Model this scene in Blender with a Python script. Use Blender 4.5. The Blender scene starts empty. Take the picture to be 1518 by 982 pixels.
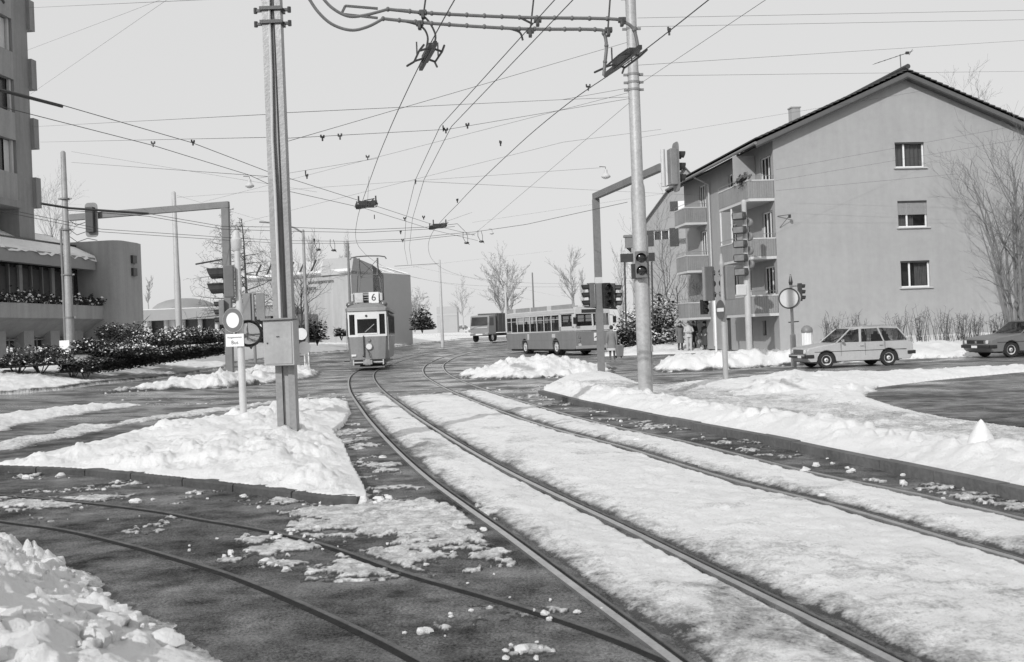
import bpy, math, random
import numpy as np
from mathutils import Vector, Matrix, Euler
random.seed(7)
sc = bpy.context.scene
C = sc.collection
PI = math.pi
rad = math.radians
# ------------------------------------------------------------------ camera model (world units are metres, +Y into the picture)
FPX, ROLL, CAMH = 1476.0, 0.039, 1.72
cr, sr = math.cos(ROLL), math.sin(ROLL)

def terr(x, y):
    """gentle lie of the land: rises towards the side street on the left and far down the road"""
    return 0.05 * min(max(-x - 9.0, 0.0), 22.0) + 0.012 * min(max(y - 60.0, 0.0), 70.0)

def terr_np(x, y):
    return 0.05 * np.clip(-x - 9.0, 0.0, 22.0) + 0.012 * np.clip(y - 60.0, 0.0, 70.0)

def ray(px, py):
    a = px - 759.0; b = 491.0 - py
    return (a * cr + b * sr) / FPX, (-a * sr + b * cr) / FPX

def at(px, py, Y):
    u, v = ray(px, py)
    return Vector((u * Y, Y, CAMH + v * Y))

def level(px, py, z):
    u, v = ray(px, py)
    Y = (z - CAMH) / v
    return Vector((u * Y, Y, z))

def ground(px, py, dz=0.0):
    u, v = ray(px, py)
    z = dz
    for _ in range(30):
        Y = (z - CAMH) / v
        z = 0.5 * z + 0.5 * (terr(u * Y, Y) + dz)
    return Vector((u * Y, Y, z))

# ------------------------------------------------------------------ materials
MATS = {}
def mat(name, val, rough=0.6, var=0.15, scale=3.0, bump=0.0, metal=0.0, spec=0.5, var2=None, bscale=None, streak=0.0):
    """grey procedural surface with two scales of tonal variation and an optional bump"""
    if name in MATS: return MATS[name]
    m = bpy.data.materials.new(name); m.use_nodes = True
    nt = m.node_tree; N = nt.nodes; L = nt.links
    p = N['Principled BSDF']
    p.inputs['Roughness'].default_value = rough
    p.inputs['Metallic'].default_value = metal
    p.inputs['Specular IOR Level'].default_value = spec
    tc = N.new('ShaderNodeTexCoord')
    n1 = N.new('ShaderNodeTexNoise'); n1.inputs['Scale'].default_value = scale; n1.inputs['Detail'].default_value = 6; n1.inputs['Roughness'].default_value = .65
    n2 = N.new('ShaderNodeTexNoise'); n2.inputs['Scale'].default_value = scale * 11; n2.inputs['Detail'].default_value = 3
    L.new(tc.outputs['Object'], n1.inputs['Vector']); L.new(tc.outputs['Object'], n2.inputs['Vector'])
    ad = N.new('ShaderNodeMath'); ad.operation = 'ADD'
    L.new(n1.outputs[0], ad.inputs[0])
    mu = N.new('ShaderNodeMath'); mu.operation = 'MULTIPLY'; mu.inputs[1].default_value = .5
    L.new(n2.outputs[0], mu.inputs[0]); L.new(mu.outputs[0], ad.inputs[1])
    mr = N.new('ShaderNodeMapRange')
    mr.inputs['From Min'].default_value = .45; mr.inputs['From Max'].default_value = 1.05
    mr.inputs['To Min'].default_value = val * (1 - var); mr.inputs['To Max'].default_value = val * (1 + (var if var2 is None else var2))
    L.new(ad.outputs[0], mr.inputs[0])
    if streak:      # rain streaks and damp patches down a rendered wall
        mp = N.new('ShaderNodeMapping'); mp.inputs['Scale'].default_value = (1.6, 1.6, .14); L.new(tc.outputs['Object'], mp.inputs['Vector'])
        n4 = N.new('ShaderNodeTexNoise'); n4.inputs['Scale'].default_value = 1.4; n4.inputs['Detail'].default_value = 6; n4.inputs['Roughness'].default_value = .7; L.new(mp.outputs[0], n4.inputs['Vector'])
        n5 = N.new('ShaderNodeTexNoise'); n5.inputs['Scale'].default_value = 22; n5.inputs['Detail'].default_value = 5; n5.inputs['Roughness'].default_value = .85; L.new(tc.outputs['Object'], n5.inputs['Vector'])
        sm = N.new('ShaderNodeMath'); sm.operation = 'ADD'; L.new(n4.outputs[0], sm.inputs[0]); L.new(n5.outputs[0], sm.inputs[1])
        m4 = N.new('ShaderNodeMapRange'); m4.inputs['From Min'].default_value = .75; m4.inputs['From Max'].default_value = 1.25; m4.inputs['To Min'].default_value = 1 + streak; m4.inputs['To Max'].default_value = 1 - streak
        L.new(sm.outputs[0], m4.inputs[0])
        mm = N.new('ShaderNodeMath'); mm.operation = 'MULTIPLY'; L.new(mr.outputs[0], mm.inputs[0]); L.new(m4.outputs[0], mm.inputs[1]); mr = mm
    L.new(mr.outputs[0], p.inputs['Base Color'])
    if bump:
        bp = N.new('ShaderNodeBump'); bp.inputs['Strength'].default_value = bump; bp.inputs['Distance'].default_value = .02
        n3 = N.new('ShaderNodeTexNoise'); n3.inputs['Scale'].default_value = bscale or scale * 14; n3.inputs['Detail'].default_value = 4
        L.new(tc.outputs['Object'], n3.inputs['Vector']); L.new(n3.outputs[0], bp.inputs['Height']); L.new(bp.outputs[0], p.inputs['Normal'])
    MATS[name] = m
    return m

def mat_glass(name, tint=.35, clear=.55, rough=.04):
    if name in MATS: return MATS[name]
    m = bpy.data.materials.new(name); m.use_nodes = True
    nt = m.node_tree; N = nt.nodes; L = nt.links
    p = N['Principled BSDF']; p.inputs['Base Color'].default_value = (.012, .012, .012, 1); p.inputs['Roughness'].default_value = rough
    p.inputs['Specular IOR Level'].default_value = .7
    t = N.new('ShaderNodeBsdfTransparent'); t.inputs[0].default_value = (tint, tint, tint, 1)
    mx = N.new('ShaderNodeMixShader'); mx.inputs[0].default_value = clear
    nz = N.new('ShaderNodeTexNoise'); nz.inputs['Scale'].default_value = 1.3
    bp = N.new('ShaderNodeBump'); bp.inputs['Strength'].default_value = .03
    L.new(nz.outputs[0], bp.inputs['Height']); L.new(bp.outputs[0], p.inputs['Normal'])
    L.new(p.outputs[0], mx.inputs[1]); L.new(t.outputs[0], mx.inputs[2]); L.new(mx.outputs[0], N['Material Output'].inputs[0])
    MATS[name] = m
    return m

def mat_snow():
    m = bpy.data.materials.new('snow'); m.use_nodes = True
    nt = m.node_tree; N = nt.nodes; L = nt.links
    p = N['Principled BSDF']; p.inputs['Roughness'].default_value = .55; p.inputs['Specular IOR Level'].default_value = .25
    geo = N.new('ShaderNodeNewGeometry')
    at_ = N.new('ShaderNodeAttribute'); at_.attribute_name = 'dirt'
    def noise(s, d=5, r=.6):
        n = N.new('ShaderNodeTexNoise'); n.inputs['Scale'].default_value = s; n.inputs['Detail'].default_value = d; n.inputs['Roughness'].default_value = r
        L.new(geo.outputs['Position'], n.inputs['Vector']); return n
    nb = noise(.9); ns = noise(9.0, 6, .7); nf = noise(42, 4, .7)
    # dirt factor = attribute * (noise) + patches of its own
    a = N.new('ShaderNodeMath'); a.operation = 'MULTIPLY_ADD'; L.new(ns.outputs[0], a.inputs[0]); a.inputs[1].default_value = 1.2; a.inputs[2].default_value = .35
    b = N.new('ShaderNodeMath'); b.operation = 'MULTIPLY'; b.use_clamp = True; L.new(at_.outputs['Fac'], b.inputs[0]); L.new(a.outputs[0], b.inputs[1])
    c = N.new('ShaderNodeMapRange'); c.inputs['From Min'].default_value = .50; c.inputs['From Max'].default_value = .74; c.inputs['To Max'].default_value = .13
    L.new(nb.outputs[0], c.inputs[0])
    e = N.new('ShaderNodeMapRange'); e.inputs['From Min'].default_value = .60; e.inputs['From Max'].default_value = .74; e.inputs['To Max'].default_value = .22
    L.new(nf.outputs[0], e.inputs[0])
    # grains of wet dirt show through where the attribute says the snow is worn: a ragged, speckled edge
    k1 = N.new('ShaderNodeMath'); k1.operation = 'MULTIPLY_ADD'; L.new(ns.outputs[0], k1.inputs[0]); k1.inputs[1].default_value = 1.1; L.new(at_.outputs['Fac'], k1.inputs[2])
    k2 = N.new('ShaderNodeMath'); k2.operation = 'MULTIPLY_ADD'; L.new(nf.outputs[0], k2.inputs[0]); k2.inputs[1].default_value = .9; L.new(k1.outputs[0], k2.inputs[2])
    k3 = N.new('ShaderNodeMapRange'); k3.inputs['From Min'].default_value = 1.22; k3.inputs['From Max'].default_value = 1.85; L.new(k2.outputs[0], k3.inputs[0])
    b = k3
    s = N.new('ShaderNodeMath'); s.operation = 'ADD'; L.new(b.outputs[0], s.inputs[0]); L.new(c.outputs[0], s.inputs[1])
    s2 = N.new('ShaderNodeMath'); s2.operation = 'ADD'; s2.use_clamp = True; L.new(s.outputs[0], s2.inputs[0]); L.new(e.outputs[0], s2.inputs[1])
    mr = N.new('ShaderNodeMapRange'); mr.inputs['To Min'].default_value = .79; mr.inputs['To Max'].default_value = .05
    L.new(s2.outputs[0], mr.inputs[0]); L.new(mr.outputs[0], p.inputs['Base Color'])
    rr = N.new('ShaderNodeMapRange'); rr.inputs['To Min'].default_value = .6; rr.inputs['To Max'].default_value = .3
    L.new(b.outputs[0], rr.inputs[0]); L.new(rr.outputs[0], p.inputs['Roughness'])
    n3 = noise(17, 8, .78)
    bp = N.new('ShaderNodeBump'); bp.inputs['Strength'].default_value = .7; bp.inputs['Distance'].default_value = .05
    L.new(n3.outputs[0], bp.inputs['Height']); L.new(bp.outputs[0], p.inputs['Normal'])
    MATS['snow'] = m
    return m

def mat_asphalt():
    m = bpy.data.materials.new('asphalt'); m.use_nodes = True
    nt = m.node_tree; N = nt.nodes; L = nt.links
    p = N['Principled BSDF']; p.inputs['Specular IOR Level'].default_value = .5
    geo = N.new('ShaderNodeNewGeometry')
    sep = N.new('ShaderNodeSeparateXYZ'); L.new(geo.outputs['Position'], sep.inputs[0])
    def noise(s, d=5, r=.6, stretch=None):
        n = N.new('ShaderNodeTexNoise'); n.inputs['Scale'].default_value = s; n.inputs['Detail'].default_value = d; n.inputs['Roughness'].default_value = r
        if stretch:
            mp = N.new('ShaderNodeMapping'); mp.inputs['Scale'].default_value = stretch
            L.new(geo.outputs['Position'], mp.inputs['Vector']); L.new(mp.outputs[0], n.inputs['Vector'])
        else: L.new(geo.outputs['Position'], n.inputs['Vector'])
        return n
    big = noise(.55, 5, .62); mid = noise(2.2, 8, .72); fine = noise(48, 5, .88); strk = noise(1.0, 5, .65, (.12, 1.6, 1))
    # base tone: dark wet tar with a pebbly grain
    g = N.new('ShaderNodeMapRange'); g.inputs['From Min'].default_value = .40; g.inputs['From Max'].default_value = .62; g.inputs['To Min'].default_value = .022; g.inputs['To Max'].default_value = .14
    L.new(fine.outputs[0], g.inputs[0])
    w = N.new('ShaderNodeMapRange'); w.inputs['From Min'].default_value = .35; w.inputs['From Max'].default_value = .7; w.inputs['To Min'].default_value = .38; w.inputs['To Max'].default_value = 2.1
    L.new(mid.outputs[0], w.inputs[0])
    mu = N.new('ShaderNodeMath'); mu.operation = 'MULTIPLY'; L.new(g.outputs[0], mu.inputs[0]); L.new(w.outputs[0], mu.inputs[1])
    bm = N.new('ShaderNodeMapRange'); bm.inputs['From Min'].default_value = .36; bm.inputs['From Max'].default_value = .64; bm.inputs['To Min'].default_value = .55; bm.inputs['To Max'].default_value = 1.6
    L.new(big.outputs[0], bm.inputs[0]); mu0 = mu
    mu = N.new('ShaderNodeMath'); mu.operation = 'MULTIPLY'; L.new(mu0.outputs[0], mu.inputs[0]); L.new(bm.outputs[0], mu.inputs[1])
    # thin grey slush film in streaks, more of it away from the corner
    fd = N.new('ShaderNodeMapRange'); fd.inputs['From Min'].default_value = 14; fd.inputs['From Max'].default_value = 32; fd.inputs['To Min'].default_value = .0; fd.inputs['To Max'].default_value = 1.0
    L.new(sep.outputs[1], fd.inputs[0])
    sl = N.new('ShaderNodeMath'); sl.operation = 'ADD'; L.new(strk.outputs[0], sl.inputs[0]); L.new(big.outputs[0], sl.inputs[1])
    s2 = N.new('ShaderNodeMapRange'); s2.inputs['From Min'].default_value = .92; s2.inputs['From Max'].default_value = 1.22
    L.new(sl.outputs[0], s2.inputs[0])
    s3 = N.new('ShaderNodeMath'); s3.operation = 'MULTIPLY'; s3.use_clamp = True; L.new(s2.outputs[0], s3.inputs[0]); L.new(fd.outputs[0], s3.inputs[1])
    # grey salty residue in soft blotches broken up by the stone grain
    q1 = N.new('ShaderNodeMath'); q1.operation = 'MULTIPLY_ADD'; L.new(fine.outputs[0], q1.inputs[0]); q1.inputs[1].default_value = .8
    res = noise(1.4, 7, .7, (.7, 1.25, 1)); L.new(res.outputs[0], q1.inputs[2])
    q2 = N.new('ShaderNodeMapRange'); q2.inputs['From Min'].default_value = .84; q2.inputs['From Max'].default_value = 1.14; q2.inputs['To Max'].default_value = .55
    L.new(q1.outputs[0], q2.inputs[0])
    qm = N.new('ShaderNodeMix'); qm.data_type = 'FLOAT'; L.new(q2.outputs[0], qm.inputs[0]); L.new(mu.outputs[0], qm.inputs[2]); qm.inputs[3].default_value = .27
    mu = qm
    mixv = N.new('ShaderNodeMix'); mixv.data_type = 'FLOAT'
    L.new(s3.outputs[0], mixv.inputs[0]); L.new(mu.outputs[0], mixv.inputs[2]); mixv.inputs[3].default_value = .34
    # snow covered country beyond the built place
    ln = N.new('ShaderNodeVectorMath'); ln.operation = 'LENGTH'; L.new(geo.outputs['Position'], ln.inputs[0])
    fr = N.new('ShaderNodeMapRange'); fr.inputs['From Min'].default_value = 165; fr.inputs['From Max'].default_value = 175
    L.new(ln.outputs['Value'], fr.inputs[0])
    mix2 = N.new('ShaderNodeMix'); mix2.data_type = 'FLOAT'
    L.new(fr.outputs[0], mix2.inputs[0]); L.new(mixv.outputs[0], mix2.inputs[2]); mix2.inputs[3].default_value = .8
    L.new(mix2.outputs[0], p.inputs['Base Color'])
    # wetness: patches of standing melt water
    wet = N.new('ShaderNodeMapRange'); wet.inputs['From Min'].default_value = .42; wet.inputs['From Max'].default_value = .62; wet.inputs['To Min'].default_value = .62; wet.inputs['To Max'].default_value = .12
    L.new(big.outputs[0], wet.inputs[0])
    # coarse dry tar in the corner by the camera, wet and smooth film on the carriageways further off
    sp = N.new('ShaderNodeMapRange'); sp.inputs['From Min'].default_value = 17; sp.inputs['From Max'].default_value = 34; sp.inputs['To Min'].default_value = .10; sp.inputs['To Max'].default_value = .5
    L.new(sep.outputs[1], sp.inputs[0]); L.new(sp.outputs[0], p.inputs['Specular IOR Level'])
    rm = N.new('ShaderNodeMapRange'); rm.inputs['From Min'].default_value = 11; rm.inputs['From Max'].default_value = 26; rm.inputs['To Min'].default_value = .35; rm.inputs['To Max'].default_value = 0
    L.new(sep.outputs[1], rm.inputs[0])
    ra = N.new('ShaderNodeMath'); ra.operation = 'ADD'; L.new(wet.outputs[0], ra.inputs[0]); L.new(rm.outputs[0], ra.inputs[1])
    L.new(ra.outputs[0], p.inputs['Roughness'])
    bp = N.new('ShaderNodeBump'); bp.inputs['Strength'].default_value = .6; bp.inputs['Distance'].default_value = .012
    L.new(fine.outputs[0], bp.inputs['Height']); L.new(bp.outputs[0], p.inputs['Normal'])
    MATS['asphalt'] = m
    return m

SNOW = mat_snow(); ASPH = mat_asphalt()
GLASS = mat_glass('window_glass', .75, .62)
DGLASS = mat_glass('dark_glass', .5, .25)
STEEL = mat('galvanised_steel', .27, .45, .25, 2.0, .15, .35)
GREYP = mat('grey_paint', .33, .45, .14, 2.5, .1)
LIGHTP = mat('light_grey_paint', .52, .45, .12, 2.5, .1)
MIDP = mat('mid_grey_paint', .2, .45, .18, 2.5, .1)
DARKP = mat('dark_paint', .04, .4, .3, 4, .1)
BLACK = mat('black_rubber', .018, .55, .4, 8, .2)
WHITEP = mat('white_paint', .78, .4, .06, 3)
CONC = mat('concrete', .3, .85, .2, 1.2, .4)
RUST = mat('rail_side', .03, .9, .4, 9, .5, 0, .1)
LIP = mat('rail_lip', .12, .7, .5, 7, .4, 0, .2)
RAIL = mat('rail_head', .42, .28, .3, 5, .1, .75)
WIREM = mat('wire', .035, .6, .2, 3)
INSUL = mat('insulator', .03, .4, .2, 6)
CHROME = mat('chrome', .6, .2, .1, 5, 0, .9)
BARK = mat('bark', .085, .9, .35, 5, .6)
BARKL = mat('pale_bark', .2, .9, .3, 5, .5)
HAZEBARK = mat('far_haze_bark', .32, .9, .2, 5)  # distance haze painted into the bark as a paler grey
LENS = mat('signal_lens', .02, .15, .3, 9)

# ------------------------------------------------------------------ mesh builder
class MB:
    def __init__(s): s.v = []; s.f = []; s.m = []; s.M = None
    def add(s, vs, fs, mi=0):
        o = len(s.v)
        if s.M is not None: vs = [s.M @ Vector(q) for q in vs]
        s.v += [tuple(q) for q in vs]
        s.f += [tuple(i + o for i in f) for f in fs]; s.m += [mi] * len(fs)
        return s
    def quad(s, a, b, c, d, mi=0): return s.add([a, b, c, d], [(0, 1, 2, 3)], mi)
    def poly(s, pts, mi=0): return s.add(pts, [tuple(range(len(pts)))], mi)
    def box(s, c, d, rz=0.0, mi=0, taper=1.0, M=None):
        x, y, z = d[0] / 2, d[1] / 2, d[2] / 2
        vs = []
        for k in (-1, 1):
            t = taper if k > 0 else 1.0
            for i, j in ((-1, -1), (1, -1), (1, 1), (-1, 1)):
                vs.append(Vector((i * x * t, j * y * t, k * z)))
        if M is not None: vs = [M @ q for q in vs]
        ca, sa = math.cos(rz), math.sin(rz)
        vs = [(c[0] + q.x * ca - q.y * sa, c[1] + q.x * sa + q.y * ca, c[2] + q.z) for q in vs]
        return s.add(vs, [(3, 2, 1, 0), (4, 5, 6, 7), (0, 1, 5, 4), (1, 2, 6, 5), (2, 3, 7, 6), (3, 0, 4, 7)], mi)
    def bar(s, a, b, w, h=None, mi=0):
        """rectangular bar from a to b"""
        a, b = Vector(a), Vector(b); h = h or w
        d = (b - a).normalized(); up = Vector((0, 0, 1)) if abs(d.z) < .95 else Vector((0, 1, 0))
        r = d.cross(up).normalized() * (w / 2); u = r.cross(d).normalized() * (h / 2)
        vs = [a - r - u, a + r - u, a + r + u, a - r + u, b - r - u, b + r - u, b + r + u, b - r + u]
        return s.add(vs, [(0, 1, 2, 3), (7, 6, 5, 4), (0, 4, 5, 1), (1, 5, 6, 2), (2, 6, 7, 3), (3, 7, 4, 0)], mi)
    def tube(s, pts, r, n=8, mi=0, cap=True):
        pts = [Vector(p) for p in pts]; k = len(pts)
        rs = r if isinstance(r, (list, tuple)) else [r] * k
        d0 = (pts[1] - pts[0]).normalized()
        ref = Vector((0, 0, 1)) if abs(d0.z) < .9 else Vector((1, 0, 0))
        x = d0.cross(ref).normalized(); vs = []; fs = []
        for i in range(k):
            d = (pts[min(i + 1, k - 1)] - pts[max(i - 1, 0)]); d = d.normalized() if d.length > 1e-9 else d0
            x = (x - d * x.dot(d)); x = x.normalized() if x.length > 1e-6 else d.orthogonal().normalized()
            y = d.cross(x)
            for j in range(n):
                a = 2 * PI * j / n; vs.append(pts[i] + (x * math.cos(a) + y * math.sin(a)) * rs[i])
        for i in range(k - 1):
            for j in range(n):
                q = (j + 1) % n; fs.append((i * n + j, i * n + q, (i + 1) * n + q, (i + 1) * n + j))
        if cap: fs += [tuple(reversed(range(n))), tuple(range((k - 1) * n, k * n))]
        return s.add(vs, fs, mi)
    def lathe(s, prof, c=(0, 0, 0), n=16, mi=0, M=None, ring=False):
        """profile [(r, z)...] turned about z"""
        vs = []; fs = []; k = len(prof)
        for r_, z in prof:
            for j in range(n):
                a = 2 * PI * j / n; vs.append(Vector((r_ * math.cos(a), r_ * math.sin(a), z)))
        if M is not None: vs = [M @ q for q in vs]
        vs = [q + Vector(c) for q in vs]
        for i in range(k - 1):
            for j in range(n):
                q = (j + 1) % n; fs.append((i * n + j, i * n + q, (i + 1) * n + q, (i + 1) * n + j))
        if not ring: fs += [tuple(reversed(range(n))), tuple(range((k - 1) * n, k * n))]
        return s.add(vs, fs, mi)
    def disc(s, c, r, thick, nrm, n=24, mi=0):
        q = Vector(nrm).normalized().to_track_quat('Z', 'Y').to_matrix()
        return s.lathe([(r, -thick / 2), (r, thick / 2)], c, n, mi, q)
    def ell(s, c, rx, ry, rz_, n=12, m=7, mi=0, jit=0.0, rnd=random):
        vs = []; fs = []
        for i in range(1, m):
            t = PI * i / m
            for j in range(n):
                a = 2 * PI * j / n; k = 1 + (rnd.random() - .5) * jit
                vs.append((c[0] + rx * math.sin(t) * math.cos(a) * k, c[1] + ry * math.sin(t) * math.sin(a) * k, c[2] + rz_ * math.cos(t) * k))
        vs += [(c[0], c[1], c[2] + rz_), (c[0], c[1], c[2] - rz_)]; T = len(vs) - 2
        for j in range(n):
            q = (j + 1) % n; fs.append((T, j, q)); fs.append((T + 1, (m - 2) * n + q, (m - 2) * n + j))
        for i in range(m - 2):
            for j in range(n):
                q = (j + 1) % n; fs.append((i * n + j, (i + 1) * n + j, (i + 1) * n + q, i * n + q))
        return s.add(vs, fs, mi)
    def prism(s, out, y0, y1, mi=0, axis='y'):
        """outline [(a, b)...] in the x-z plane extruded along y (or in x-y along z)"""
        k = len(out)
        f = (lambda a, b, t: (a, t, b)) if axis == 'y' else ((lambda a, b, t: (a, b, t)) if axis == 'z' else (lambda a, b, t: (t, a, b)))
        vs = [f(a, b, y0) for a, b in out] + [f(a, b, y1) for a, b in out]
        fs = [tuple(range(k)), tuple(reversed(range(k, 2 * k)))] + [((i + 1) % k, i, i + k, (i + 1) % k + k) for i in range(k)]
        return s.add(vs, fs, mi)
    def loft(s, rings, mi=0, cap=True):
        n = len(rings[0]); vs = [q for r_ in rings for q in r_]; fs = []
        for i in range(len(rings) - 1):
            for j in range(n):
                q = (j + 1) % n; fs.append((i * n + j, i * n + q, (i + 1) * n + q, (i + 1) * n + j))
        if cap: fs += [tuple(reversed(range(n))), tuple(range((len(rings) - 1) * n, len(rings) * n))]
        return s.add(vs, fs, mi)
    def build(s, name, mats, parent=None, smooth=False, bevel=0.0, loc=None, rot=None, recalc=True):
        me = bpy.data.meshes.new(name); me.from_pydata(s.v, [], s.f)
        mats = mats if isinstance(mats, (list, tuple)) else [mats]
        for q in mats: me.materials.append(q)
        if len(mats) > 1: me.polygons.foreach_set('material_index', s.m)
        if recalc and len(s.f) < 60000:
            import bmesh
            bm = bmesh.new(); bm.from_mesh(me); bmesh.ops.recalc_face_normals(bm, faces=bm.faces); bm.to_mesh(me); bm.free()
        if smooth:
            me.polygons.foreach_set('use_smooth', [True] * len(me.polygons))
            if smooth != 'all': me.set_sharp_from_angle(angle=rad(40))
        o = bpy.data.objects.new(name, me); C.objects.link(o)
        if parent is not None: o.parent = parent
        if loc is not None: o.location = loc
        if rot is not None: o.rotation_euler = rot
        if bevel:
            b = o.modifiers.new('bevel', 'BEVEL'); b.width = bevel; b.segments = 2; b.limit_method = 'ANGLE'; b.angle_limit = rad(40)
        return o

def thing(name, label, cat, loc=(0, 0, 0), rz=0.0, group=None):
    o = bpy.data.objects.new(name, None); C.objects.link(o); o.empty_display_size = .2
    o.location = loc; o.rotation_euler = (0, 0, rz); o['label'] = label; o['category'] = cat
    if group: o['group'] = group
    return o
def tag(o, label, cat, group=None):
    o['label'] = label; o['category'] = cat
    if group: o['group'] = group
    return o
def kind(o, k): o['kind'] = k; return o
def copy_tree(o, parent=None):
    c = o.copy(); C.objects.link(c); c.parent = parent
    for ch in list(o.children): copy_tree(ch, c)
    return c
def text(name, body, size, m, parent, loc, rot, depth=.004, align='CENTER', sx=1.0):
    cu = bpy.data.curves.new(name, 'FONT'); cu.body = body; cu.size = size; cu.extrude = depth; cu.align_x = align; cu.align_y = 'CENTER'; cu.resolution_u = 4
    t = bpy.data.objects.new(name, cu); C.objects.link(t)
    dg = bpy.context.evaluated_depsgraph_get(); dg.update()
    me = bpy.data.meshes.new_from_object(t.evaluated_get(dg)); bpy.data.objects.remove(t)
    me.materials.clear(); me.materials.append(m)
    o = bpy.data.objects.new(name, me); C.objects.link(o); o.parent = parent; o.location = loc; o.rotation_euler = rot; o.scale.x = sx
    return o
# ------------------------------------------------------------------ world, sun, camera
SUN_EL = rad(29); TO_SUN = Vector((-.47, -.883, 0)).normalized()
def build_light():
    w = bpy.data.worlds.new("World"); sc.world = w; w.use_nodes = True
    nt = w.node_tree; N = nt.nodes; L = nt.links
    bg = N['Background']; bg.inputs[1].default_value = .1
    sky = N.new('ShaderNodeTexSky'); sky.sky_type = 'NISHITA'; sky.sun_disc = False
    sky.sun_elevation = SUN_EL; sky.sun_rotation = math.atan2(TO_SUN.x, TO_SUN.y); sky.dust_density = 4.0; sky.air_density = 1.2; sky.altitude = 500
    bw = N.new('ShaderNodeRGBToBW'); L.new(sky.outputs[0], bw.inputs[0])
    # thin winter haze: the clear-sky gradient is mostly washed out to an even pale grey
    mx = N.new('ShaderNodeMix'); mx.data_type = 'FLOAT'; mx.inputs[0].default_value = .86
    mx.clamp_factor = True
    L.new(bw.outputs[0], mx.inputs[2]); mx.inputs[3].default_value = 7.9
    L.new(mx.outputs[0], bg.inputs[0])
    l = bpy.data.lights.new('sun', 'SUN'); l.energy = 2.8; l.angle = rad(.5); l.color = (1, 1, 1)
    o = bpy.data.objects.new('sun', l); C.objects.link(o)
    d = Vector((TO_SUN.x * math.cos(SUN_EL), TO_SUN.y * math.cos(SUN_EL), math.sin(SUN_EL)))
    o.rotation_euler = d.to_track_quat('Z', 'Y').to_euler(); o.location = d * 60
def build_camera():
    cd = bpy.data.cameras.new('camera'); cd.sensor_width = 36; cd.lens = FPX / 1518 * 36; cd.clip_end = 6000; cd.clip_start = .05
    cd.dof.use_dof = True; cd.dof.focus_distance = 32; cd.dof.aperture_fstop = 5.0
    o = bpy.data.objects.new('camera', cd); C.objects.link(o); sc.camera = o
    r = Vector((cr, 0, -sr)); u = Vector((sr, 0, cr)); b = Vector((0, -1, 0))
    o.matrix_world = Matrix(((r.x, u.x, b.x, 0), (r.y, u.y, b.y, 0), (r.z, u.z, b.z, CAMH), (0, 0, 0, 1)))
    sc.view_settings.view_transform = 'Standard'; sc.view_settings.look = 'None'; sc.view_settings.exposure = 0
build_light(); build_camera()

# ------------------------------------------------------------------ numpy noise
def _h(ix, iy, s):
    h = (ix.astype(np.int64) * 374761393 + iy.astype(np.int64) * 668265263 + s * 974634541) & 0xffffffff
    h = ((h ^ (h >> 13)) * 1274126177) & 0xffffffff
    h = ((h ^ (h >> 16)) * 2246822519) & 0xffffffff
    return ((h ^ (h >> 15)) & 0xffffff) / float(0xffffff)
def vnoise(x, y, s=0):
    ix = np.floor(x); iy = np.floor(y); fx = x - ix; fy = y - iy
    fx = fx * fx * (3 - 2 * fx); fy = fy * fy * (3 - 2 * fy)
    a = _h(ix, iy, s); b = _h(ix + 1, iy, s); c = _h(ix, iy + 1, s); d = _h(ix + 1, iy + 1, s)
    return (a * (1 - fx) + b * fx) * (1 - fy) + (c * (1 - fx) + d * fx) * fy
def fbm(x, y, s=0, o=4, g=.5):
    t = 0; a = 1; n = 0
    for k in range(o):
        t = t + a * vnoise(x * 2 ** k + 17.3 * k, y * 2 ** k - 9.1 * k, s + k); n += a; a *= g
    return t / n
def clods(x, y, s, cell):
    """rounded lumps: one per cell with a random size; returns height 0..1"""
    X = x / cell; Y = y / cell; ix = np.floor(X); iy = np.floor(Y); best = np.zeros_like(x)
    for dx in (-1, 0, 1):
        for dy in (-1, 0, 1):
            cx = ix + dx; cy = iy + dy
            jx = _h(cx, cy, s); jy = _h(cx, cy, s + 5); am = _h(cx, cy, s + 9); r = .35 + .45 * _h(cx, cy, s + 13)
            ex = X - cx - jx; ey = Y - cy - jy; an = 6.283 * _h(cx, cy, s + 21); ca, sa = np.cos(an), np.sin(an)
            rx = ex * ca + ey * sa; ry = (ey * ca - ex * sa) * (1.0 + .7 * _h(cx, cy, s + 25))
            d = np.maximum(np.maximum(np.abs(rx), np.abs(ry)), .72 * (np.abs(rx) + np.abs(ry))) / r      # blunt broken block with a tilted top
            best = np.maximum(best, am * np.clip((1 - d) * 2.4, 0, 1) * (.8 + .9 * rx * (_h(cx, cy, s + 33) - .2)))
    return best
def sstep(t): t = np.clip(t, 0, 1); return t * t * (3 - 2 * t)
def sd_poly(x, y, P):
    """signed distance, positive inside"""
    d = np.full(x.shape, 1e9); ins = np.zeros(x.shape, bool); n = len(P)
    for i in range(n):
        ax, ay = P[i][0], P[i][1]; bx, by = P[(i + 1) % n][0], P[(i + 1) % n][1]
        ex, ey = bx - ax, by - ay; L2 = ex * ex + ey * ey + 1e-12
        t = np.clip(((x - ax) * ex + (y - ay) * ey) / L2, 0, 1)
        d = np.minimum(d, np.hypot(x - ax - t * ex, y - ay - t * ey))
        if ay != by:
            c = ((ay > y) != (by > y)) & (x < (bx - ax) * (y - ay) / (by - ay) + ax); ins ^= c
    return np.where(ins, d, -d)
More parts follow.
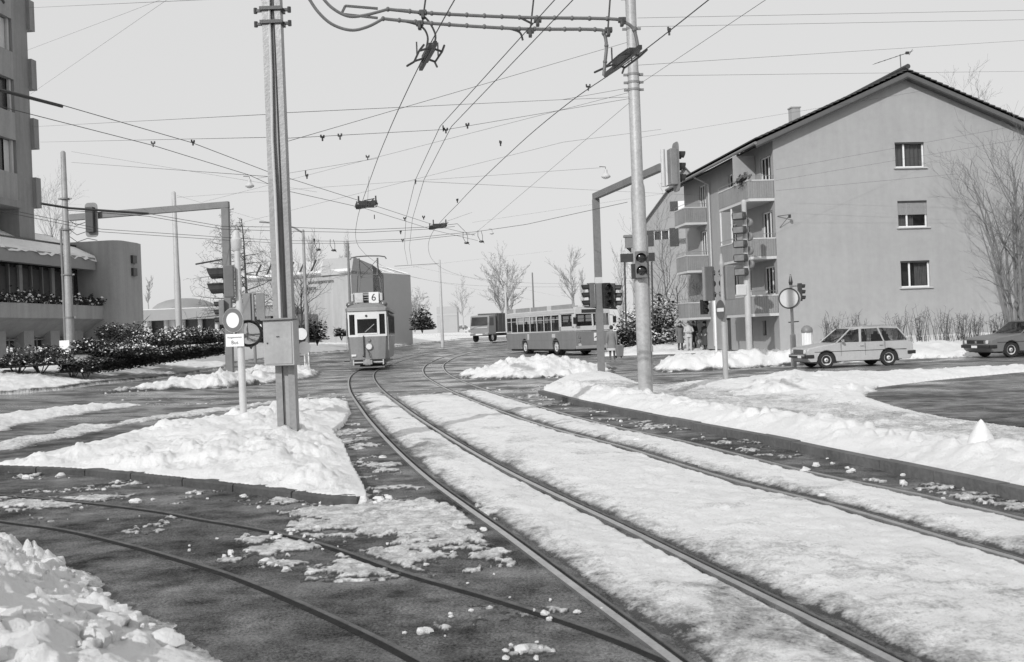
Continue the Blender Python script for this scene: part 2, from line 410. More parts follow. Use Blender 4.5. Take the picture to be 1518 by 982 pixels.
def lateral(x, y, L):
    """signed offset from a polyline (positive to the right when walking along it away from the camera)"""
    d = np.full(x.shape, 1e9); s = np.zeros(x.shape)
    for i in range(len(L) - 1):
        ax, ay = L[i][0], L[i][1]; ex, ey = L[i + 1][0] - ax, L[i + 1][1] - ay; L2 = ex * ex + ey * ey
        t = np.clip(((x - ax) * ex + (y - ay) * ey) / L2, 0, 1)
        q = np.hypot(x - ax - t * ex, y - ay - t * ey); m = q < d
        cr_ = ey * (x - ax) - ex * (y - ay)
        d = np.where(m, q, d); s = np.where(m, np.where(cr_ >= 0, 1, -1), s)
    return d * s
def spline(P, n=8):
    P = [Vector((p[0], p[1], 0)) for p in P]; out = []
    for i in range(len(P) - 1):
        p0 = P[max(i - 1, 0)]; p1 = P[i]; p2 = P[i + 1]; p3 = P[min(i + 2, len(P) - 1)]
        for k in range(n):
            t = k / n
            out.append(.5 * ((2 * p1) + (p2 - p0) * t + (2 * p0 - 5 * p1 + 4 * p2 - p3) * t * t + (3 * p1 - p0 - 3 * p2 + p3) * t ** 3))
    out.append(P[-1]); return out
def offset(L, d):
    out = []
    for i, p in enumerate(L):
        t = (L[min(i + 1, len(L) - 1)] - L[max(i - 1, 0)]).normalized()
        out.append(p + Vector((t.y, -t.x, 0)) * d)
    return out
# ------------------------------------------------------------------ tracks
C1 = spline([(3.2, -2), (1.75, 3.2), (1.22, 5.25), (.82, 6.74), (.36, 8.47), (-.05, 9.93), (-.59, 11.93), (-1.25, 14.69), (-2.15, 18.77), (-3.14, 23.57), (-4.86, 32.42), (-6.53, 42.72), (-7.45, 51.2), (-7.8, 60), (-7.6, 68), (-6.9, 77), (-5.2, 86), (-2, 94), (4, 101), (12, 106)])
C2 = spline([(6.5, -2), (4.85, 3.5), (3.91, 6.93), (3.39, 9.1), (2.79, 10.95), (1.96, 14.37), (1.13, 17.22), (.15, 21.58), (-1.5, 30.22), (-3.15, 41.05), (-4.18, 52), (-4.5, 61), (-4.25, 69), (-3.3, 77), (-1.3, 85), (2.5, 92), (8, 98), (16, 102)])
R1, R2, R3, R4 = offset(C1, -.5), offset(C1, .5), offset(C2, -.5), offset(C2, .5)
BA = spline([(-9, 12.3), (-7, 11.3), (-5.25, 10.07), (-4.32, 9.44), (-3.36, 8.59), (-2.52, 7.75), (-1.98, 7.16), (-1.29, 6.29), (-.65, 5.4), (-.1, 4.5), (.4, 3.6)])
BB = spline([(-9, 13.3), (-7, 12.35), (-5.13, 11.24), (-4.33, 10.72), (-3.65, 10.21), (-3.08, 9.69), (-2.35, 9.06), (-1.6, 8.25), (-.84, 7.2), (-.15, 6.38), (.53, 5.46), (1.1, 4.4)])
def z_of(p): return terr(p.x, p.y)
def rail_strip(mb, L, o0, o1, z0, z1, mi):
    """strip with a top at z1 and vertical sides down to z0"""
    A = offset(L, o0); B = offset(L, o1); vs = []; fs = []
    for a, b in zip(A, B):
        vs += [(a.x, a.y, z_of(a) + z0), (a.x, a.y, z_of(a) + z1), (b.x, b.y, z_of(b) + z1), (b.x, b.y, z_of(b) + z0)]
    for i in range(len(A) - 1):
        for k in range(3):
            p = i * 4 + k; fs.append((p, p + 1, p + 5, p + 4))
    mb.add(vs, fs, mi)
def track(label_name, rails, dark=False):
    mb = MB(); dz = -.005 if dark else 0
    for L, side in rails:
        if dark:        # sunk rails of the side branch: little but the open groove shows
            rail_strip(mb, L, -.016, .012, -.03, .010, 0); rail_strip(mb, L, .013, .062, -.03, .005, 1); continue
        rail_strip(mb, L, -.028, .028, -.03, .022 + dz, 0)                 # running head
        rail_strip(mb, L, .030 if side > 0 else -.072, .072 if side > 0 else -.030, -.03, .006 + dz * .6, 1)   # flange groove
        rail_strip(mb, L, .074 if side > 0 else -.092, .092 if side > 0 else -.074, -.03, .012 + dz, 2)   # guard lip
    return kind(mb.build(label_name, [RAIL if not dark else LIP, RUST, LIP]), 'structure')
track('tram_track', [(R1, 1), (R2, 1)]); track('tram_track', [(R3, 1), (R4, 1)])
track('branch_track', [(BA, 1), (BB, 1)], True)

# ------------------------------------------------------------------ ground sheet
def ground_sheet():
    na = 360; rr = [0.0] + [1.5 * (3500 / 1.5) ** (i / 150) for i in range(151)]
    v = [(0, 0, 0)]; f = []
    for r_ in rr[1:]:
        for j in range(na):
            a = 2 * PI * j / na; x = r_ * math.sin(a); y = r_ * math.cos(a); v.append((x, y, terr(x, y)))
    for j in range(na): f.append((0, 1 + (j + 1) % na, 1 + j))
    for i in range(len(rr) - 2):
        for j in range(na):
            q = (j + 1) % na; b = 1 + i * na; f.append((b + j, b + q, b + na + q, b + na + j))
    me = bpy.data.meshes.new('road_surface'); me.from_pydata(v, [], f); me.materials.append(ASPH)
    me.polygons.foreach_set('use_smooth', [True] * len(f))
    o = bpy.data.objects.new('road_surface', me); C.objects.link(o); kind(o, 'structure')
ground_sheet()

# ------------------------------------------------------------------ snow: one height field over the whole place, cut into its banks
def gp(L, dz=0.0): return [(p.x, p.y) for p in (ground(a, b, dz) for a, b in L)]
ISL_KERB = gp([(-140, 692), (-60, 697), (0, 700), (80, 703), (150, 708), (240, 718), (330, 728), (420, 740), (480, 748), (530, 751)])
ISL = ISL_KERB + gp([(552, 742), (546, 722), (530, 695), (512, 663), (498, 640)], .05) + gp([(514, 628), (522, 612), (518, 598)], .03) + gp([(470, 592), (415, 600), (370, 610), (300, 622), (220, 634), (150, 650), (80, 664), (20, 680), (-60, 692)], .12)
KERB_R = gp([(802, 584), (850, 597), (918, 612), (1000, 629), (1139, 656), (1230, 676), (1323, 696), (1420, 717), (1501, 735), (1700, 780), (2000, 850)])
BANK_R = KERB_R + gp([(2600, 850), (2400, 700), (1900, 660), (1518, 634), (1400, 619), (1330, 606), (1288, 592), (1280, 584), (1300, 575), (1370, 566), (1440, 559), (1518, 552), (1900, 541), (2300, 532), (2300, 522), (1900, 532), (1518, 546), (1400, 551), (1300, 556), (1240, 557), (1190, 556), (1110, 562), (1040, 569), (985, 572), (945, 568), (915, 556), (880, 549), (845, 556), (815, 570)])
MOUND_R = gp([(1060, 590), (1100, 566), (1180, 558), (1235, 560), (1300, 574), (1285, 588), (1200, 592), (1120, 596)])
HEAP_M = [tuple(p) for p in gp([(692, 562), (760, 563), (835, 560), (908, 553), (915, 545)])]; HEAP_M = HEAP_M + [(HEAP_M[-1][0] - .3, 41.5), (1.5, 43), (-.8, 42.5), (-2.4, 40)]
STRIP_F = gp([(975, 553), (1050, 550), (1180, 542), (1240, 538)]) + [(14.5, 39.6), (13, 41.8), (6.0, 41.5), (5.3, 39)]
STRIP_C = gp([(1235, 541), (1330, 533), (1518, 527), (2000, 508)]) + [(40, 41), (30, 42.2), (14, 41.2)]
GARDEN = [(5.2, 59), (11.2, 58.4), (12.2, 44.6), (16, 43.6), (45, 45), (90, 50), (120, 165), (25, 165), (15, 110), (9, 86), (6, 70)]
CROSSW = [(5.0, 43.5), (11.5, 43.5), (11.4, 45.2), (5.0, 45.0)]
HEAP_L = gp([(110, 587), (200, 581), (330, 577), (475, 560), (478, 552)]) + gp([(420, 545), (345, 553), (240, 566), (150, 577)], .15)
WALK_L = gp([(-300, 606), (0, 586), (90, 579), (160, 569), (237, 562), (285, 555), (334, 547), (346, 540), (400, 533), (452, 526), (520, 521), (592, 514), (654, 507), (700, 503)]) + [(-6, 130), (-20, 165), (-120, 165), (-120, 28)]
ROADS_L1 = gp([(-60, 622), (0, 614), (90, 604), (190, 598), (225, 600), (130, 612), (60, 624), (0, 640), (-80, 650)])
ROADS_L2 = gp([(-60, 668), (0, 656), (80, 640), (200, 622), (330, 605), (470, 588), (470, 591), (330, 611), (200, 629), (90, 651), (0, 671), (-60, 680)])
HEAP_F = [(-12, 9.9), (-7.5, 9.75), (-5.3, 9.35), (-4.7, 9.0), (-4.1, 8.5), (-3.6, 7.95), (-3.1, 7.3), (-2.65, 6.65), (-2.2, 6.1), (-1.8, 5.6), (-1.5, 5.2), (-1.35, 4.4), (-1.7, 3.2), (-4, 2.4), (-12, 2.4)]
REG = [  # name, polygon, height, ramp, edge noise, lump, clod amplitude, clod size, dirt, base step
    ('island_snow', ISL, .18, 1.2, .10, .11, .085, .45, .0, .09),
    ('kerb_bank_snow', BANK_R, .11, .9, .12, .05, .04, .4, .0, .05),
    ('ploughed_mound_snow', MOUND_R, .34, 1.9, .3, .08, .10, .5, .0, 0),
    ('ploughed_heap_snow', HEAP_M, .46, 2.2, .35, .20, .16, .5, .0, 0),
    ('verge_bank_snow', STRIP_F, .42, 1.3, .3, .2, .14, .5, .0, 0),
    ('verge_strip_snow', STRIP_C, .22, .8, .4, .1, .06, .5, .1, 0),
    ('garden_snow', GARDEN, .62, 4.5, .3, .10, .04, .6, .0, .1),
    ('road_heap_snow', HEAP_L, .30, 1.2, .3, .18, .16, .45, .02, 0),
    ('pavement_snow', WALK_L, .30, 3.5, .3, .10, .06, .6, .02, .1),
    ('slush_strip_snow', ROADS_L1, .06, .7, .45, .06, .03, .3, .16, 0),
    ('slush_ridge_snow', ROADS_L2, .05, .4, .5, .06, .03, .3, .34, 0),
    ('ploughed_pile_snow', HEAP_F, .47, 1.25, .16, .12, .13, .34, .06, 0),
]
BLOBS = [(600, 762, .55, .55), (640, 770, .5, .5), (565, 750, .35, .4), (690, 800, .5, .35), (385, 800, .16, .6), (415, 815, .22, .6), (440, 800, .12, .6), (410, 838, .13, .65), (333, 833, .14, .7),
         (300, 785, .35, .3), (230, 772, .4, .32), (40, 745, .8, .5), (560, 650, .35, .4), (600, 690, .3, .35), (570, 700, .2, .4), (780, 965, .14, .55), (800, 910, .25, .4), (700, 910, .3, .3),
         (620, 830, .4, .33), (130, 745, .4, .3), (540, 830, .2, .35), (40, 709, .3, .42), (170, 716, .3, .4), (285, 730, .3, .42), (400, 745, .28, .42), (500, 757, .3, .42), (530, 640, .4, .3)]
def snow_field():
    ncol, nrow = 1050, 900
    u = np.linspace(-.86, .86, ncol); Yr = 2.6 * (165 / 2.6) ** (np.linspace(0, 1, nrow))
    Yg, Ug = np.meshgrid(Yr, u, indexing='ij'); X = (Ug * Yg).ravel(); Y = Yg.ravel()
    T = terr_np(X, Y)
    big = fbm(X * .7, Y * .7, 3, 4); med = fbm(X * 2.2, Y * 2.2, 11, 4); fin = fbm(X * 7, Y * 7, 23, 4, .6); edge = fbm(X * 1.6, Y * 1.6, 31, 5, .62) - .5
    H = np.full(X.shape, -.06); ID = np.full(X.shape, -1); D = np.zeros(X.shape)
    near = Y < 70
    cl = {}
    for k, (nm, P, h, ramp, en, lump, ca, cs, dirt, base) in enumerate(REG):
        px = [p[0] for p in P]; py = [p[1] for p in P]
        m = (X > min(px) - 2) & (X < max(px) + 2) & (Y > min(py) - 2) & (Y < max(py) + 2)
        x = X[m]; y = Y[m]
        if not len(x): continue
        sd = sd_poly(x, y, P) + edge[m] * en * 2
        e = sstep(sd / ramp); e2 = sstep(sd / min(ramp, .35))
        z = base + (h - base * .4) * e + e2 * lump * (med[m] - .42) * 1.5 + e * lump * (big[m] - .5) * 1.6
        z = z + ca * e2 * (.85 * clods(x, y, 40 + k, cs) + .45 * clods(x, y, 60 + k, cs * .42) + .22 * clods(x, y, 80 + k, cs * .18)) * (.45 + 1.1 * sstep((fbm(x * .9, y * .9, 90 + k, 3) - .38) * 4))
        z = z + .02 * (fin[m] - .5) * e2
        if base > .04:      # banks behind a kerb stop cleanly at the stone
            true = sd_poly(x, y, P); sd = np.where(true < .05, np.minimum(sd, true - .05), sd)
        z = np.where(sd > 0, np.maximum(z, .004), np.maximum(sd * 1.2, -.06))
        dk = dirt + np.where(sd > 0, .5 * (1 - sstep(sd / .22)) * (base == 0), 0)
        if nm == 'kerb_bank_snow':
            kl = np.abs(lateral(x, y, KERB_R))
            z = np.where(sd > 0, z + .085 * sstep((kl - .1) / .5) * sstep((1.6 - kl) / .7) * (.75 + .9 * (med[m] - .3)) + .12 * clods(x, y, 140, .3) * sstep((kl - .4) / .4) * sstep((1.7 - kl) / .6), z)
            path = sstep((kl - 1.35) / .5) * sstep((4.6 - kl) / 1.0) * (x > 1.2)
            dk = dk + path * (.34 + .5 * (fbm(x * 3, y * 3, 150, 3) - .35))
            z = np.where(sd > 0, z - .06 * path, z)
        if nm == 'island_snow':
            px0, py0 = -3.25, 14.6
            g = np.exp(-((x - px0) ** 2 + (y - py0) ** 2) / .9)
            z = np.where(sd > 0, z + .16 * g, z)
            dk = dk + .45 * np.exp(-((x - px0 - .1) ** 2 + (y - py0 + 1.0) ** 2) / .5) * sstep((fbm(x * 5, y * 5, 160, 3) - .4) * 3)
        if nm in ('pavement_snow', 'ploughed_heap_snow', 'verge_bank_snow', 'road_heap_snow'):
            dk = dk + .85 * (1 - sstep((sd - .05) / .45)) * (sd > 0) * (.5 + fbm(x * 2, y * 2, 170, 3))
        hm = H[m]; tk = z > hm
        hm = np.where(tk, z, hm); H[m] = hm
        i = ID[m]; ID[m] = np.where(tk & (z > 0), k, i); d = D[m]; D[m] = np.where(tk, dk, d)
    # track bed between the outer rails
    m = (Y < 48) & (X > -12) & (X < 9)
    x = X[m]; y = Y[m]
    la = [lateral(x, y, L) for L in (R1, R2, R3, R4)]
    inside = np.minimum(la[0], -la[3])
    fade = sstep((29.5 + 3.5 * (big[m] - .5) * 2 + 2.5 * edge[m] - y) / 2.2)
    prof = np.ones(x.shape); dirt = np.zeros(x.shape)
    wob = .06 * edge[m] * 2
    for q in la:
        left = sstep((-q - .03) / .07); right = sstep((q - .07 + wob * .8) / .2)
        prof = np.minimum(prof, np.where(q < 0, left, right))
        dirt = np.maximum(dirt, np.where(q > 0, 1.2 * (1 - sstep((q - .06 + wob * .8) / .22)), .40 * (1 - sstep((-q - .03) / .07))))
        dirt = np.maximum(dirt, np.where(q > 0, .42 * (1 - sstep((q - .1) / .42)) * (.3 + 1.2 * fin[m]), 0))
    side = sstep(inside / .1)
    crown = np.minimum(inside, 1) 
    z = (.03 + .028 * sstep((np.minimum(np.minimum(np.abs(la[0]), np.abs(la[1])), np.minimum(np.abs(la[2]), np.abs(la[3]))) - .1) / .45) + .05 * (med[m] - .45) + .035 * (fin[m] - .5) + .018 * clods(x, y, 200, .28)) * prof * side * fade - .012
    worn = sstep((fbm(x * 1.3, y * .55, 210, 4) - .60) * 7)
    between = sstep(la[0] / .2) * sstep(-la[1] / .2)
    dirt = dirt + worn * .32 * between + .22 * sstep((7.6 - y) / 3) * (fin[m] + .15) + .08 * (big[m] + 1.1) + .2 * sstep((med[m] - .58) * 5)
    dirt = dirt + .5 * (1 - fade)
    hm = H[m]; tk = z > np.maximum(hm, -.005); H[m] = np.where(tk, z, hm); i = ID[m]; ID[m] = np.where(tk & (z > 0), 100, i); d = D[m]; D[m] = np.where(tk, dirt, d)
    # thin slush patches on the asphalt
    thr = np.full(x.shape, .70)
    strip = sstep((la[3] - .12) / .15) * sstep((2.0 - la[3]) / .3) * (y < 27)
    thr = thr - .16 * strip
    lstrip = sstep((-la[0] - .12) / .15) * sstep((1.9 + la[0]) / .3) * (y > 7) * (y < 28)
    thr = thr - .14 * lstrip
    thr = thr - .11 * (y > 28) + .25 * (y > 31)
    for px, py, r_, s in BLOBS:
        g = ground(px, py); thr = thr - s * .55 * np.exp(-(((x - g.x) / (r_ * 1.3)) ** 2 + ((y - g.y) / (r_ * 1.2)) ** 2))
    n = .66 * fbm(x * 1.7, y * 2.4, 220, 6, .66) + .34 * fbm(x * 9, y * 11, 225, 4, .6)
    z = (n - thr) * .5; z = np.where(z > 0, np.minimum(z * .6, .018) + .03 * clods(x, y, 230, .10) * sstep(z / .06) * (med[m] > .45), z * 1.5)
    mind = np.min(np.abs(np.array(la)), axis=0); bl = np.minimum(np.abs(lateral(x, y, BA)), np.abs(lateral(x, y, BB)))
    z = z - .2 * (mind < .1) - .03 * (1 - sstep((bl - .03) / .08)) * (y < 14)
    hm = H[m]; tk = (z > hm) & (z > -.05); H[m] = np.where(tk, z, hm); i = ID[m]; ID[m] = np.where(tk & (z > 0), 101, i); d = D[m]
    D[m] = np.where(tk, .38 + .85 * (1 - sstep(z / .018)) + .5 * (fin[m] - .45), d)
    # keep cells that hold snow
    pos = (H > 0).reshape(nrow, ncol)
    cell = pos[:-1, :-1] | pos[1:, :-1] | pos[:-1, 1:] | pos[1:, 1:]
    idg = ID.reshape(nrow, ncol); cid = np.maximum(np.maximum(idg[:-1, :-1], idg[1:, :-1]), np.maximum(idg[:-1, 1:], idg[1:, 1:]))
    Z = T + np.where(H > 0, H, np.maximum(H, -.06))
    names = {k: r_[0] for k, r_ in enumerate(REG)}; names[100] = 'track_bed_snow'; names[101] = 'slush_patch_snow'
    for k, nm in names.items():
        sel = cell & (cid == k); r_, c_ = np.nonzero(sel)
        if not len(r_): continue
        a = r_ * ncol + c_; q = np.stack([a, a + 1, a + ncol + 1, a + ncol], 1)
        uniq, inv = np.unique(q.ravel(), return_inverse=True)
        me = bpy.data.meshes.new(nm)
        me.vertices.add(len(uniq)); me.vertices.foreach_set('co', np.stack([X[uniq], Y[uniq], Z[uniq]], 1).astype(np.float32).ravel())
        nf = len(q); me.loops.add(nf * 4); me.loops.foreach_set('vertex_index', inv.astype(np.int32).ravel())
        me.polygons.add(nf); me.polygons.foreach_set('loop_start', np.arange(0, nf * 4, 4, dtype=np.int32)); me.polygons.foreach_set('loop_total', np.full(nf, 4, np.int32))
        me.update(calc_edges=True); me.validate()
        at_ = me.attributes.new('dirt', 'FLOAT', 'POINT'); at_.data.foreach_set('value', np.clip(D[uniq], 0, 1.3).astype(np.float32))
        me.polygons.foreach_set('use_smooth', np.ones(nf, bool)); me.materials.append(SNOW)
        o = bpy.data.objects.new(nm, me); C.objects.link(o); kind(o, 'stuff')
snow_field()
def chunk_mb():
    """broken lumps of ploughed snow lying on heaps and road: nobody could count them"""
    mb = MB(); rn = random.Random(5)
    def lump(x, y, z, s):
        mb.ell((x, y, z), s * rn.uniform(.8, 1.3), s * rn.uniform(.7, 1.2), s * rn.uniform(.55, .9), 7, 5, 0, .6, rn)
    for _ in range(1500):       # foreground pile
        t = rn.random(); x = rn.uniform(-5.6, -1.95); y = rn.uniform(3.6, 9.0)
        if sd_poly(np.array([x]), np.array([y]), HEAP_F)[0] < .12: continue
        e = min(1, sd_poly(np.array([x]), np.array([y]), HEAP_F)[0] / 1.5); e = e * e * (3 - 2 * e)
        lump(x, y, .06 + .50 * e, rn.choice((.02, .025, .03, .04, .05, .07, .09)) * rn.uniform(.7, 1.2))
    for px, py, n, s in ((400, 800, 9, 30), (415, 838, 7, 22), (335, 832, 3, 12), (455, 800, 5, 16), (780, 965, 7, 30), (560, 825, 5, 60), (650, 930, 6, 60), (820, 910, 5, 40), (700, 890, 6, 90), (610, 800, 6, 90), (300, 815, 4, 60), (450, 748, 9, 60), (250, 722, 9, 90), (90, 708, 8, 80), (560, 742, 12, 25), (990, 640, 10, 60), (1230, 690, 12, 90), (1400, 720, 12, 90), (270, 715, 8, 120), (900, 615, 8, 60)):
        for _ in range(n):
            g = ground(px + rn.gauss(0, s * .6), py + rn.gauss(0, s * .22)); lump(g.x, g.y, g.z + .012, rn.choice((.01, .014, .02, .034)) * rn.uniform(.7, 1.3) * (1.5 if py < 760 else 1))
    o = mb.build('loose_snow', SNOW, smooth=True); kind(o, 'stuff')
    a = o.data.attributes.new('dirt', 'FLOAT', 'POINT'); a.data.foreach_set('value', [.04] * len(o.data.vertices))
chunk_mb()

# ------------------------------------------------------------------ kerbs
def kerb(name, L, w, h, m=None):
    L = [Vector((p[0], p[1], 0)) for p in L]; L = spline(L, 6); mb = MB(); rn = random.Random(3)
    # single stones with thin joints
    acc = []; seg = []; d = 0
    for i in range(len(L) - 1):
        seg.append(L[i]); d += (L[i + 1] - L[i]).length
        if d > .95: seg.append(L[i + 1]); acc.append(seg); seg = []; d = 0
    for s in acc:
        s = list(s); t = (s[-1] - s[0]).normalized(); s[0] = s[0] + t * .012; s[-1] = s[-1] - t * .012
        A = offset(s, 0); B = offset(s, w); r_ = []; dz = rn.uniform(-.008, .008)
        for a, b in zip(A, B):
            za = z_of(a); r_.append([(a.x, a.y, za - .05), (a.x + 0, a.y, za + h - .02 + dz), (a.x * .9 + b.x * .1, a.y * .9 + b.y * .1, za + h + dz), (b.x, b.y, za + h + dz), (b.x, b.y, za - .05)])
        mb.loft(r_)
    return kind(mb.build(name, m or mat('kerb_stone', .065, .85, .5, 1.6, .6)), 'structure')
kerb('kerb', list(reversed(KERB_R)), -.16, .12, mat('kerb_granite', .115, .85, .4, 1.6, .6))
kerb('kerb', list(reversed(ISL_KERB)), .16, .095)
# ------------------------------------------------------------------ street furniture
def base_thing(name, label, cat, p, rz=0.0, group=None): return thing(name, label, cat, tuple(p), rz, group)
def round_pole(root, h, r0, r1, m, name='pole', steps=None, z0=-.4):
    mb = MB(); prof = [(r0, z0), (r0, 0)] + (steps or []) + [(r1, h), (r1 * .55, h + .06)]
    mb.lathe(prof, (0, 0, 0), 20); return mb.build(name, m, root, smooth=True)
def signal_head(root, loc, rz, n=3, s=1.0, hood=.24, body=None, name='signal_head', plate=False, lens_r=.1, back=False):
    """housing with n hooded lenses, looking along local -y before turning by rz"""
    body = body or DARKP; w, d, ph = .30 * s, .20 * s, .31 * s; h = n * ph + .04 * s
    mb = MB(); mb.box((0, 0, 0), (w, d, h))
    o = mb.build(name, body, root, bevel=.02 * s, loc=loc, rot=(0, 0, rz))
    if plate:
        pm = MB(); out = []
        W, Hh, rr = w * .82, h / 2 + .18 * s, .14 * s
        for cx, cz, a0 in ((W - rr, Hh - rr, 0), (-W + rr, Hh - rr, 90), (-W + rr, -Hh + rr, 180), (W - rr, -Hh + rr, 270)):
            for k in range(5): a = rad(a0 + k * 22.5); out.append((cx + rr * math.cos(a), cz + rr * math.sin(a)))
        pm.prism(out, -d / 2 - .012, -d / 2 + .012); pm.build('backing_board', MIDP, o)
    for i in range(n):
        z = (n - 1) / 2 * ph - i * ph
        lm = MB(); lm.lathe([(lens_r * s, 0), (lens_r * s, .02), (lens_r * .5 * s, .04)], (0, 0, 0), 16, 0, Matrix.Rotation(PI / 2, 3, 'X'))
        lm.build('lens', LENS, o, loc=(0, -d / 2 - .002, z), smooth=True)
        hm = MB(); k = 14; A = []; B = []
        R = lens_r * 1.22 * s
        for j in range(k + 1):
            a = rad(-35 + 250 * j / k); q = hood * s * (.72 + .28 * max(0, math.sin(max(0, min(PI, (a + rad(35)) / rad(250) * PI)))))
            A.append((R * math.cos(a), 0, R * math.sin(a))); B.append((R * 1.03 * math.cos(a), -q, R * 1.03 * math.sin(a) - .01))
        for j in range(k):
            hm.quad(A[j], A[j + 1], B[j + 1], B[j]); 
        hm.M = Matrix.Scale(.9, 4)
        for j in range(k): hm.quad(A[j], B[j], B[j + 1], A[j + 1])
        hm.build('hood', BLACK, o, loc=(0, -d / 2, z), recalc=False, smooth=True)
    return o
def band(root, z, r, h=.05, m=None, lugs=True):
    mb = MB(); mb.lathe([(r, -h / 2), (r + .008, -h / 2), (r + .008, h / 2), (r, h / 2)], (0, 0, 0), 18)
    if lugs:
        for a in (0, PI): mb.box(((r + .04) * math.cos(a), (r + .04) * math.sin(a), 0), (.1, .05, h))
    return mb.build('clamp_band', m or MIDP, root, loc=(0, 0, z), smooth=True)

# double channel mast with switch cabinet on the traffic island
def channel_mast():
    p = ground(428, 640, .36); p.z -= .1
    root = base_thing('overhead_line_mast', 'tall twin channel steel mast with a flat cabinet on it, standing in the island snow', 'mast', p)
    H = 11.5
    for sx in (-1, 1):
        mb = MB(); o = [(-.052, -.1), (.045, -.1), (.045, -.088), (-.035, -.088), (-.035, .088), (.045, .088), (.045, .1), (-.052, .1)]
        o = [(a * -sx, b) for a, b in o]
        rings = []
        for z, t in ((-.4, 1), (H, .93)): rings.append([((a + sx * .09) * t, b * t, z) for a, b in o])
        mb.loft(rings); mb.build('channel_beam', STEEL, root)
    mb = MB()
    rings = []
    for z, t in ((-.4, 1), (H, .93)): rings.append([(a * t, b * t, z) for a, b in ((-.045, -.05), (.045, -.05), (.045, .05), (-.045, .05))])
    mb.loft(rings); mb.build('web_plate', mat('web_grey', .34, .6, .2, 2), root)  # web plate in one even grey of its own
    mb = MB(); mb.tube([(-.03, -.13, 1.6), (-.035, -.115, 3.5), (-.05, -.1, 4.4), (-.03, -.085, 5.4), (-.02, -.075, H - 2)], .022, 8); mb.build('cable_conduit', LIGHTP, root, smooth=True)
    mb = MB(); mb.tube([(.05, -.12, 1.2), (.045, -.1, 4.5), (.03, -.08, 9)], .012, 6); mb.build('cable', DARKP, root, smooth=True)
    for z in (6.15, 6.35, 4.3):
        if z < 5: continue
        mb = MB(); mb.box((0, 0, z), (.33, .26, .05)); 
        for sx in (-1, 1): mb.box((sx * .2, 0, z), (.12, .04, .04)); mb.lathe([(.028, -.04), (.028, .04)], (sx * .25, 0, z), 8)
        mb.build('clamp_band', DARKP, root)
    c = MB(); c.box((0, 0, 0), (.47, .2, .66)); cab = c.build('switch_cabinet', mat('cabinet_paint', .36, .5, .12, 3, .1), root, bevel=.008, loc=(.0, -.24, 1.42), rot=(0, 0, rad(-12)))
    c = MB(); c.box((0, -.106, -.005), (.42, .012, .6)); c.build('door', mat('cabinet_paint2', .33, .5, .16, 4, .1, streak=.16), cab, bevel=.004)
    c = MB(); c.box((0, -.02, .345), (.5, .26, .025)); c.build('rain_lip', MIDP, cab, bevel=.004)
    c = MB(); c.box((.0, -.116, .09), (.045, .012, .014)); c.box((-.165, -.116, .0), (.018, .012, .022)); c.build('lock', DARKP, cab)
    c = MB(); c.disc((.27, .05, 1.33), .095, .012, (.2, -1, 0)); c.build('reflector_disc', WHITEP, root)
    c = MB(); c.bar((.1, .05, 1.33), (.27, .06, 1.33), .02); c.build('bracket', MIDP, root)
channel_mast()

def steel_mast():
    p = ground(957, 577, .27); p.z -= .08
    root = base_thing('overhead_line_mast', 'thick round pale steel mast holding a small two lens signal and many wire clamps', 'mast', p)
    m = mat('mast_paint', .37, .5, .25, 1.4, .1, .1, streak=.2)
    mb = MB(); mb.lathe([(.165, -.4), (.165, 4.55), (.155, 4.72), (.135, 4.8), (.132, 7.3), (.122, 7.4), (.12, 11.6)], (0, 0, 0), 28); mb.build('pole', m, root, smooth=True)
    for z in (6.95, 7.12, 7.30, 7.78): band(root, z, .137)
    for z in (8.35, 9.05): band(root, z, .122)
    o = signal_head(root, (-.02, -.26, 2.92), rad(-6), 2, .92, .1, mat('signal_grey', .14, .5, .2, 4), lens_r=.105)
    mb = MB(); mb.box((0, 0, 0), (.24, .05, .34)); mb.build('signal_bracket', DARKP, root, loc=(-.12, -.14, 2.78))
    mb = MB(); mb.tube([(.17, -.05, .4), (.17, -.05, 3.6)], .014, 6); mb.box((.175, -.06, 1.0), (.05, .05, .14)); mb.box((.175, -.06, 1.5), (.05, .05, .05)); mb.build('cable', MIDP, root)
    return p
MAST_R = steel_mast()

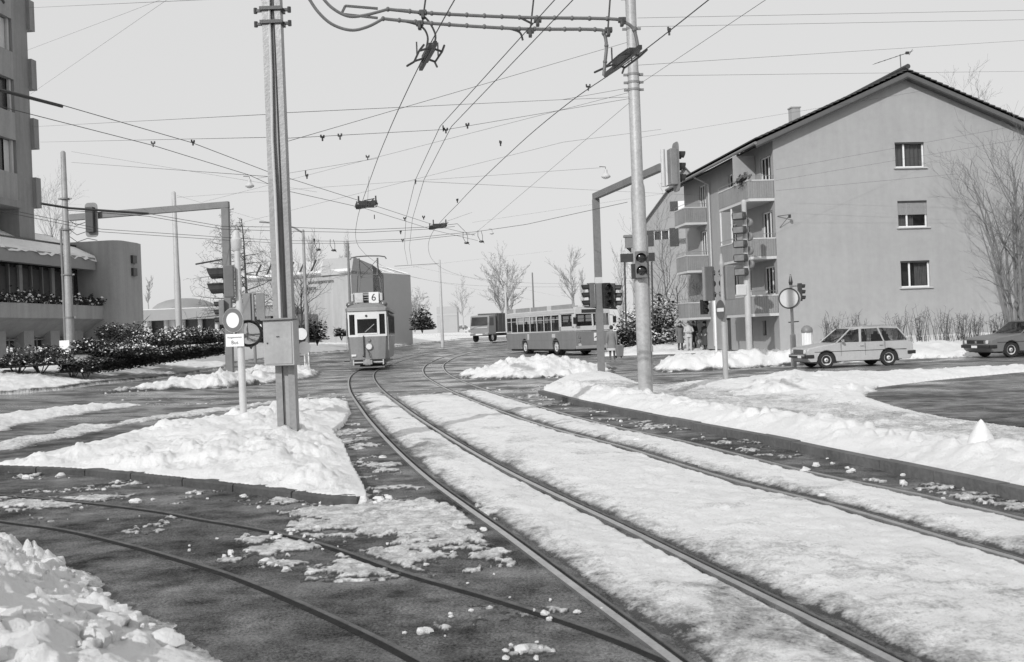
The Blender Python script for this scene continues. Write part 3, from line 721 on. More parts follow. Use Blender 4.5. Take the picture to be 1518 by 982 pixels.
def island_sign_post():
    p = ground(361, 617, .3); p.z -= .05
    root = base_thing('sign_post', 'pale pole on the island with ringed round sign, bus plate and round mirror', 'sign post', p)
    m = LIGHTP
    mb = MB(); mb.lathe([(.068, -.4), (.068, 2.1), (.06, 2.2), (.055, 3.35)], (0, 0, 0), 18); mb.build('pole', m, root, smooth=True)
    mb = MB(); mb.lathe([(.062, 3.2), (.1, 3.26), (.105, 3.42), (.07, 3.46), (.06, 3.56), (.02, 3.6)], (-.01, 0, 0), 16); mb.build('pole_cap', m, root, smooth=True)
    rz = rad(-22)
    # prohibition sign: dark ring round a white field
    mb = MB(); mb.disc((0, 0, 0), .235, .012, (0, -1, 0), 40); s = mb.build('round_sign', LIGHTP, root, loc=(-.1, -.1, 1.88), rot=(0, 0, rz))
    mb = MB(); mb.disc((0, -.008, 0), .228, .006, (0, -1, 0), 40); mb.build('ring', mat('sign_red', .15, .4, .1, 4), s)
    mb = MB(); mb.disc((0, -.012, 0), .145, .006, (0, -1, 0), 40); mb.build('sign_face', WHITEP, s)
    mb = MB(); mb.box((0, 0, 0), (.36, .012, .24)); q = mb.build('text_plate', WHITEP, root, loc=(-.08, -.1, 1.5), rot=(0, 0, rad(-8)), bevel=.005)
    ink = mat('ink', .03, .6, .1, 3)
    text('lettering', 'Ausgenommen', .048, ink, q, (0, -.009, .055), (PI / 2, 0, 0), .001)
    text('lettering', 'Bus', .1, ink, q, (0, -.009, -.045), (PI / 2, 0, 0), .001)
    mb = MB(); mb.lathe([(.24, -.02), (.262, -.02), (.262, .03), (.24, .05), (.24, -.02)], (0, 0, 0), 32, 0, Matrix.Rotation(PI / 2, 3, 'X'), True); k = mb.build('mirror', BLACK, root, loc=(.13, .12, 1.62), rot=(0, 0, rad(20)), smooth=True)
    mb = MB(); pr = [(.001, .05)] + [(.24 * math.sin(t * rad(90)), .05 - .05 * (1 - math.cos(t * rad(90)))) for t in (.25, .5, .75, 1)]
    mb.lathe(list(reversed(pr)), (0, 0, 0), 28, 0, Matrix.Rotation(PI / 2, 3, 'X')); mb.build('mirror_glass', mat('mirror', .55, .06, .03, 3, 0, .95), k, smooth=True)
    mb = MB(); mb.bar((0, .05, 1.62), (.14, .12, 1.62), .03); mb.bar((-.1, -.09, 1.98), (-.02, 0, 2.12), .03); mb.bar((-.02, 0, 2.12), (.05, -.0, 2.26), .03); mb.build('bracket', LIGHTP, root)
    o = signal_head(root, (-.16, -.06, 2.62), rad(-78), 2, .92, .34, mat('signal_grey2', .14, .5, .2, 4), lens_r=.11)
    mb = MB(); mb.bar((-.14, -.02, 2.9), (0, 0, 2.95), .03); mb.bar((-.12, -.02, 2.3), (0, 0, 2.2), .03); mb.tube([(-.05, 0, 2.7), (.05, -.05, 2.4), (.06, 0, 2.3)], .01, 6); mb.build('bracket', MIDP, root)
island_sign_post()

def gantry(label, p0, top, arm_end, w, head_kw, stripe=None, head_loc=None):
    root = base_thing('signal_gantry', label, 'traffic signal gantry', p0)
    lt = Vector(top) - Vector(p0); la = Vector(arm_end) - Vector(p0)
    m = mat('gantry_paint', .16, .5, .2, 2.0, .1)
    mb = MB(); mb.bar((0, 0, -.4), (lt.x, lt.y, lt.z - w / 2 - .002), w * 1.15, w); mb.build('post', m, root, bevel=.012)
    mb = MB(); d = (la - lt).normalized(); mb.bar(lt - d * w * .6, la, w * .8, w * 1.0); mb.build('arm', m, root, bevel=.012)
    if stripe:
        mb = MB(); mb.bar((lt.x * stripe / lt.z, lt.y * stripe / lt.z, stripe), (lt.x * (stripe + .22) / lt.z, lt.y, stripe + .22), w * 1.19, w * 1.05); mb.build('stripe', LIGHTP, root)
    return root, lt, la
# gantry over the side street on the left
gp0 = ground(341, 556, .32); gY = gp0.y
r_, lt, la = gantry('square grey signal gantry reaching over the side street towards the hedge', gp0, at(334, 304, gY), at(104, 323, gY + .3), .25, {})
a = at(134, 326, gY - .15) - gp0
signal_head(r_, tuple(a), rad(178), 3, 1.02, .22, DARKP, plate=True)
a = at(339, 463, gY - .2) - gp0
signal_head(r_, tuple(a + Vector((-.25, -.05, 0))), rad(-80), 3, 1.0, .2, MIDP)
mb = MB(); mb.box((0, 0, 0), (.3, .2, .42)); mb.build('bracket', DARKP, r_, loc=tuple(at(341, 404, gY + .1) - gp0))
mb = MB(); q0 = at(290, 392, gY) - gp0; q1 = at(334, 384, gY) - gp0; mb.tube([q0, q1], .035, 6); mb.build('side_rod', DARKP, r_)
# gantry on the corner heap, arm swinging towards the camera
gp1 = ground(891, 537, .45); Y1 = gp1.y
r_, lt, la = gantry('dark square signal gantry rising from the ploughed snow heap beside the bus', gp1, at(883, 291, Y1), at(981, 248, 30.2), .23, {}, stripe=2.9)
a = at(997, 248, 30.0) - gp1
h = signal_head(r_, tuple(a), rad(100), 3, 1.12, .26, MIDP, plate=True)
mb = MB(); q0 = at(982, 222, 30.15) - gp1; q1 = at(984, 277, 30.15) - gp1; mb.tube([q1, q0], .07, 10); mb.build('hanger_tube', LIGHTP, r_, smooth=True)
signal_head(r_, tuple(at(877, 438, Y1 - .1) - gp1), rad(-82), 3, .93, .3, mat('signal_grey3', .12, .5, .2, 4))
signal_head(r_, tuple(at(899, 438, Y1 - .25) - gp1), rad(20), 3, .93, .2, BLACK)
signal_head(r_, tuple(at(909, 439, Y1 + .1) - gp1), rad(78), 3, .93, .26, DARKP)
mb = MB(); mb.bar(at(866, 455, Y1) - gp1, at(915, 458, Y1) - gp1, .05); mb.bar(at(870, 421, Y1) - gp1, at(912, 421, Y1) - gp1, .04); mb.build('bracket', DARKP, r_)

# round tall poles along the left
def simple_pole(label, px, py_base, py_top, Y, w_base, w_top, m, extras=None, name='line_pole', cat='pole', group=None, steps=None):
    top = at(px[1], py_top, Y); b = at(px[0], py_base, Y)
    root = base_thing(name, label, cat, (b.x, b.y, b.z), 0, group)
    h = top.z - b.z
    round_pole(root, h, w_base * Y / FPX / 2, w_top * Y / FPX / 2, m, steps=steps, z0=-1.0)
    return root, h
STP = mat('pole_paint', .28, .5, .3, 1.6, .1, streak=.2)
r_, h = simple_pole('stepped grey pole with pipes and a pale meter box at the hedge end', (106, 99), 548, 226, 42, 13, 7, STP)
mb = MB(); mb.tube([(-.2, -.05, -.3), (-.2, -.05, 5.9), (-.1, 0, 6.1)], .05, 8); mb.build('cable_pipe', MIDP, r_, smooth=True)
mb = MB(); mb.box((-.1, -.26, .95), (.42, .2, .56)); mb.build('meter_box', WHITEP, r_, bevel=.01)
for z in (2.2, 4.0, 5.9, 7.2): band(r_, z, .19, .06)
mb = MB()
for z in (5.6, 5.9, 6.3): mb.tube([(.15, 0, z), (.5, -.1, z - .25), (.9, 0, z - .1), (1.3, 0, z - .2)], .015, 5)
mb.build('slack_cable', DARKP, r_)
PALEP = mat('pale_pole', .46, .5, .15, 1.5)
r_, h = simple_pole('plain pale tapering pole rising out of the clipped hedge', (266, 257), 505, 286, 50, 9.5, 6, PALEP, steps=[(.16, 3.0), (.135, 3.4)])
r_, h = simple_pole('thin grey pole with a curved bracket arm, beside the community building lettering', (456, 449), 516, 342, 60, 6.0, 4.0, STP)
mb = MB(); mb.tube([(0, 0, h - .15), (-.5, 0, h + .18), (-1.5, 0, h + .5), (-2.6, 0, h + .62)], .05, 8); mb.build('bracket_arm', MIDP, r_, smooth=True)
mb = MB(); mb.disc((-.32, -.16, .85), .36, .03, (0, -1, 0), 20); mb.build('round_sign', WHITEP, r_)
r_, h = simple_pole('dark slim pole standing behind the tram by the building corner', (521, 515), 505, 362, 76, 4.6, 3.4, mat('pole_dark', .16, .5, .2, 2))
r_, h = simple_pole('pale slim pole on the snowy verge between tram and lorry', (656, 653), 505, 386, 95, 5, 3.2, PALEP)
mb = MB(); mb.tube([(0, 0, h - .3), (-2, 0, h - .35), (-4.3, 0, h - .4)], .03, 6); mb.build('bracket_arm', MIDP, r_)
r_, h = simple_pole('pale pole beyond the bus tail, before the big bare tree', (751, 749), 478, 424, 96, 4, 3, PALEP)
mb = MB(); mb.tube([(0, 0, h - .2), (1.5, 0, h - .3)], .03, 6); mb.build('bracket_arm', MIDP, r_)
r_, h = simple_pole('thin dark pole sticking up above the bus roof', (792, 790), 480, 405, 98, 2.6, 2, mat('pole_dark', .16))
# signal backs seen beyond the island
p = ground(377, 520, .2); p = at(378, 520, 34)
r_ = base_thing('traffic_signal', 'pair of grey signal backs on a thin post between island mast and sign post', 'traffic signal', p)
round_pole(r_, 1.9, .05, .05, MIDP)
signal_head(r_, (-.2, .05, 1.5), rad(170), 3, .95, .2, MIDP); signal_head(r_, (.24, .05, 1.5), rad(190), 3, .95, .2, mat('signal_grey4', .22, .5, .2, 3))
# marker post behind the cabinet
p = ground(455, 545, .05)
r_ = base_thing('marker_post', 'short white post with a bent end behind the cabinet', 'marker post', p)
mb = MB(); mb.bar((-.1, 0, 0), (-.1, 0, .75), .07); mb.bar((.12, 0, 0), (.12, 0, .85), .07); mb.bar((-.1, 0, .05), (.12, 0, .05), .06); mb.build('bar', WHITEP, r_)

# signals on the right hand corner
p = ground(1076, 560, .2)
r_ = base_thing('traffic_signal', 'grey post with two signal backs, a pointed cap and a no entry sign', 'traffic signal', p)
sc55 = p.y / FPX
mb = MB(); mb.lathe([(.075, -.4), (.075, 2.1), (.06, 2.2), (.055, 3.05), (.075, 3.1), (.075, 3.18), (.045, 3.24), (.03, 3.42), (.0, 3.45)], (0, 0, 0), 16); mb.build('pole', mat('post_paint', .34, .5, .15, 3), r_, smooth=True)
for x, w, rz, mm in ((-.36, .3, 150, 'sgp1'), (.2, .22, 205, 'sgp2')):
    o = signal_head(r_, (x, .1, 2.62), rad(rz), 3, .98, .22, mat(mm, .2, .5, .15, 3))
mb = MB(); mb.bar((-.3, .06, 2.9), (0, 0, 2.9), .03); mb.bar((-.3, .06, 2.35), (.2, .06, 2.3), .03); mb.tube([(-.2, 0, 2.95), (-.12, -.06, 2.8), (0, -.05, 2.85)], .01, 6); mb.build('bracket', MIDP, r_)
mb = MB(); mb.disc((0, 0, 0), .27, .012, (0, -1, 0), 36); s = mb.build('no_entry_sign', mat('sign_red2', .11, .4, .1, 4), r_, loc=(-.1, -.12, 1.88), rot=(0, 0, rad(-76)))
mb = MB(); mb.box((0, -.01, 0), (.42, .008, .1)); mb.build('white_bar', WHITEP, s)
signal_head(r_, (-.48, .25, 1.98), rad(25), 2, .62, .12, BLACK, name='small_signal')
p = at(1062, 519, 50)
r_ = base_thing('signal_post', 'thin white post carrying nothing but a cap, beside the waiting people', 'post', p)
mb = MB(); mb.lathe([(.055, -.6), (.055, 2.75), (.02, 2.8)], (0, 0, 0), 10); mb.build('pole', WHITEP, r_, smooth=True)
mb = MB(); mb.box((0, 0, 2.7), (.16, .1, .08)); mb.build('cap', MIDP, r_)
p = at(1111, 516, 45)
r_ = base_thing('lane_signal_mast', 'pale pole stacked with five boxed direction lamps in front of the balconies', 'traffic signal', p)
mb = MB(); mb.lathe([(.15, -.6), (.14, 3.6), (.12, 3.8), (.11, 6.45), (.12, 6.5), (.12, 6.62), (.05, 6.7)], (0, 0, 0), 18); mb.build('pole', PALEP, r_, smooth=True)
for i in range(5):
    z = 5.95 - i * .63
    mb = MB(); mb.loft([[(-.26, 0, -.17), (.26, 0, -.17), (.30, 0, -.05), (.26, 0, .17), (-.26, 0, .17), (-.30, 0, .05)], [(-.26, -.34, -.17), (.26, -.34, -.17), (.30, -.34, -.05), (.26, -.34, .17), (-.26, -.34, .17), (-.30, -.34, .05)]])
    o = mb.build('lamp_box', DARKP, r_, loc=(-.18, -.08, z), rot=(0, 0, rad(-38)), bevel=.02)
    mb = MB(); mb.box((0, -.345, 0), (.46, .01, .26)); mb.build('lamp_face', mat('lamp_face', .2, .3, .25, 5), o)
    if i < 4:
        mb = MB(); mb.lathe([(.17, -.08), (.2, -.05), (.2, .05), (.17, .08)], (0, 0, 0), 18, 0, Matrix.Rotation(PI / 2, 3, 'Y')); mb.build('back_lamp', MIDP, r_, loc=(.22, .12, z - .28), rot=(0, 0, rad(35)), smooth=True)
mb = MB(); mb.box((-.28, -.1, 2.62), (.5, .12, .52)); mb.build('square_sign_frame', LIGHTP, r_, bevel=.06)
# round sign drum with a side signal
p = ground(1177, 543, .02)
r_ = base_thing('signal_post', 'grey post with a big blank round sign drum and small side signal', 'signal post', p)
mb = MB(); mb.lathe([(.105, -.3), (.105, 1.15), (.06, 1.2), (.055, 3.1), (.03, 3.35)], (0, 0, 0), 16); mb.build('pole', mat('post_paint', .34, .5, .15, 3), r_, smooth=True)
mb = MB(); mb.lathe([(.34, .2), (.37, .16), (.37, -.06), (.35, -.08)], (0, 0, 0), 32, 0, Matrix.Rotation(PI / 2, 3, 'X')); d = mb.build('sign_drum', LIGHTP, r_, loc=(-.06, -.1, 2.5), rot=(0, 0, rad(-30)), smooth=True)
mb = MB(); mb.lathe([(.335, .0), (.385, .0), (.385, .03), (.335, .03), (.335, .0)], (0, 0, 0), 36, 0, Matrix.Rotation(PI / 2, 3, 'X'), True); mb.build('rim', DARKP, d, loc=(0, -.2, 0), smooth=True)
mb = MB(); mb.disc((0, -.215, 0), .335, .01, (0, -1, 0), 36); mb.build('sign_face', LIGHTP, d)
signal_head(r_, (.34, .05, 2.72), rad(86), 3, .68, .2, DARKP)
mb = MB(); mb.bar((.0, 0, 2.95), (.32, .04, 2.95), .03); mb.build('signal_bracket', DARKP, r_); mb = MB(); mb.bar((-.14, 0, 1.62), (.24, 0, 1.64), .04); mb.build('cross_arm', DARKP, r_); mb = MB(); mb.lathe([(.06, 3.0), (.08, 3.1), (.02, 3.4)], (0, 0, 0), 8); mb.build('pole_cap', DARKP, r_)
p = at(1197, 512, 43)
r_ = base_thing('hydrant_pillar', 'stubby white pillar with a dark domed cap at the foot of the gable', 'pillar', p)
mb = MB(); mb.lathe([(.2, -.5), (.2, .55)], (0, 0, 0), 16)
for k in range(6): a = k * PI / 3; mb.box((.2 * math.cos(a), .2 * math.sin(a), .2), (.05, .05, .7), a)
mb.build('body', WHITEP, r_, smooth=True)
mb = MB(); mb.lathe([(.24, .55), (.25, .62), (.22, .74), (.1, .84), (.0, .86)], (0, 0, 0), 16); mb.build('cap', MIDP, r_, smooth=True)
# direction board seen from behind, on two thin posts with a lamp
p = at(945, 480, 47)
r_ = base_thing('direction_board', 'dark back of a long direction board on thin posts behind the round mast', 'sign board', p)
q = lambda a, b: at(a, b, 47) - p
mb = MB(); c = q(945, 382); mb.box(tuple(c), (1.62, .1, .4)); mb.build('board', DARKP, r_, bevel=.01)
for a_ in (927, 967):
    mb = MB(); mb.tube([q(a_ + 1, 480), q(a_ - 1, 388)], .04, 8); mb.build('post', DARKP, r_)
mb = MB(); c = q(932, 360); mb.box((c.x, c.y, c.z), (.32, .3, .5)); mb.box((c.x, c.y, c.z + .3), (.46, .4, .1)); mb.build('lamp_box', MIDP, r_)
# snow cone
cm = MB(); rn = random.Random(2); g = ground(1456, 672, .12)
rings = []
for k in range(8):
    t = k / 7; rr_ = .155 * (1 - t) ** .8 + .035 * (1 - t * .9); rings.append([(rr_ * math.cos(a * PI / 6) * rn.uniform(.82, 1.15), rr_ * math.sin(a * PI / 6) * rn.uniform(.82, 1.15), .36 * t + rn.uniform(-.012, .012)) for a in range(12)])

cm.loft([[(x * 1.35, y * 1.35, z * 1.25) for x, y, z in r] for r in rings]); o = cm.build('snow_cone', SNOW, smooth='all', loc=(g.x, g.y, g.z - .06)); tag(o, 'knee high pointed lump of snow standing alone on the right bank', 'snow lump')
sb = o.modifiers.new('s', 'SUBSURF'); sb.levels = 1; sb.render_levels = 1
# ------------------------------------------------------------------ walls with real openings
def wall_grid(mb, w, h, holes, fn, depth=.18, mi=0, u0=0.0, v0=0.0):
    """flat wall u0..w, v0..h with rectangular openings [(u0,v0,u1,v1)] and reveals; fn(u, v, d) -> point, d is depth into the wall"""
    us = sorted({u0, w} | {x for q in holes for x in (q[0], q[2])}); vs = sorted({v0, h} | {x for q in holes for x in (q[1], q[3])})
    for i in range(len(us) - 1):
        for j in range(len(vs) - 1):
            uc, vc = (us[i] + us[i + 1]) / 2, (vs[j] + vs[j + 1]) / 2
            if any(q[0] < uc < q[2] and q[1] < vc < q[3] for q in holes): continue
            mb.quad(fn(us[i], vs[j], 0), fn(us[i + 1], vs[j], 0), fn(us[i + 1], vs[j + 1], 0), fn(us[i], vs[j + 1], 0), mi)
    for a, b, c, d in holes:
        P = [(a, b), (c, b), (c, d), (a, d)]
        for k in range(4):
            (x, y), (x2, y2) = P[k], P[(k + 1) % 4]
            mb.quad(fn(x, y, 0), fn(x2, y2, 0), fn(x2, y2, depth), fn(x, y, depth), mi)
def window(root, fn, a, b, c, d, mull=(.5,), depth=.1, fw=.07, name='window', curtain=None, frame_m=None, shutter=0.0):
    """frame with glass set into the opening a,b,c,d"""
    mb = MB()
    def bar(u0, v0, u1, v1, t=.05): 
        vs = [fn(u0, v0, depth), fn(u1, v0, depth), fn(u1, v1, depth), fn(u0, v1, depth), fn(u0, v0, depth + t), fn(u1, v0, depth + t), fn(u1, v1, depth + t), fn(u0, v1, depth + t)]
        mb.add(vs, [(0, 1, 2, 3), (7, 6, 5, 4), (0, 4, 5, 1), (1, 5, 6, 2), (2, 6, 7, 3), (3, 7, 4, 0)])
    bar(a, b, c, b + fw); bar(a, d - fw, c, d); bar(a, b + fw, a + fw, d - fw); bar(c - fw, b + fw, c, d - fw)
    for m in mull:
        x = a + (c - a) * m; bar(x - fw * .6, b + fw, x + fw * .6, d - fw)
    f = mb.build(name, frame_m or WHITEP, root)
    mb = MB(); t = depth + .03
    mb.quad(fn(a, b, t), fn(c, b, t), fn(c, d, t), fn(a, d, t)); mb.build('pane', GLASS, f)
    if curtain:
        mb = MB(); u0, u1 = a + (c - a) * curtain[0], a + (c - a) * curtain[1]; n = 14
        for k in range(n):
            p, q = u0 + (u1 - u0) * k / n, u0 + (u1 - u0) * (k + 1) / n; dk = depth + .16 + (.05 if k % 2 else 0); dq = depth + .16 + (0 if k % 2 else .05)
            mb.quad(fn(p, b, dk), fn(q, b, dq), fn(q, d, dq), fn(p, d, dk))
        mb.build('curtain', mat('curtain', .3, .9, .2, 3), f)
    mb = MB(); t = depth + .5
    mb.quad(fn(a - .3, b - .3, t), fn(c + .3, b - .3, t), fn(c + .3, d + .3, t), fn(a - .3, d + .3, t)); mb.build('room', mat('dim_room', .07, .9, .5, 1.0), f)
    return f
# ------------------------------------------------------------------ apartment house on the right
def gable_house():
    ang = rad(7); e = Vector((math.cos(ang), math.sin(ang), 0)); n = Vector((-math.sin(ang), math.cos(ang), 0))   # e along the gable, n along the long side (away)
    O = Vector((12.9, 48.0, 0)); W = 13.6; Ln = 14.6; ZE = 10.5; ZR = 13.35; Z0 = .2
    root = thing('apartment_house', 'three storey rendered apartment house with tiled gable roof, balconies and a plain windowed end wall', 'house', tuple(O), ang)
    plaster = mat('plaster', .36, .9, .10, .3, .3, bscale=30, streak=.055)
    plaster2 = mat('plaster_bay', .34, .9, .08, .4, .25, bscale=30, streak=.08)
    fg = lambda u, v, d: (u, d, v)                  # gable wall, looks to -y
    fs = lambda u, v, d: (d, u, v)                  # long front, looks to -x  (u runs away along +y)
    gw = [(6.22, 8.98, 7.74, 10.22), (6.25, 6.05, 7.78, 7.35), (6.28, 3.1, 7.8, 4.4)]
    mb = MB(); wall_grid(mb, W, ZE, gw, fg, v0=Z0); mb.poly([(0, 0, ZE), (W, 0, ZE), (W / 2, 0, ZR)]); mb.build('gable_wall', plaster, root)
    mb = MB()
    side = []
    for k, zf in enumerate((2.35, 5.05, 7.75)):
        side += [(.35, zf + .65, 1.7, zf + 2.05), (3.5, zf + .1, 4.3, zf + 2.1), (10.35, zf + .15, 11.6, zf + 2.15), (5.4, zf + .8, 6.4, zf + 2.0)]
    low = [(6.9, Z0, 7.9, 2.0), (3.6, Z0, 4.5, 1.95), (1.7, 1.0, 2.2, 1.75)]
    wall_grid(mb, Ln, ZE, side + low, fs, v0=Z0, u0=0.001); mb.build('front_wall', plaster2, root)
    mb = MB(); mb.quad((W, 0, Z0), (W, Ln, Z0), (W, Ln, ZE), (W, 0, ZE)); mb.quad((0, Ln, Z0), (W, Ln, Z0), (W, Ln, ZE), (0, Ln, ZE)); mb.poly([(0, Ln, ZE), (W, Ln, ZE), (W / 2, Ln, ZR)]); mb.build('rear_wall', plaster, root)
    # gable windows: open, shutter half down, curtain
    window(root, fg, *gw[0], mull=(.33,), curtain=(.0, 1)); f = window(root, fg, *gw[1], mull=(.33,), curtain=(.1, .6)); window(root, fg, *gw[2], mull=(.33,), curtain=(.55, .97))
    a, b, c, d = gw[1]; mb = MB(); k = 22; z1 = b + .62
    for i in range(k): z = z1 + (d - z1) * i / k; zz = z1 + (d - z1) * (i + .9) / k; mb.add([fg(a, z, .03), fg(c, z, .03), fg(c, zz, .045), fg(a, zz, .045)], [(0, 1, 2, 3)])
    mb.build('roller_shutter', mat('shutter', .34, .6, .06, 4), f)
    for a, b, c, d in gw:
        mb = MB(); mb.box(((a + c) / 2, -.035, b - .035), (c - a + .2, .15, .05)); mb.build('sill', LIGHTP, root)
        mb = MB(); mb.box(((a + c) / 2, .04, d - .05), (c - a, .06, .09)); mb.build('shutter_box', DARKP, root)
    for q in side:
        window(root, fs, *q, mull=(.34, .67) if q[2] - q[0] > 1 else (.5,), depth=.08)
    for q in low[:2]:
        mb = MB(); mb.quad(fs(q[0], q[1], .16), fs(q[2], q[1], .16), fs(q[2], q[3], .16), fs(q[0], q[3], .16)); mb.build('door', mat('cellar_door', .06, .6, .3, 3), root)
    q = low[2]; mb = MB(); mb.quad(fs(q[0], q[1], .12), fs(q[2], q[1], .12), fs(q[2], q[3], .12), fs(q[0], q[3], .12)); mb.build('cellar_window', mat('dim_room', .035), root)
    # canopy of the entrance arch
    ribs = mat('balcony_sheet', .24, .7, .14, .8, .1, streak=.16)
    slabm = mat('balcony_slab', .55, .8, .1, 2)
    def balcony(u0, u1, z, dep):
        mb = MB(); mb.box((-dep / 2, (u0 + u1) / 2, z - .07), (dep, u1 - u0, .14)); o = mb.build('balcony', slabm, root)
        mb = MB(); step = .11; h0, h1 = z + .003, z + .82
        def run(p, q):
            p, q = Vector(p), Vector(q); L = (q - p).length; k = max(2, int(L / step)); t = (q - p) / k; nn = Vector((-t.y, t.x, 0)).normalized() * .018
            for i in range(k):
                a = p + t * i; b = p + t * (i + 1); m1 = a + t * .18 + nn; m2 = a + t * .82 + nn
                ch = [a, m1, m2, b]
                for j in range(3): mb.quad((ch[j].x, ch[j].y, h0), (ch[j + 1].x, ch[j + 1].y, h0), (ch[j + 1].x, ch[j + 1].y, h1), (ch[j].x, ch[j].y, h1))
        run((-.02, u0, 0), (-dep, u0, 0)); run((-dep, u0, 0), (-dep, u1, 0)); run((-dep, u1, 0), (-.02, u1, 0)); mb.build('parapet', ribs, o)
        mb = MB(); z2 = z + .86; mb.bar((0, u0, z2), (-dep - .03, u0, z2), .07, .06); mb.bar((-dep, u0, z2), (-dep, u1, z2), .07, .06); mb.bar((-dep - .03, u1, z2), (0, u1, z2), .07, .06)
        mb.build('handrail', LIGHTP, o)
        mb = MB(); z3 = z + 1.08; mb.bar((0, u0 + .02, z3), (-dep, u0 + .02, z3), .02); mb.bar((-dep, u0 + .02, z3), (-dep, u1, z3), .02); mb.bar((-dep, u0 + .02, z2), (-dep, u0 + .02, z3), .02); mb.bar((-dep, u1, z2), (-dep, u1, z3), .02); mb.build('top_rail', MIDP, o)
        return o
    for k, z in enumerate((2.1, 4.85, 7.65)):
        b1 = balcony(.02, 4.3, z, 1.3)
        if k == 1:
            mb = MB(); 
            for u in (4.25, 2.6): mb.bar((-1.26, u, z + .88), (-1.26, u, z + 2.62), .06)
            mb.build('screen_post', WHITEP, b1)
        if k == 2: 
            mb = MB(); mb.box((-.6, 2.35, z + 1.35), (1.15, .08, 2.2)); mb.build('partition', plaster, b1)
            mb = MB(); rn = random.Random(8)
            for i in range(240):
                x, y, zz = -1.3 + rn.gauss(0, .1), .75 + rn.gauss(0, .35), z + .95 + abs(rn.gauss(0, .13)) - (.5 * rn.random() ** 2 if rn.random() < .35 else 0)
                a = rn.uniform(0, 6.3); s = rn.uniform(.03, .08); mb.quad((x - s, y, zz - s), (x + s * math.cos(a), y + s * math.sin(a), zz - s * .3), (x + s, y, zz + s), (x - s * math.cos(a), y - s * math.sin(a), zz + s * .5))
            mb.build('balcony_foliage', mat('dry_plant', .09, .8, .6, 9), b1, recalc=False)
        balcony(10.3, 12.4, z, 1.3)
    # roof
    tiles = mat('roof_tiles', .055, .85, .3, 2.0, .3)
    soffit = mat('soffit', .1, .8, .2, 3); fascia = mat('fascia_board', .11, .6, .15, 3)
    sl = (ZR - ZE) / (W / 2); ov = 1.0; oy = .45; th = .34
    for s in (0, 1):
        mb = MB(); ncol, nrow = 30, 26; E0 = -ov if s == 0 else W + ov
        # overlapping courses give the ragged verge
        for i in range(nrow):
            t0, t1 = i / nrow, (i + 1) / nrow
            x0 = E0 + (W / 2 - E0) * t0; x1 = E0 + (W / 2 - E0) * (t1 + .004)
            z0 = ZE + sl * (min(x0, W - x0)) + th + .07; z1 = ZE + sl * (min(x1, W - x1)) + th + .015
            y0, y1 = -oy, Ln + oy
            mb.add([(x0, y0, z0), (x0, y1, z0), (x1, y1, z1), (x1, y0, z1), (x0, y0, z0 - .06), (x0, y1, z0 - .06), (x1, y0, z1 - .06), (x1, y1, z1 - .06)], [(0, 1, 2, 3), (0, 4, 5, 1), (0, 3, 6, 4), (1, 5, 7, 2)])
        r_ = mb.build('roof', tiles, root)
        mb = MB(); zE = ZE + sl * (-ov) + .04
        mb.quad((E0, -oy + .03, zE), (W / 2, -oy + .03, ZR + .04), (W / 2, Ln + oy - .03, ZR + .04), (E0, Ln + oy - .03, zE)); mb.build('soffit_boards', soffit, r_)
        for y in (-oy + .02, Ln + oy - .06):
            mb = MB(); mb.add([(E0, y, zE - .06), (W / 2, y, ZR - .02), (W / 2, y, ZR + .2), (E0, y, zE + .16), (E0, y + .04, zE - .06), (W / 2, y + .04, ZR - .02), (W / 2, y + .04, ZR + .2), (E0, y + .04, zE + .16)], [(0, 1, 2, 3), (7, 6, 5, 4), (0, 4, 5, 1), (3, 2, 6, 7), (0, 3, 7, 4), (1, 5, 6, 2)])
            mb.add([(E0, y - .05, zE - .14), (W / 2, y - .05, ZR - .1), (W / 2, y - .05, ZR - .03), (E0, y - .05, zE - .07), (E0, y + .3, zE - .14), (W / 2, y + .3, ZR - .1)], [(0, 1, 2, 3), (0, 4, 5, 1)], 1)
            mb.build('verge_board', [fascia, DARKP], r_)
        g = MB(); g.tube([(E0 - .02, -oy, zE + .1), (E0 - .02, Ln + oy, zE + .1)], .08, 8); g.build('gutter', MIDP, r_, smooth=True)
    mb = MB(); mb.tube([(W / 2, -oy - .05, ZR + th + .12), (W / 2, Ln + oy, ZR + th + .12)], .13, 8); mb.build('ridge_cap', tiles, root)
    mb = MB(); mb.tube([(-.98, 9.6, ZE - .3), (-.5, 9.55, ZE - .55), (-.1, 9.5, ZE - .8), (-.09, 9.5, 5), (-.09, 9.5, .4)], .05, 8); mb.build('downpipe', LIGHTP, root, smooth=True)
    mb = MB(); mb.box((4.6, 8.0, 13.2), (.5, .5, 1.0)); mb.box((4.6, 8.0, 13.73), (.58, .58, .07)); mb.build('chimney', plaster, root)
    mb = MB(); x, y, z = W / 2 + .05, .25, ZR + .2
    mb.tube([(x, y, z - .2), (x - .02, y, z + 1.05)], .022, 6); A = Vector((x - 1.45, y - .15, z + .55)); B = Vector((x + .65, y + .1, z + 1.22)); mb.tube([A, B], .014, 5)
    for t in (.05, .2, .35, .5, .65, .78, .86, .93): c = A.lerp(B, t); mb.tube([c + Vector((.05, -.28, 0)), c + Vector((-.05, .28, 0))], .008, 4)
    mb.box(tuple(A.lerp(B, .88)), (.16, .1, .12)); mb.tube([B + Vector((-.15, 0, -.18)), B + Vector((.05, 0, .12))], .012, 4)
    mb.build('television_aerial', DARKP, root)
    # iron bracket on the corner
    mb = MB(); mb.bar((.1, -.02, 6.75), (.62, -.35, 6.78), .03); mb.bar((.2, -.02, 6.2), (.55, -.3, 6.7), .02); mb.box((.58, -.33, 6.7), (.1, .1, .16)); mb.build('wire_bracket', DARKP, root)
gable_house()

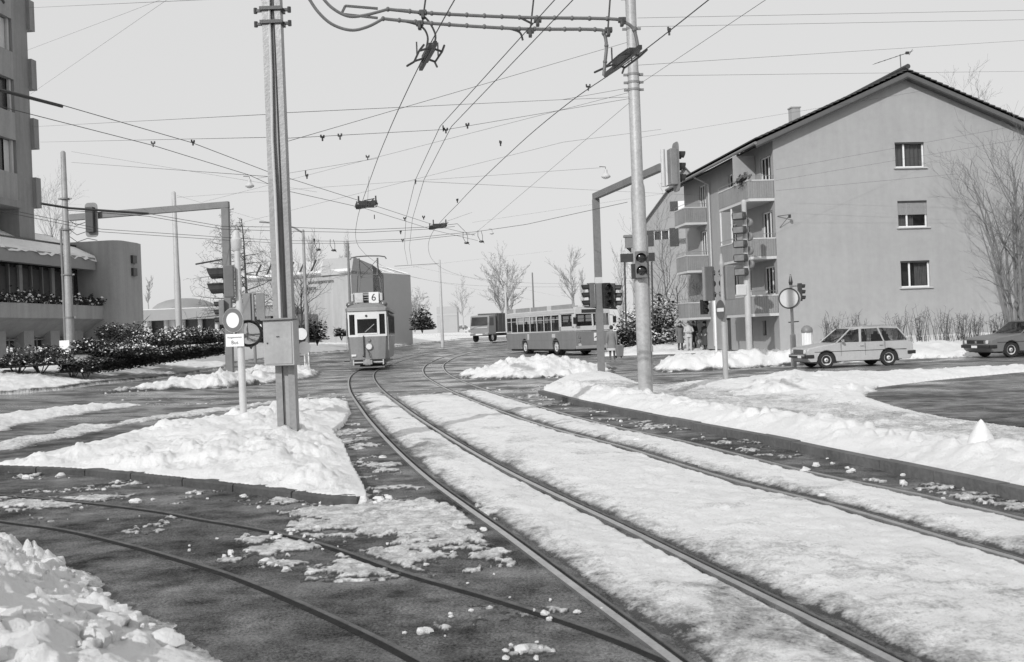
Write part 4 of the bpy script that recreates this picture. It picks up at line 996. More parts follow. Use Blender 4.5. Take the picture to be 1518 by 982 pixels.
def far_gable_house():
    Y = 76; P = at(1015, 249, Y); root = thing('far_house', 'steep gabled house with dark window shutters, half hidden behind the apartment house', 'house', (P.x, Y, terr(P.x, Y) - .3), rad(-11))
    w = 4.3; hr = P.z - root.location.z; sl = 1.25; he = hr - w * sl
    m = mat('far_plaster', .34, .9, .08, .4, .2)
    fn = lambda u, v, d: (u, d, v)
    def loc(px, py): q = at(px, py, Y); return q.x - P.x, q.z - root.location.z
    x0, z1 = loc(969, 341); x1, z0 = loc(993, 363); a0, b1 = loc(1001, 298); a1, b0 = loc(1016, 312)
    holes = [(x0, z0, x1, z1)]
    mb = MB(); wall_grid(mb, w, he, [], fn, u0=-w)
    # triangle with one opening: build as strips
    zs = sorted({he, z0, z1, hr}); 
    for i in range(len(zs) - 1):
        a, b = zs[i], zs[i + 1]; wa, wb = (hr - a) / sl, (hr - b) / sl
        if a >= z0 - 1e-6 and b <= z1 + 1e-6:
            mb.poly([(-wa, 0, a), (x0, 0, a), (x0, 0, b), (-wb, 0, b)]); mb.poly([(x1, 0, a), (wa, 0, a), (wb, 0, b), (x1, 0, b)])
        else: mb.poly([(-wa, 0, a), (wa, 0, a), (wb, 0, b), (-wb, 0, b)][: 4 if wb > 1e-6 else 3])
    mb.quad((-w, 0, 0), (-w, 12, 0), (-w, 12, he), (-w, 0, he)); mb.quad((w, 0, 0), (w, 12, 0), (w, 12, he), (w, 0, he)); mb.build('wall', m, root)
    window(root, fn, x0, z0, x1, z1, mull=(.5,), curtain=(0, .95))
    for c, z, hh, ww in ((x0 - .32, (z0 + z1) / 2, z1 - z0, .6), (x1 + .36, (z0 + z1) / 2, z1 - z0 + .2, .66), (a0 - .1, (b0 + b1) / 2, .7, .6)):
        mb = MB(); mb.box((c, -.04, z), (ww, .06, hh)); mb.build('shutter', DARKP, root)
    mb = MB(); mb.box((a1 - .2, -.03, (b0 + b1) / 2), (.8, .04, .7)); mb.build('window_panel', WHITEP, root)
    for s in (-1, 1):
        mb = MB(); o = .25; mb.add([(0, -.3, hr + .12), (s * (w + .4), -.3, he - .4 * sl + .12), (s * (w + .4), 12.3, he - .4 * sl + .12), (0, 12.3, hr + .12), (0, -.3, hr + .0), (s * (w + .4), -.3, he - .4 * sl), (s * (w + .4), 12.3, he - .4 * sl), (0, 12.3, hr)], [(0, 1, 2, 3), (4, 7, 6, 5), (0, 4, 5, 1), (1, 5, 6, 2), (2, 6, 7, 3)]); mb.build('roof', mat('far_roof', .12, .85, .2, 1), root)
far_gable_house()

# ------------------------------------------------------------------ tower and low wing on the left
def office_tower():
    X0 = -27.6; Y0 = 57.9; ang = math.atan2(-.1, 1.0)                # facade line: x = X0 + .1 (y - Y0)
    root = thing('office_tower', 'tall concrete office tower with dark strip windows and boxed spandrels, cut by the picture edge', 'office tower', (X0, Y0, 0), ang)
    # local: +y away along the facade, facade plane at x = 0, looks to +x
    con = mat('tower_concrete', .24, .85, .1, .3, .2, streak=.2); con2 = mat('tower_spandrel', .30, .85, .1, .4, .2, streak=.2); darkw = mat('tower_window', .03, .2, .3, 2)
    L = 22; top = 23; ws = 3.45
    mb = MB(); mb.box((-.55, -.75, (top + 6.5) / 2 + .2), (1.3, 1.5, top - 6.5)); mb.build('corner_pier', con, root)
    mb = MB(); mb.box((-6.86, -L / 2 - 1.5, 16.6), (13.2, L, 13.2)); mb.build('core', darkw, root)
    k = 0; z = 10.15
    while z < top:
        mb = MB(); mb.box((-7.0, -L / 2 - 1.5, z + .78), (14.2, L - .006, 1.56)); mb.build('spandrel_band', con2, root)
        mb = MB(); mb.box((-.45, .24, z + .7), (1.5, .5, 1.75)); mb.build('end_panel', con, root)
        for i in range(9):
            y = -1.62 - i * 1.42
            mb = MB(); mb.box((-.14, y, z + 2.5), (.16, .16, 1.88)); mb.build('mullion', LIGHTP if i % 3 != 1 else WHITEP, root)
            if (i + k) % 3 != 1:
                mb = MB(); mb.quad((-.2, y - .12, z + 1.57), (-.2, y - .62, z + 1.57), (-.2, y - .62, z + 3.4), (-.2, y - .12, z + 3.4)); mb.build('blind', LIGHTP, root)
        z += ws; k += 1
    mb = MB(); mb.box((-7.0, -L / 2 - 1.5, 9.95), (14.6, L, .4)); mb.build('soffit_slab', con, root)
    # ring emblem high on the facade
    mb = MB(); A = []; n = 28
    for i in range(n): a = rad(20 + 320 * i / (n - 1)); A.append((.06, -2.9 - .55 * math.cos(a), 22.05 + .62 * math.sin(a)))
    mb.tube(A, .13, 8); mb.tube([(.06, -2.6, 21.5), (.06, -2.15, 21.2)], .12, 8); mb.build('facade_emblem', DARKP, root, smooth=True)
office_tower()

def low_wing():
    X0, Y0 = -26.0, 62.5; ang = math.atan2(-.12, 1.0)
    root = thing('office_wing', 'low concrete wing with snowy sloped roof, planted ledge and a rounded end wall', 'building', (X0, Y0, 0), ang)
    con = mat('wing_concrete', .25, .85, .1, .5, .2); con2 = mat('wing_panel', .32, .85, .1, .6, .2, streak=.2); dark = mat('tower_window', .03)
    L = 32
    mb = MB(); mb.box((-6, -L / 2 - .4, 5.0), (10.4, L, 6.2)); mb.build('core', dark, root)
    # rounded stair end
    out = [(-3.2, -.6), (1.3, -.75)] + [(1.3 + .7 * math.sin(rad(t)), -.05 - .7 * math.cos(rad(t))) for t in (25, 50, 75)] + [(2.0, 1.6)] + [(2.0 - 2.2 * (1 - math.cos(rad(t))), 1.6 + 2.2 * math.sin(rad(t))) for t in (20, 40, 60, 80)] + [(-3.2, 3.9)]
    mb = MB(); mb.prism(out, .5, 8.3, axis='z'); mb.build('stair_tower', mat('stair_wall', .33, .9, .07, .4, .25, streak=.14), root, smooth=True)
    mb = MB(); mb.box((2.05, 1.0, 7.2), (.2, .5, .5)); mb.build('vent_box', DARKP, root); mb = MB(); mb.box((2.05, 1.0, 6.4), (.2, .5, .5)); mb.build('vent_box', DARKP, root)
    # fascia + snowy roof
    mb = MB(); mb.box((.35, -L / 2 - .9, 6.85), (.5, L - .2, .75)); mb.build('fascia', con, root)
    mb = MB(); rn = random.Random(4); n = 90; A = []; B = []
    for i in range(n + 1):
        y = -.85 - (L - .4) * i / n; A.append((.64 + rn.uniform(-.03, .05), y, 7.0 + rn.uniform(-.02, .16) if i % 7 < 5 else 7.17)); B.append((-2.4, y, 8.75))
    M_ = [(.5, a[1], 7.36) for a in A]
    for i in range(n): mb.quad(A[i], A[i + 1], M_[i + 1], M_[i]); mb.quad(M_[i], M_[i + 1], B[i + 1], B[i])
    o = mb.build('roof_snow', SNOW, root); o.data.attributes.new('dirt', 'FLOAT', 'POINT')
    mb = MB(); mb.box((-2.8, -L / 2 - .5, 8.5), (.8, L, .55)); mb.build('roof_edge', con, root)
    # upper windows: mullions
    for i in range(12):
        y = -1.5 - i * 1.05; w = .3 if i % 3 == 2 else .09
        mb = MB(); mb.box((-.72, y, 5.4), (.2, w, 2.2)); mb.build('mullion', con2 if w > .2 else MIDP, root)
    for i in range(8):
        y = -2.0 - i * 1.05
        mb = MB(); mb.box((-.77, y, 5.35), (.03, .8, 2.0)); mb.build('louvre_blind', mat('louvre', .06, .6, .3, 7), root)
    # planted ledge: parapet and sloped underside
    mb = MB(); out = [(.9, 4.25), (.9, 3.45), (.55, 3.3), (-.9, 2.3), (-.9, 4.25)]
    mb.prism(out, -.5, -L, axis='y'); mb.build('planter_ledge', con2, root)
    mb = MB(); rn = random.Random(9); sn = MB()
    for i in range(3000):
        y = -.3 - 15 * rn.random(); g = .45 + .55 * math.sin(y * 2.1) * math.sin(y * .7 + 1); x = .55 + rn.gauss(0, .25); z = 4.3 + abs(rn.gauss(0, .22)) * (.6 + g); s = rn.uniform(.05, .13); a = rn.uniform(0, 6.3)
        q = [(x - s * math.cos(a), y - s * math.sin(a), z), (x, y, z - s * .5), (x + s * math.cos(a), y + s * math.sin(a), z + s * .3), (x, y, z + s * .8)]
        (sn if rn.random() < .16 else mb).add(q, [(0, 1, 2, 3)])
    mb.build('planter_shrubs', mat('evergreen', .028, .8, .5, 6), root, recalc=False); sn.build('snow_clumps', WHITEP, root, recalc=False)
    # ground floor: piers, glazing
    for i in range(6):
        y = -1.2 - i * 2.55
        mb = MB(); mb.box((-.55, y - .55, 1.6), (.7, .95, 2.6)); mb.build('pier', con2, root, bevel=.01)
        mb = MB(); mb.box((-.6, y - 1.8, 2.3), (.08, 1.5, .07)); mb.box((-.6, y - 1.8, 1.3), (.08, .06, 2.2)); mb.build('window_frame', MIDP, root)
        if i % 2:
            mb = MB(); mb.box((-.64, y - 1.6, 2.62), (.03, .5, .32)); mb.build('pale_pane', LIGHTP, root)  # pale paint stands in for a lit pane
low_wing()

def pavilion():
    Y = 92; root = thing('pavilion', 'flat roofed glazed pavilion with pale columns behind the clipped hedge', 'building', tuple(at(212, 505, Y)), rad(-3))
    b = at(212, 505, Y); q = lambda px, py, dy=0: at(px, py, Y + dy) - b
    W = q(405, 500).x; con = mat('pavilion_fascia', .30, .85, .1, .4); z0 = q(300, 473).z; z1 = q(300, 457).z
    mb = MB(); mb.box((W / 2 - .3, 5, (z0 + z1) / 2), (W + 1.4, 11, z1 - z0)); mb.build('roof_fascia', con, root)
    mb = MB(); mb.box((W / 2 - .3, 5.6, z1 + .05), (W + .8, 9.4, .12)); o = mb.build('roof_snow', SNOW, root); o.data.attributes.new('dirt', 'FLOAT', 'POINT')
    mb = MB(); mb.box((W / 2, 5.5, z0 / 2 - .6), (W, 9, z0 + 1.2)); mb.build('glazed_wall', mat('pavilion_dark', .05, .4, .5, .8), root)
    for i in range(8):
        mb = MB(); mb.tube([(i * W / 7.5 + .4, .6, -1), (i * W / 7.5 + .4, .6, z0)], .22, 10); mb.build('column', LIGHTP, root, smooth=True)
    mb = MB(); mb.box((2.2, .9, 1.1), (1.0, .05, 1.6)); mb.build('bright_pane', WHITEP, root)
    mb = MB(); mb.ell((1.8, 6, z1), 3.0, 4, 1.25, 24, 10); mb.build('domed_roof', mat('dome', .28, .8, .1, .5), root, smooth=True)
pavilion()

def community_hall():
    Cx, Cy = -15.3, 96.0; z0 = 0.3
    root = thing('community_hall', 'pale rendered hall with skylight strip, stepped roof block and lettering on its wall', 'building', (Cx, Cy, z0))
    L = Vector((-.88, .475, 0)); R = Vector((.40, .917, 0)); wall_m = mat('hall_wall', .40, .9, .06, .2, .2, streak=.14); H = 8.15 - z0  # one even render tone for the main hall walls
    w1, w2 = 13.7, 11.6
    mb = MB(); P = [Vector((0, 0, 0)), L * w1, L * w1 + R * w2, R * w2]
    mb.loft([[(p.x, p.y, -1) for p in P], [(p.x, p.y, H) for p in P]]); mb.build('wall', wall_m, root)
    # skylight on the left wing: sloped glass with dark bars and a snowy kerb
    mb = MB(); n = L.cross(Vector((0, 0, 1))); inn = -n if n.dot(R) < 0 else n
    a0, b0 = L * .3 + inn * .4, L * w1 + inn * .4; up = Vector((0, 0, 1.35)); bk = inn * .9
    mb.quad(a0 + Vector((0, 0, H + .1)), b0 + Vector((0, 0, H + .1)), b0 + bk + up + Vector((0, 0, H)), a0 + bk + up + Vector((0, 0, H))); mb.quad(a0 + bk + up + Vector((0, 0, H)), b0 + bk + up + Vector((0, 0, H)), b0 + bk * 3 + Vector((0, 0, H)), a0 + bk * 3 + Vector((0, 0, H)))
    mb.build('skylight', mat('skylight_glass', .5, .3, .1, 1), root)
    mb = MB()
    for i in range(9):
        c = L * (.9 + 1.45 * i) + inn * .38 + Vector((0, 0, H + .12)); mb.bar(c, c + bk + up * .96, .13)
    mb.build('glazing_bar', DARKP, root)
    mb = MB(); mb.bar(L * .1 + inn * .15 + Vector((0, 0, H + .12)), L * w1 + inn * .15 + Vector((0, 0, H + .12)), .35, .24); o = mb.build('roof_snow', SNOW, root); o.data.attributes.new('dirt', 'FLOAT', 'POINT')
    mb = MB(); mb.bar(L * .02 - inn * .03 + Vector((0, 0, H - .25)), L * w1 - inn * .03 + Vector((0, 0, H - .25)), .1, .22); mb.build('roof_edge', MIDP, root)
    # raised block at the corner and the sloped glass beside it
    blk = mat('hall_block', .40, .9, .06, .3, .2); out2 = -Vector((R.y, -R.x, 0))
    o_ = Vector((R.y, -R.x, 0)) * .02
    def rp(t, z, d=0.0): q = R * t + o_ - Vector((R.y, -R.x, 0)) * d; return (q.x, q.y, z)
    mb = MB(); A = [rp(.0, H - .3), rp(3.9, H - .3), rp(3.9, H + .75), rp(.55, H + 1.35)]; B = [rp(.0, H - .3, 3.5), rp(3.9, H - .3, 3.5), rp(3.9, H + .75, 3.5), rp(.55, H + 1.35, 3.5)]
    mb.loft([A, B]); mb.build('roof_block', blk, root)
    mb = MB(); A = [rp(3.95, H - 3.2), rp(6.0, H - 3.2), rp(6.0, H - .1), rp(3.95, H + .7)]; mb.poly(A); mb.build('recess_shade_sheet', DARKP, root)  # flat dark sheet, the recess shade is put into its colour
    mb = MB(); mb.poly([rp(4.0, H + .85, .2), rp(6.0, H + .12, .1), rp(11.4, H + .06, .1), rp(10.2, H + .95, 2.6), rp(4.5, H + 1.05, 2.4)]); mb.build('sloped_glass', mat('skylight_glass', .5), root)
    for t in (6.2, 8.3, 11.2):
        mb = MB(); mb.bar(rp(t, H + .12, .05), rp(t - 1.2, H + 1.0, 2.5), .22, .1); mb.build('glazing_bar', WHITEP, root)
    mb = MB(); mb.poly([rp(0, -1), rp(w2, -1), rp(w2, H), rp(0, H)]); mb.build('side_wall', mat('hall_side', .44, .9, .06, .2, .2), root)
    ink = mat('ink', .03); az = math.atan2(-L.y, -L.x)
    text('lettering', 'unionzentrum', .56, mat('hall_letter', .17, .7, .1, 3), root, tuple(L * 2.1 - inn * .06 + Vector((0, 0, 7.0))), (PI / 2, 0, az), .02, 'RIGHT')
    text('lettering', 'kasse', .56, mat('hall_letter', .09), root, tuple(L * 4.3 - inn * .06 + Vector((0, 0, 6.45))), (PI / 2, 0, az), .02, 'RIGHT')
    # low porch against the left wing
    c = L * 9 - inn * 1.6
    mb = MB(); mb.box((c.x, c.y, 3.3), (9.5, 3, 1.05), az); mb.build('porch_roof', mat('porch', .3, .8, .1, .5), root)
    mb = MB(); mb.box((c.x, c.y + .3, .8), (9, 2.4, 3.9), az); mb.build('porch_glazing', mat('pavilion_dark', .05), root)
community_hall()
def far_block():
    b = at(652, 482, 260); root = thing('far_building', 'faint flat pale building beyond the car park', 'building', tuple(b))
    q = lambda px, py: at(px, py, 260) - b
    a, c = q(648, 482), q(677, 454)
    mb = MB(); mb.box(((a.x + c.x) / 2, 4, c.z / 2 - 1), (c.x - a.x, 8, c.z + 2)); mb.build('wall', mat('far_wall', .38, .9, .05, .3), root)
    mb = MB(); mb.box(((a.x + c.x) / 2, -.05, c.z * .55), (c.x - a.x, .1, .5)); mb.build('floor_band', mat('far_band', .42, .9, .05, .3), root)
far_block()
# ------------------------------------------------------------------ vehicles
TYRE = mat('tyre', .02, .7, .4, 14, .3); RIM = mat('rim', .6, .4, .15, 6, 0, .2); TRIM = mat('trim_black', .02, .5, .3, 8)
def wheel(root, c, r, w, rim=True, side=1, name='wheel', r_hub=.62, holes=6):
    """wheel turning about the local y axis; side = +1 shows its face to +y"""
    Mx = Matrix.Rotation(-PI / 2 * side, 3, 'X')
    mb = MB(); mb.lathe([(r * .6, -w / 2), (r * .93, -w / 2), (r, -w / 2 + .03), (r, w / 2 - .03), (r * .93, w / 2), (r * .66, w / 2), (r * .62, w / 2 - .03), (r * .62, w / 2 - .05)], (0, 0, 0), 28, 0, Mx)
    o = mb.build(name, TYRE, root, smooth=True, loc=c)
    mb = MB(); mb.lathe([(r * .615, w / 2 - .045), (r * .62, w / 2 - .01), (r * .57, w / 2 - .015), (r * .5, w / 2 - .05), (r * .28, w / 2 - .03), (r * .16, w / 2 - .005), (r * .05, w / 2)], (0, 0, 0), 24, 0, Mx)
    h = mb.build('rim', RIM, o, smooth=True)
    mb = MB()
    for k in range(holes):
        a = 2 * PI * k / holes; mb.disc((r * .43 * math.cos(a), side * (w / 2 - .033), r * .43 * math.sin(a)), r * .06, .01, (0, 1, 0), 8)
    mb.disc((0, side * (w / 2 + .002), 0), r * .08, .01, (0, 1, 0), 10); mb.build('rim_holes', TRIM, o)
    return o
def arc_outline(x0, x1, zb, arches, steps=12):
    """bottom edge from x0 to x1 at height zb with round wheel arches [(xc, r, zc)]"""
    out = [(x0, zb)]
    for xc, r, zc in arches:
        d = math.sqrt(max(r * r - (zb - zc) ** 2, 0)); a0 = math.atan2(zb - zc, -d); a1 = math.atan2(zb - zc, d)
        if a0 < 0: a0 += 2 * PI
        for k in range(steps + 1): a = a0 + (a1 - a0) * k / steps; out.append((xc + r * math.cos(a), zc + r * math.sin(a)))
    out.append((x1, zb)); return out
def person_bust(root, x, y, z, name='driver', s=1.0, m=None):
    mb = MB(); mb.loft([[(x + a * .1 * s, y + b * .15 * s, z) for a, b in ((-1, -1), (1, -1), (1, 1), (-1, 1))], [(x + a * .12 * s, y + b * .21 * s, z + .38 * s) for a, b in ((-1, -1), (1, -1), (1, 1), (-1, 1))], [(x + a * .06 * s, y + b * .07 * s, z + .48 * s) for a, b in ((-1, -1), (1, -1), (1, 1), (-1, 1))]])
    mb.ell((x + .02, y, z + .62 * s), .105 * s, .08 * s, .13 * s, 12, 8); mb.ell((x + .12 * s, y, z + .61 * s), .025 * s, .018 * s, .03 * s, 8, 5)
    return mb.build(name, m or mat('occupant', .22, .8, .3, 4), root, smooth=True)

CGLASS = mat_glass('car_glass', .8, .55)
def car(label, loc, ang, paint, wagon=True, name='car', wb=2.31, W=1.6, H=1.42, fo=.72, ro=.93, belt=.86, plate=True, light_rect=False):
    """x forward, origin on the road below the middle of the wheelbase"""
    root = thing(name, label, 'car', loc, ang)
    hw = W / 2; xf, xr = wb / 2 + fo, -wb / 2 - ro; R = .29; zc = .29
    # lower body: outline of the side, then lofted across with tucked-in sill and shoulder
    fwd = [(xf - .03, .34), (xf, .46), (xf - .01, .68), (xf - .06, .735)] if wagon else [(xf - .03, .34), (xf + .02, .5), (xf, .66), (xf - .08, .72)]
    hood = [(xf - .45, .80), (.72, belt + .035)]
    tail = [(xr + .08, belt + .02), (xr + .01, belt - .12), (xr, .52), (xr + .05, .36)] if wagon else [(xr + .05, belt + .02), (xr, .8), (xr, .5), (xr + .06, .36)]
    bot = list(reversed(arc_outline(xr + .12, xf - .12, .235, [(-wb / 2, R + .075, zc), (wb / 2, R + .075, zc)])))
    side = fwd + hood + tail                                    # over the top from nose to tail
    out = side + list(reversed(bot))
    out = side + arc_outline(xr + .12, xf - .12, .235, [(-wb / 2, R + .075, zc), (wb / 2, R + .075, zc)])
    def ins(p, t): return p
    rings = []
    for y, k in ((-hw + .0, 1), (-hw + .035, 0), (hw - .035, 0), (hw, 1)):
        rings.append([(x - (.02 * k if x > xf - .2 else 0) + (.02 * k if x < xr + .2 else 0), y * (1 - (.05 if z > .8 else (.03 if z < .3 else 0)) * 1.0), z - (.035 * k if z > .66 else 0)) for x, z in out])
    mb = MB(); mb.loft(rings); body = mb.build('body', paint, root, smooth=True, bevel=.012)
    # greenhouse
    zr = H; bx = [(.80, belt + .02), (xr + .13 if wagon else xr + .85, belt + .02)]
    if wagon: top = [(.18, zr - .05), (-.1, zr), (-1.0, zr + .015), (xr + .52, zr - .03)]
    else: top = [(.15, zr - .05), (-.1, zr), (-.75, zr), (-1.05, zr - .05)]
    tw = hw - .19
    mb = MB(); 
    rings = [[(x, -tw - .0, z - .045) for x, z in top] + [(x, -tw, z - .075) for x, z in reversed(top)], [(x, -tw + .08, z) for x, z in top] + [(x, -tw + .08, z - .05) for x, z in reversed(top)], [(x, tw - .08, z) for x, z in top] + [(x, tw - .08, z - .05) for x, z in reversed(top)], [(x, tw, z - .045) for x, z in top] + [(x, tw, z - .075) for x, z in reversed(top)]]
    mb.loft(rings); mb.build('roof', paint, root, smooth=True)
    bw = hw - .055
    def low(x, s): return Vector((x, s * bw, belt + .0))
    def hi(x, s): return Vector((x, s * (tw + .0), zr - .055))
    if wagon: P = [(.80, .18), (-.12, -.18), (-1.02, -.86), (xr + .13, xr + .52)]
    else: P = [(.80, .15), (-.22, -.26), (-.95, -.75), (-1.5, -1.05)]
    for s in (-1, 1):
        mb = MB()
        for i, (a, b) in enumerate(P):
            mb.bar(low(a, s), hi(b, s), .05 if i in (0,) else .085, .04)
        mb.bar(low(P[0][0], s), low(P[-1][0], s), .03, .05); mb.build('window_pillar', paint, root, bevel=.01)
        for i in range(3):
            (a, b), (c, d) = P[i], P[i + 1]
            g0, g1 = .05, .05
            mb = MB(); la, lb, ha, hb = low(a - g0, s), low(c + g1, s), hi(b - g0, s), hi(d + g1, s); i_ = Vector((0, -.012 * s, 0))
            mb.quad(la + i_, lb + i_, hb + i_, ha + i_); mb.build('side_window', CGLASS, root)
    mb = MB(); mb.quad(low(.79, -1), low(.79, 1), hi(.19, 1), hi(.19, -1)); mb.build('windscreen', mat_glass('screen_glass', .75, .38), root)
    a, b = P[-1]; mb = MB(); mb.quad(low(a, -1) + Vector((-.01, .05, .05)), low(a, 1) + Vector((-.01, -.05, .05)), hi(b, 1) + Vector((-.01, -.05, -.02)), hi(b, -1) + Vector((-.01, .05, -.02))); mb.build('rear_window', CGLASS, root)
    # seats and driver so the cabin is not empty
    mb = MB()
    for x in (-.12, -.95):
        for y in (-.34, .34): mb.box((x, y, .62), (.5, .48, .2)); mb.box((x - .25, y, .88), (.14, .46, .5)); mb.box((x - .27, y, 1.16), (.08, .22, .14))
    mb.box((.62, 0, .80), (.3, 1.3, .14)); mb.build('seats', TRIM, root, bevel=.02)
    sw = MB(); n = 14; sw.tube([(.42 + .04 * math.sin(2 * PI * k / n), .34 + .18 * math.cos(2 * PI * k / n), .9 + .17 * math.sin(2 * PI * k / n)) for k in range(n + 1)], .014, 6); sw.build('steering_wheel', TRIM, root)
    # nose
    mb = MB(); mb.box((xf - .005, 0, .605), (.04, W - .56, .15)); g = mb.build('grille', TRIM, root)
    if light_rect:
        mb = MB(); mb.box((xf + .018, 0, .605), (.01, .1, .1)); mb.build('badge', CHROME, g)
    else:
        mb = MB()
        for k in range(5): mb.box((xf + .017, 0, .555 + k * .026), (.008, W - .58, .007))
        mb.build('grille_bars', MIDP, g)
    for s in (-1, 1):
        if light_rect:
            mb = MB(); mb.box((xf - .01, s * (hw - .27), .605), (.05, .25, .13)); h = mb.build('headlight', mat('lamp_glass', .7, .15, .1, 9), root, bevel=.01)
        else:
            mb = MB(); mb.box((xf - .008, s * (hw - .2), .605), (.05, .25, .17)); h = mb.build('headlight', CHROME, root, bevel=.01)
            mb = MB(); mb.disc((xf + .022, s * (hw - .2), .605), .075, .02, (1, 0, 0), 18); mb.build('lamp_glass', mat('lamp_glass', .7, .15, .1, 9), h)
        mb = MB(); mb.box((xf - .09, s * (hw - .055), .605), (.14, .07, .13)); mb.build('indicator', mat('amber_lamp', .3, .25, .1, 9), root, bevel=.01)
        mb = MB(); mb.box((xr + .015, s * (hw - .17), .66), (.05, .2, .18)); mb.build('tail_light', mat('red_lamp', .07, .25, .1, 9), root, bevel=.01)
    mb = MB(); mb.box((xf + .045, 0, .44), (.1, W - .06, .12)); 
    for s in (-1, 1): mb.box((xf - .1, s * (hw - .0), .44), (.3, .07, .12))
    bmp = mb.build('front_bumper', TRIM, root, bevel=.02)
    if plate: mb = MB(); mb.box((xf + .1, .0 if light_rect else .3, .43), (.01, .32, .09)); mb.build('number_plate', WHITEP, bmp)
    if not light_rect: mb = MB(); mb.box((xf + .098, 0, .475), (.012, W - .1, .025)); mb.build('chrome_strip', CHROME, bmp)
    mb = MB(); mb.box((xr - .05, 0, .46), (.1, W - .08, .13))
    for s in (-1, 1): mb.box((xr + .08, s * (hw - .01), .46), (.3, .06, .12))
    mb.build('rear_bumper', TRIM, root, bevel=.02)
    # sides
    for s in (-1, 1):
        y = s * (hw - .0)
        mb = MB(); mb.box(((xf + xr) / 2 - .0, y, .585), (xf - xr - .55, .014, .018)); mb.build('side_moulding', TRIM, root)
        mb = MB()
        for x in ((.62, -.28, -1.02) if wagon else (.62, -.5)): mb.box((x, y * .996, .6), (.010, .012, .54))
        mb.build('door_gap', mat('gap', .06, .8, .1, 3), root)
        for x in (-.16, -.88) if wagon else (-.38,):
            mb = MB(); mb.box((x, y + s * .002, .755), (.13, .03, .025)); mb.build('door_handle', CHROME, root, bevel=.005)
        for x in (-wb / 2, wb / 2):
            mb = MB(); pts = []
            for k in range(15): a = PI * (1 - k / 14); pts.append((x + (R + .075) * math.cos(a), y - s * .02, zc + (R + .075) * math.sin(a)))
            mb.tube(pts, .02, 6); mb.build('arch_lip', paint, root, smooth=True)
            wheel(root, (x, s * (hw - .11), R), R, .17, side=s)
        mb = MB(); mb.bar((.55, s * (hw - .02), .9), (.6, s * (hw + .1), .93), .03); mb.box((.6, s * (hw + .12), .95), (.06, .16, .1)); mb.build('wing_mirror', CHROME if not light_rect else TRIM, root, bevel=.01)
    mb = MB(); mb.bar((.74, -.5, belt + .06), (.5, .1, belt + .24), .015); mb.bar((.74, .1, belt + .06), (.5, .6, belt + .24), .015); mb.build('wiper', TRIM, root)
    mb = MB(); mb.box((0, 0, .27), (xf - xr - .5, W - .4, .12)); mb.box((-wb / 2, 0, .35), (.8, W - .1, .35)); mb.box((wb / 2, 0, .35), (.8, W - .1, .35)); mb.tube([(xr + .3, -.4, .2), (xr - .06, -.4, .2)], .03, 8); mb.build('underbody', TRIM, root)
    return root
ang = math.atan2(-.20, -2.3)
f = Vector((math.cos(ang), math.sin(ang), 0)); l_ = Vector((-f.y, f.x, 0))
# near side is the car's left (+y local) because it drives to picture left
mid = (ground(1226, 546) + ground(1316, 542.5)) / 2; c0 = mid - l_ * .69
wag = car('pale estate car with roof and round headlamps driving past the gable, driver at the wheel', (c0.x, c0.y, 0), ang, mat('cream_paint', .40, .32, .10, 1.2, streak=.08), True, 'estate_car', wb=2.33)
wag.scale = (.965, .98, .98)
o = person_bust(wag, -.2, .34, .68, s=1.05); 
mb = MB(); mb.tube([(-.12, .5, 1.0), (.1, .5, .88), (.36, .42, .98)], .045, 8); mb.build('driver_arm', mat('occupant', .22), wag, smooth=True)
o = person_bust(wag, -.2, -.34, .66, 'passenger', m=mat('occupant_pale', .4, .8, .2, 4))
for s in (-.6, .6): mb = MB(); mb.bar((-1.7, s, 1.45), (-.3, s, 1.45), .02); mb.build('roof_rail', CHROME, wag)
ang2 = math.atan2(-.24, -1.2); g = ground(1486, 530.5); f = Vector((math.cos(ang2), math.sin(ang2), 0)); l_ = Vector((-f.y, f.x, 0)); c1 = g - f * (2.5 / 2) - l_ * .7 + Vector((.28, 0, 0))
car('mid grey saloon entering at the picture edge behind the estate car', (c1.x, c1.y, 0), ang2, mat('grey_car_paint', .15, .32, .12, 1.2, streak=.1), False, 'saloon_car', wb=2.5, W=1.66, H=1.38, fo=.88, ro=1.1, belt=.86, light_rect=True)

def window_band(root, x0, x1, y, z0, z1, cuts, frame_m, s, pill=.1, names=True, corner=.0):
    """row of windows along x on the side y: white pillars with glass between"""
    mb = MB(); mb.box(((x0 + x1) / 2, y, z0 - .03), (x1 - x0, .06, .07)); mb.box(((x0 + x1) / 2, y, z1 + .03), (x1 - x0, .06, .07)); mb.build('window_rail', frame_m, root)
    for x in cuts:
        mb = MB(); mb.box((x, y, (z0 + z1) / 2), (pill, .06, z1 - z0)); mb.build('window_pillar', frame_m, root)
    for a, b in zip(cuts[:-1], cuts[1:]):
        lo, hi_ = min(a, b) + pill / 2, max(a, b) - pill / 2
        mb = MB(); mb.quad((lo, y - s * .01, z0), (hi_, y - s * .01, z0), (hi_, y - s * .01, z1), (lo, y - s * .01, z1)); g = mb.build('side_window', DGLASS2, root)
        mb = MB(); t = .035
        for c, d in (((lo + t / 2, y, (z0 + z1) / 2), (t, .03, z1 - z0)), ((hi_ - t / 2, y, (z0 + z1) / 2), (t, .03, z1 - z0)), (((lo + hi_) / 2, y, z0 + t / 2), (hi_ - lo, .03, t)), (((lo + hi_) / 2, y, z1 - t / 2), (hi_ - lo, .03, t))): mb.box(c, d)
        mb.build('rubber_seal', TRIM, g)
        if names:
            mb = MB(); mb.box(((lo + hi_) / 2, y - s * .005, z1 - .28), (hi_ - lo, .02, .03)); mb.build('vent_bar', frame_m, g)
DGLASS2 = mat_glass('bus_glass', .8, .62)
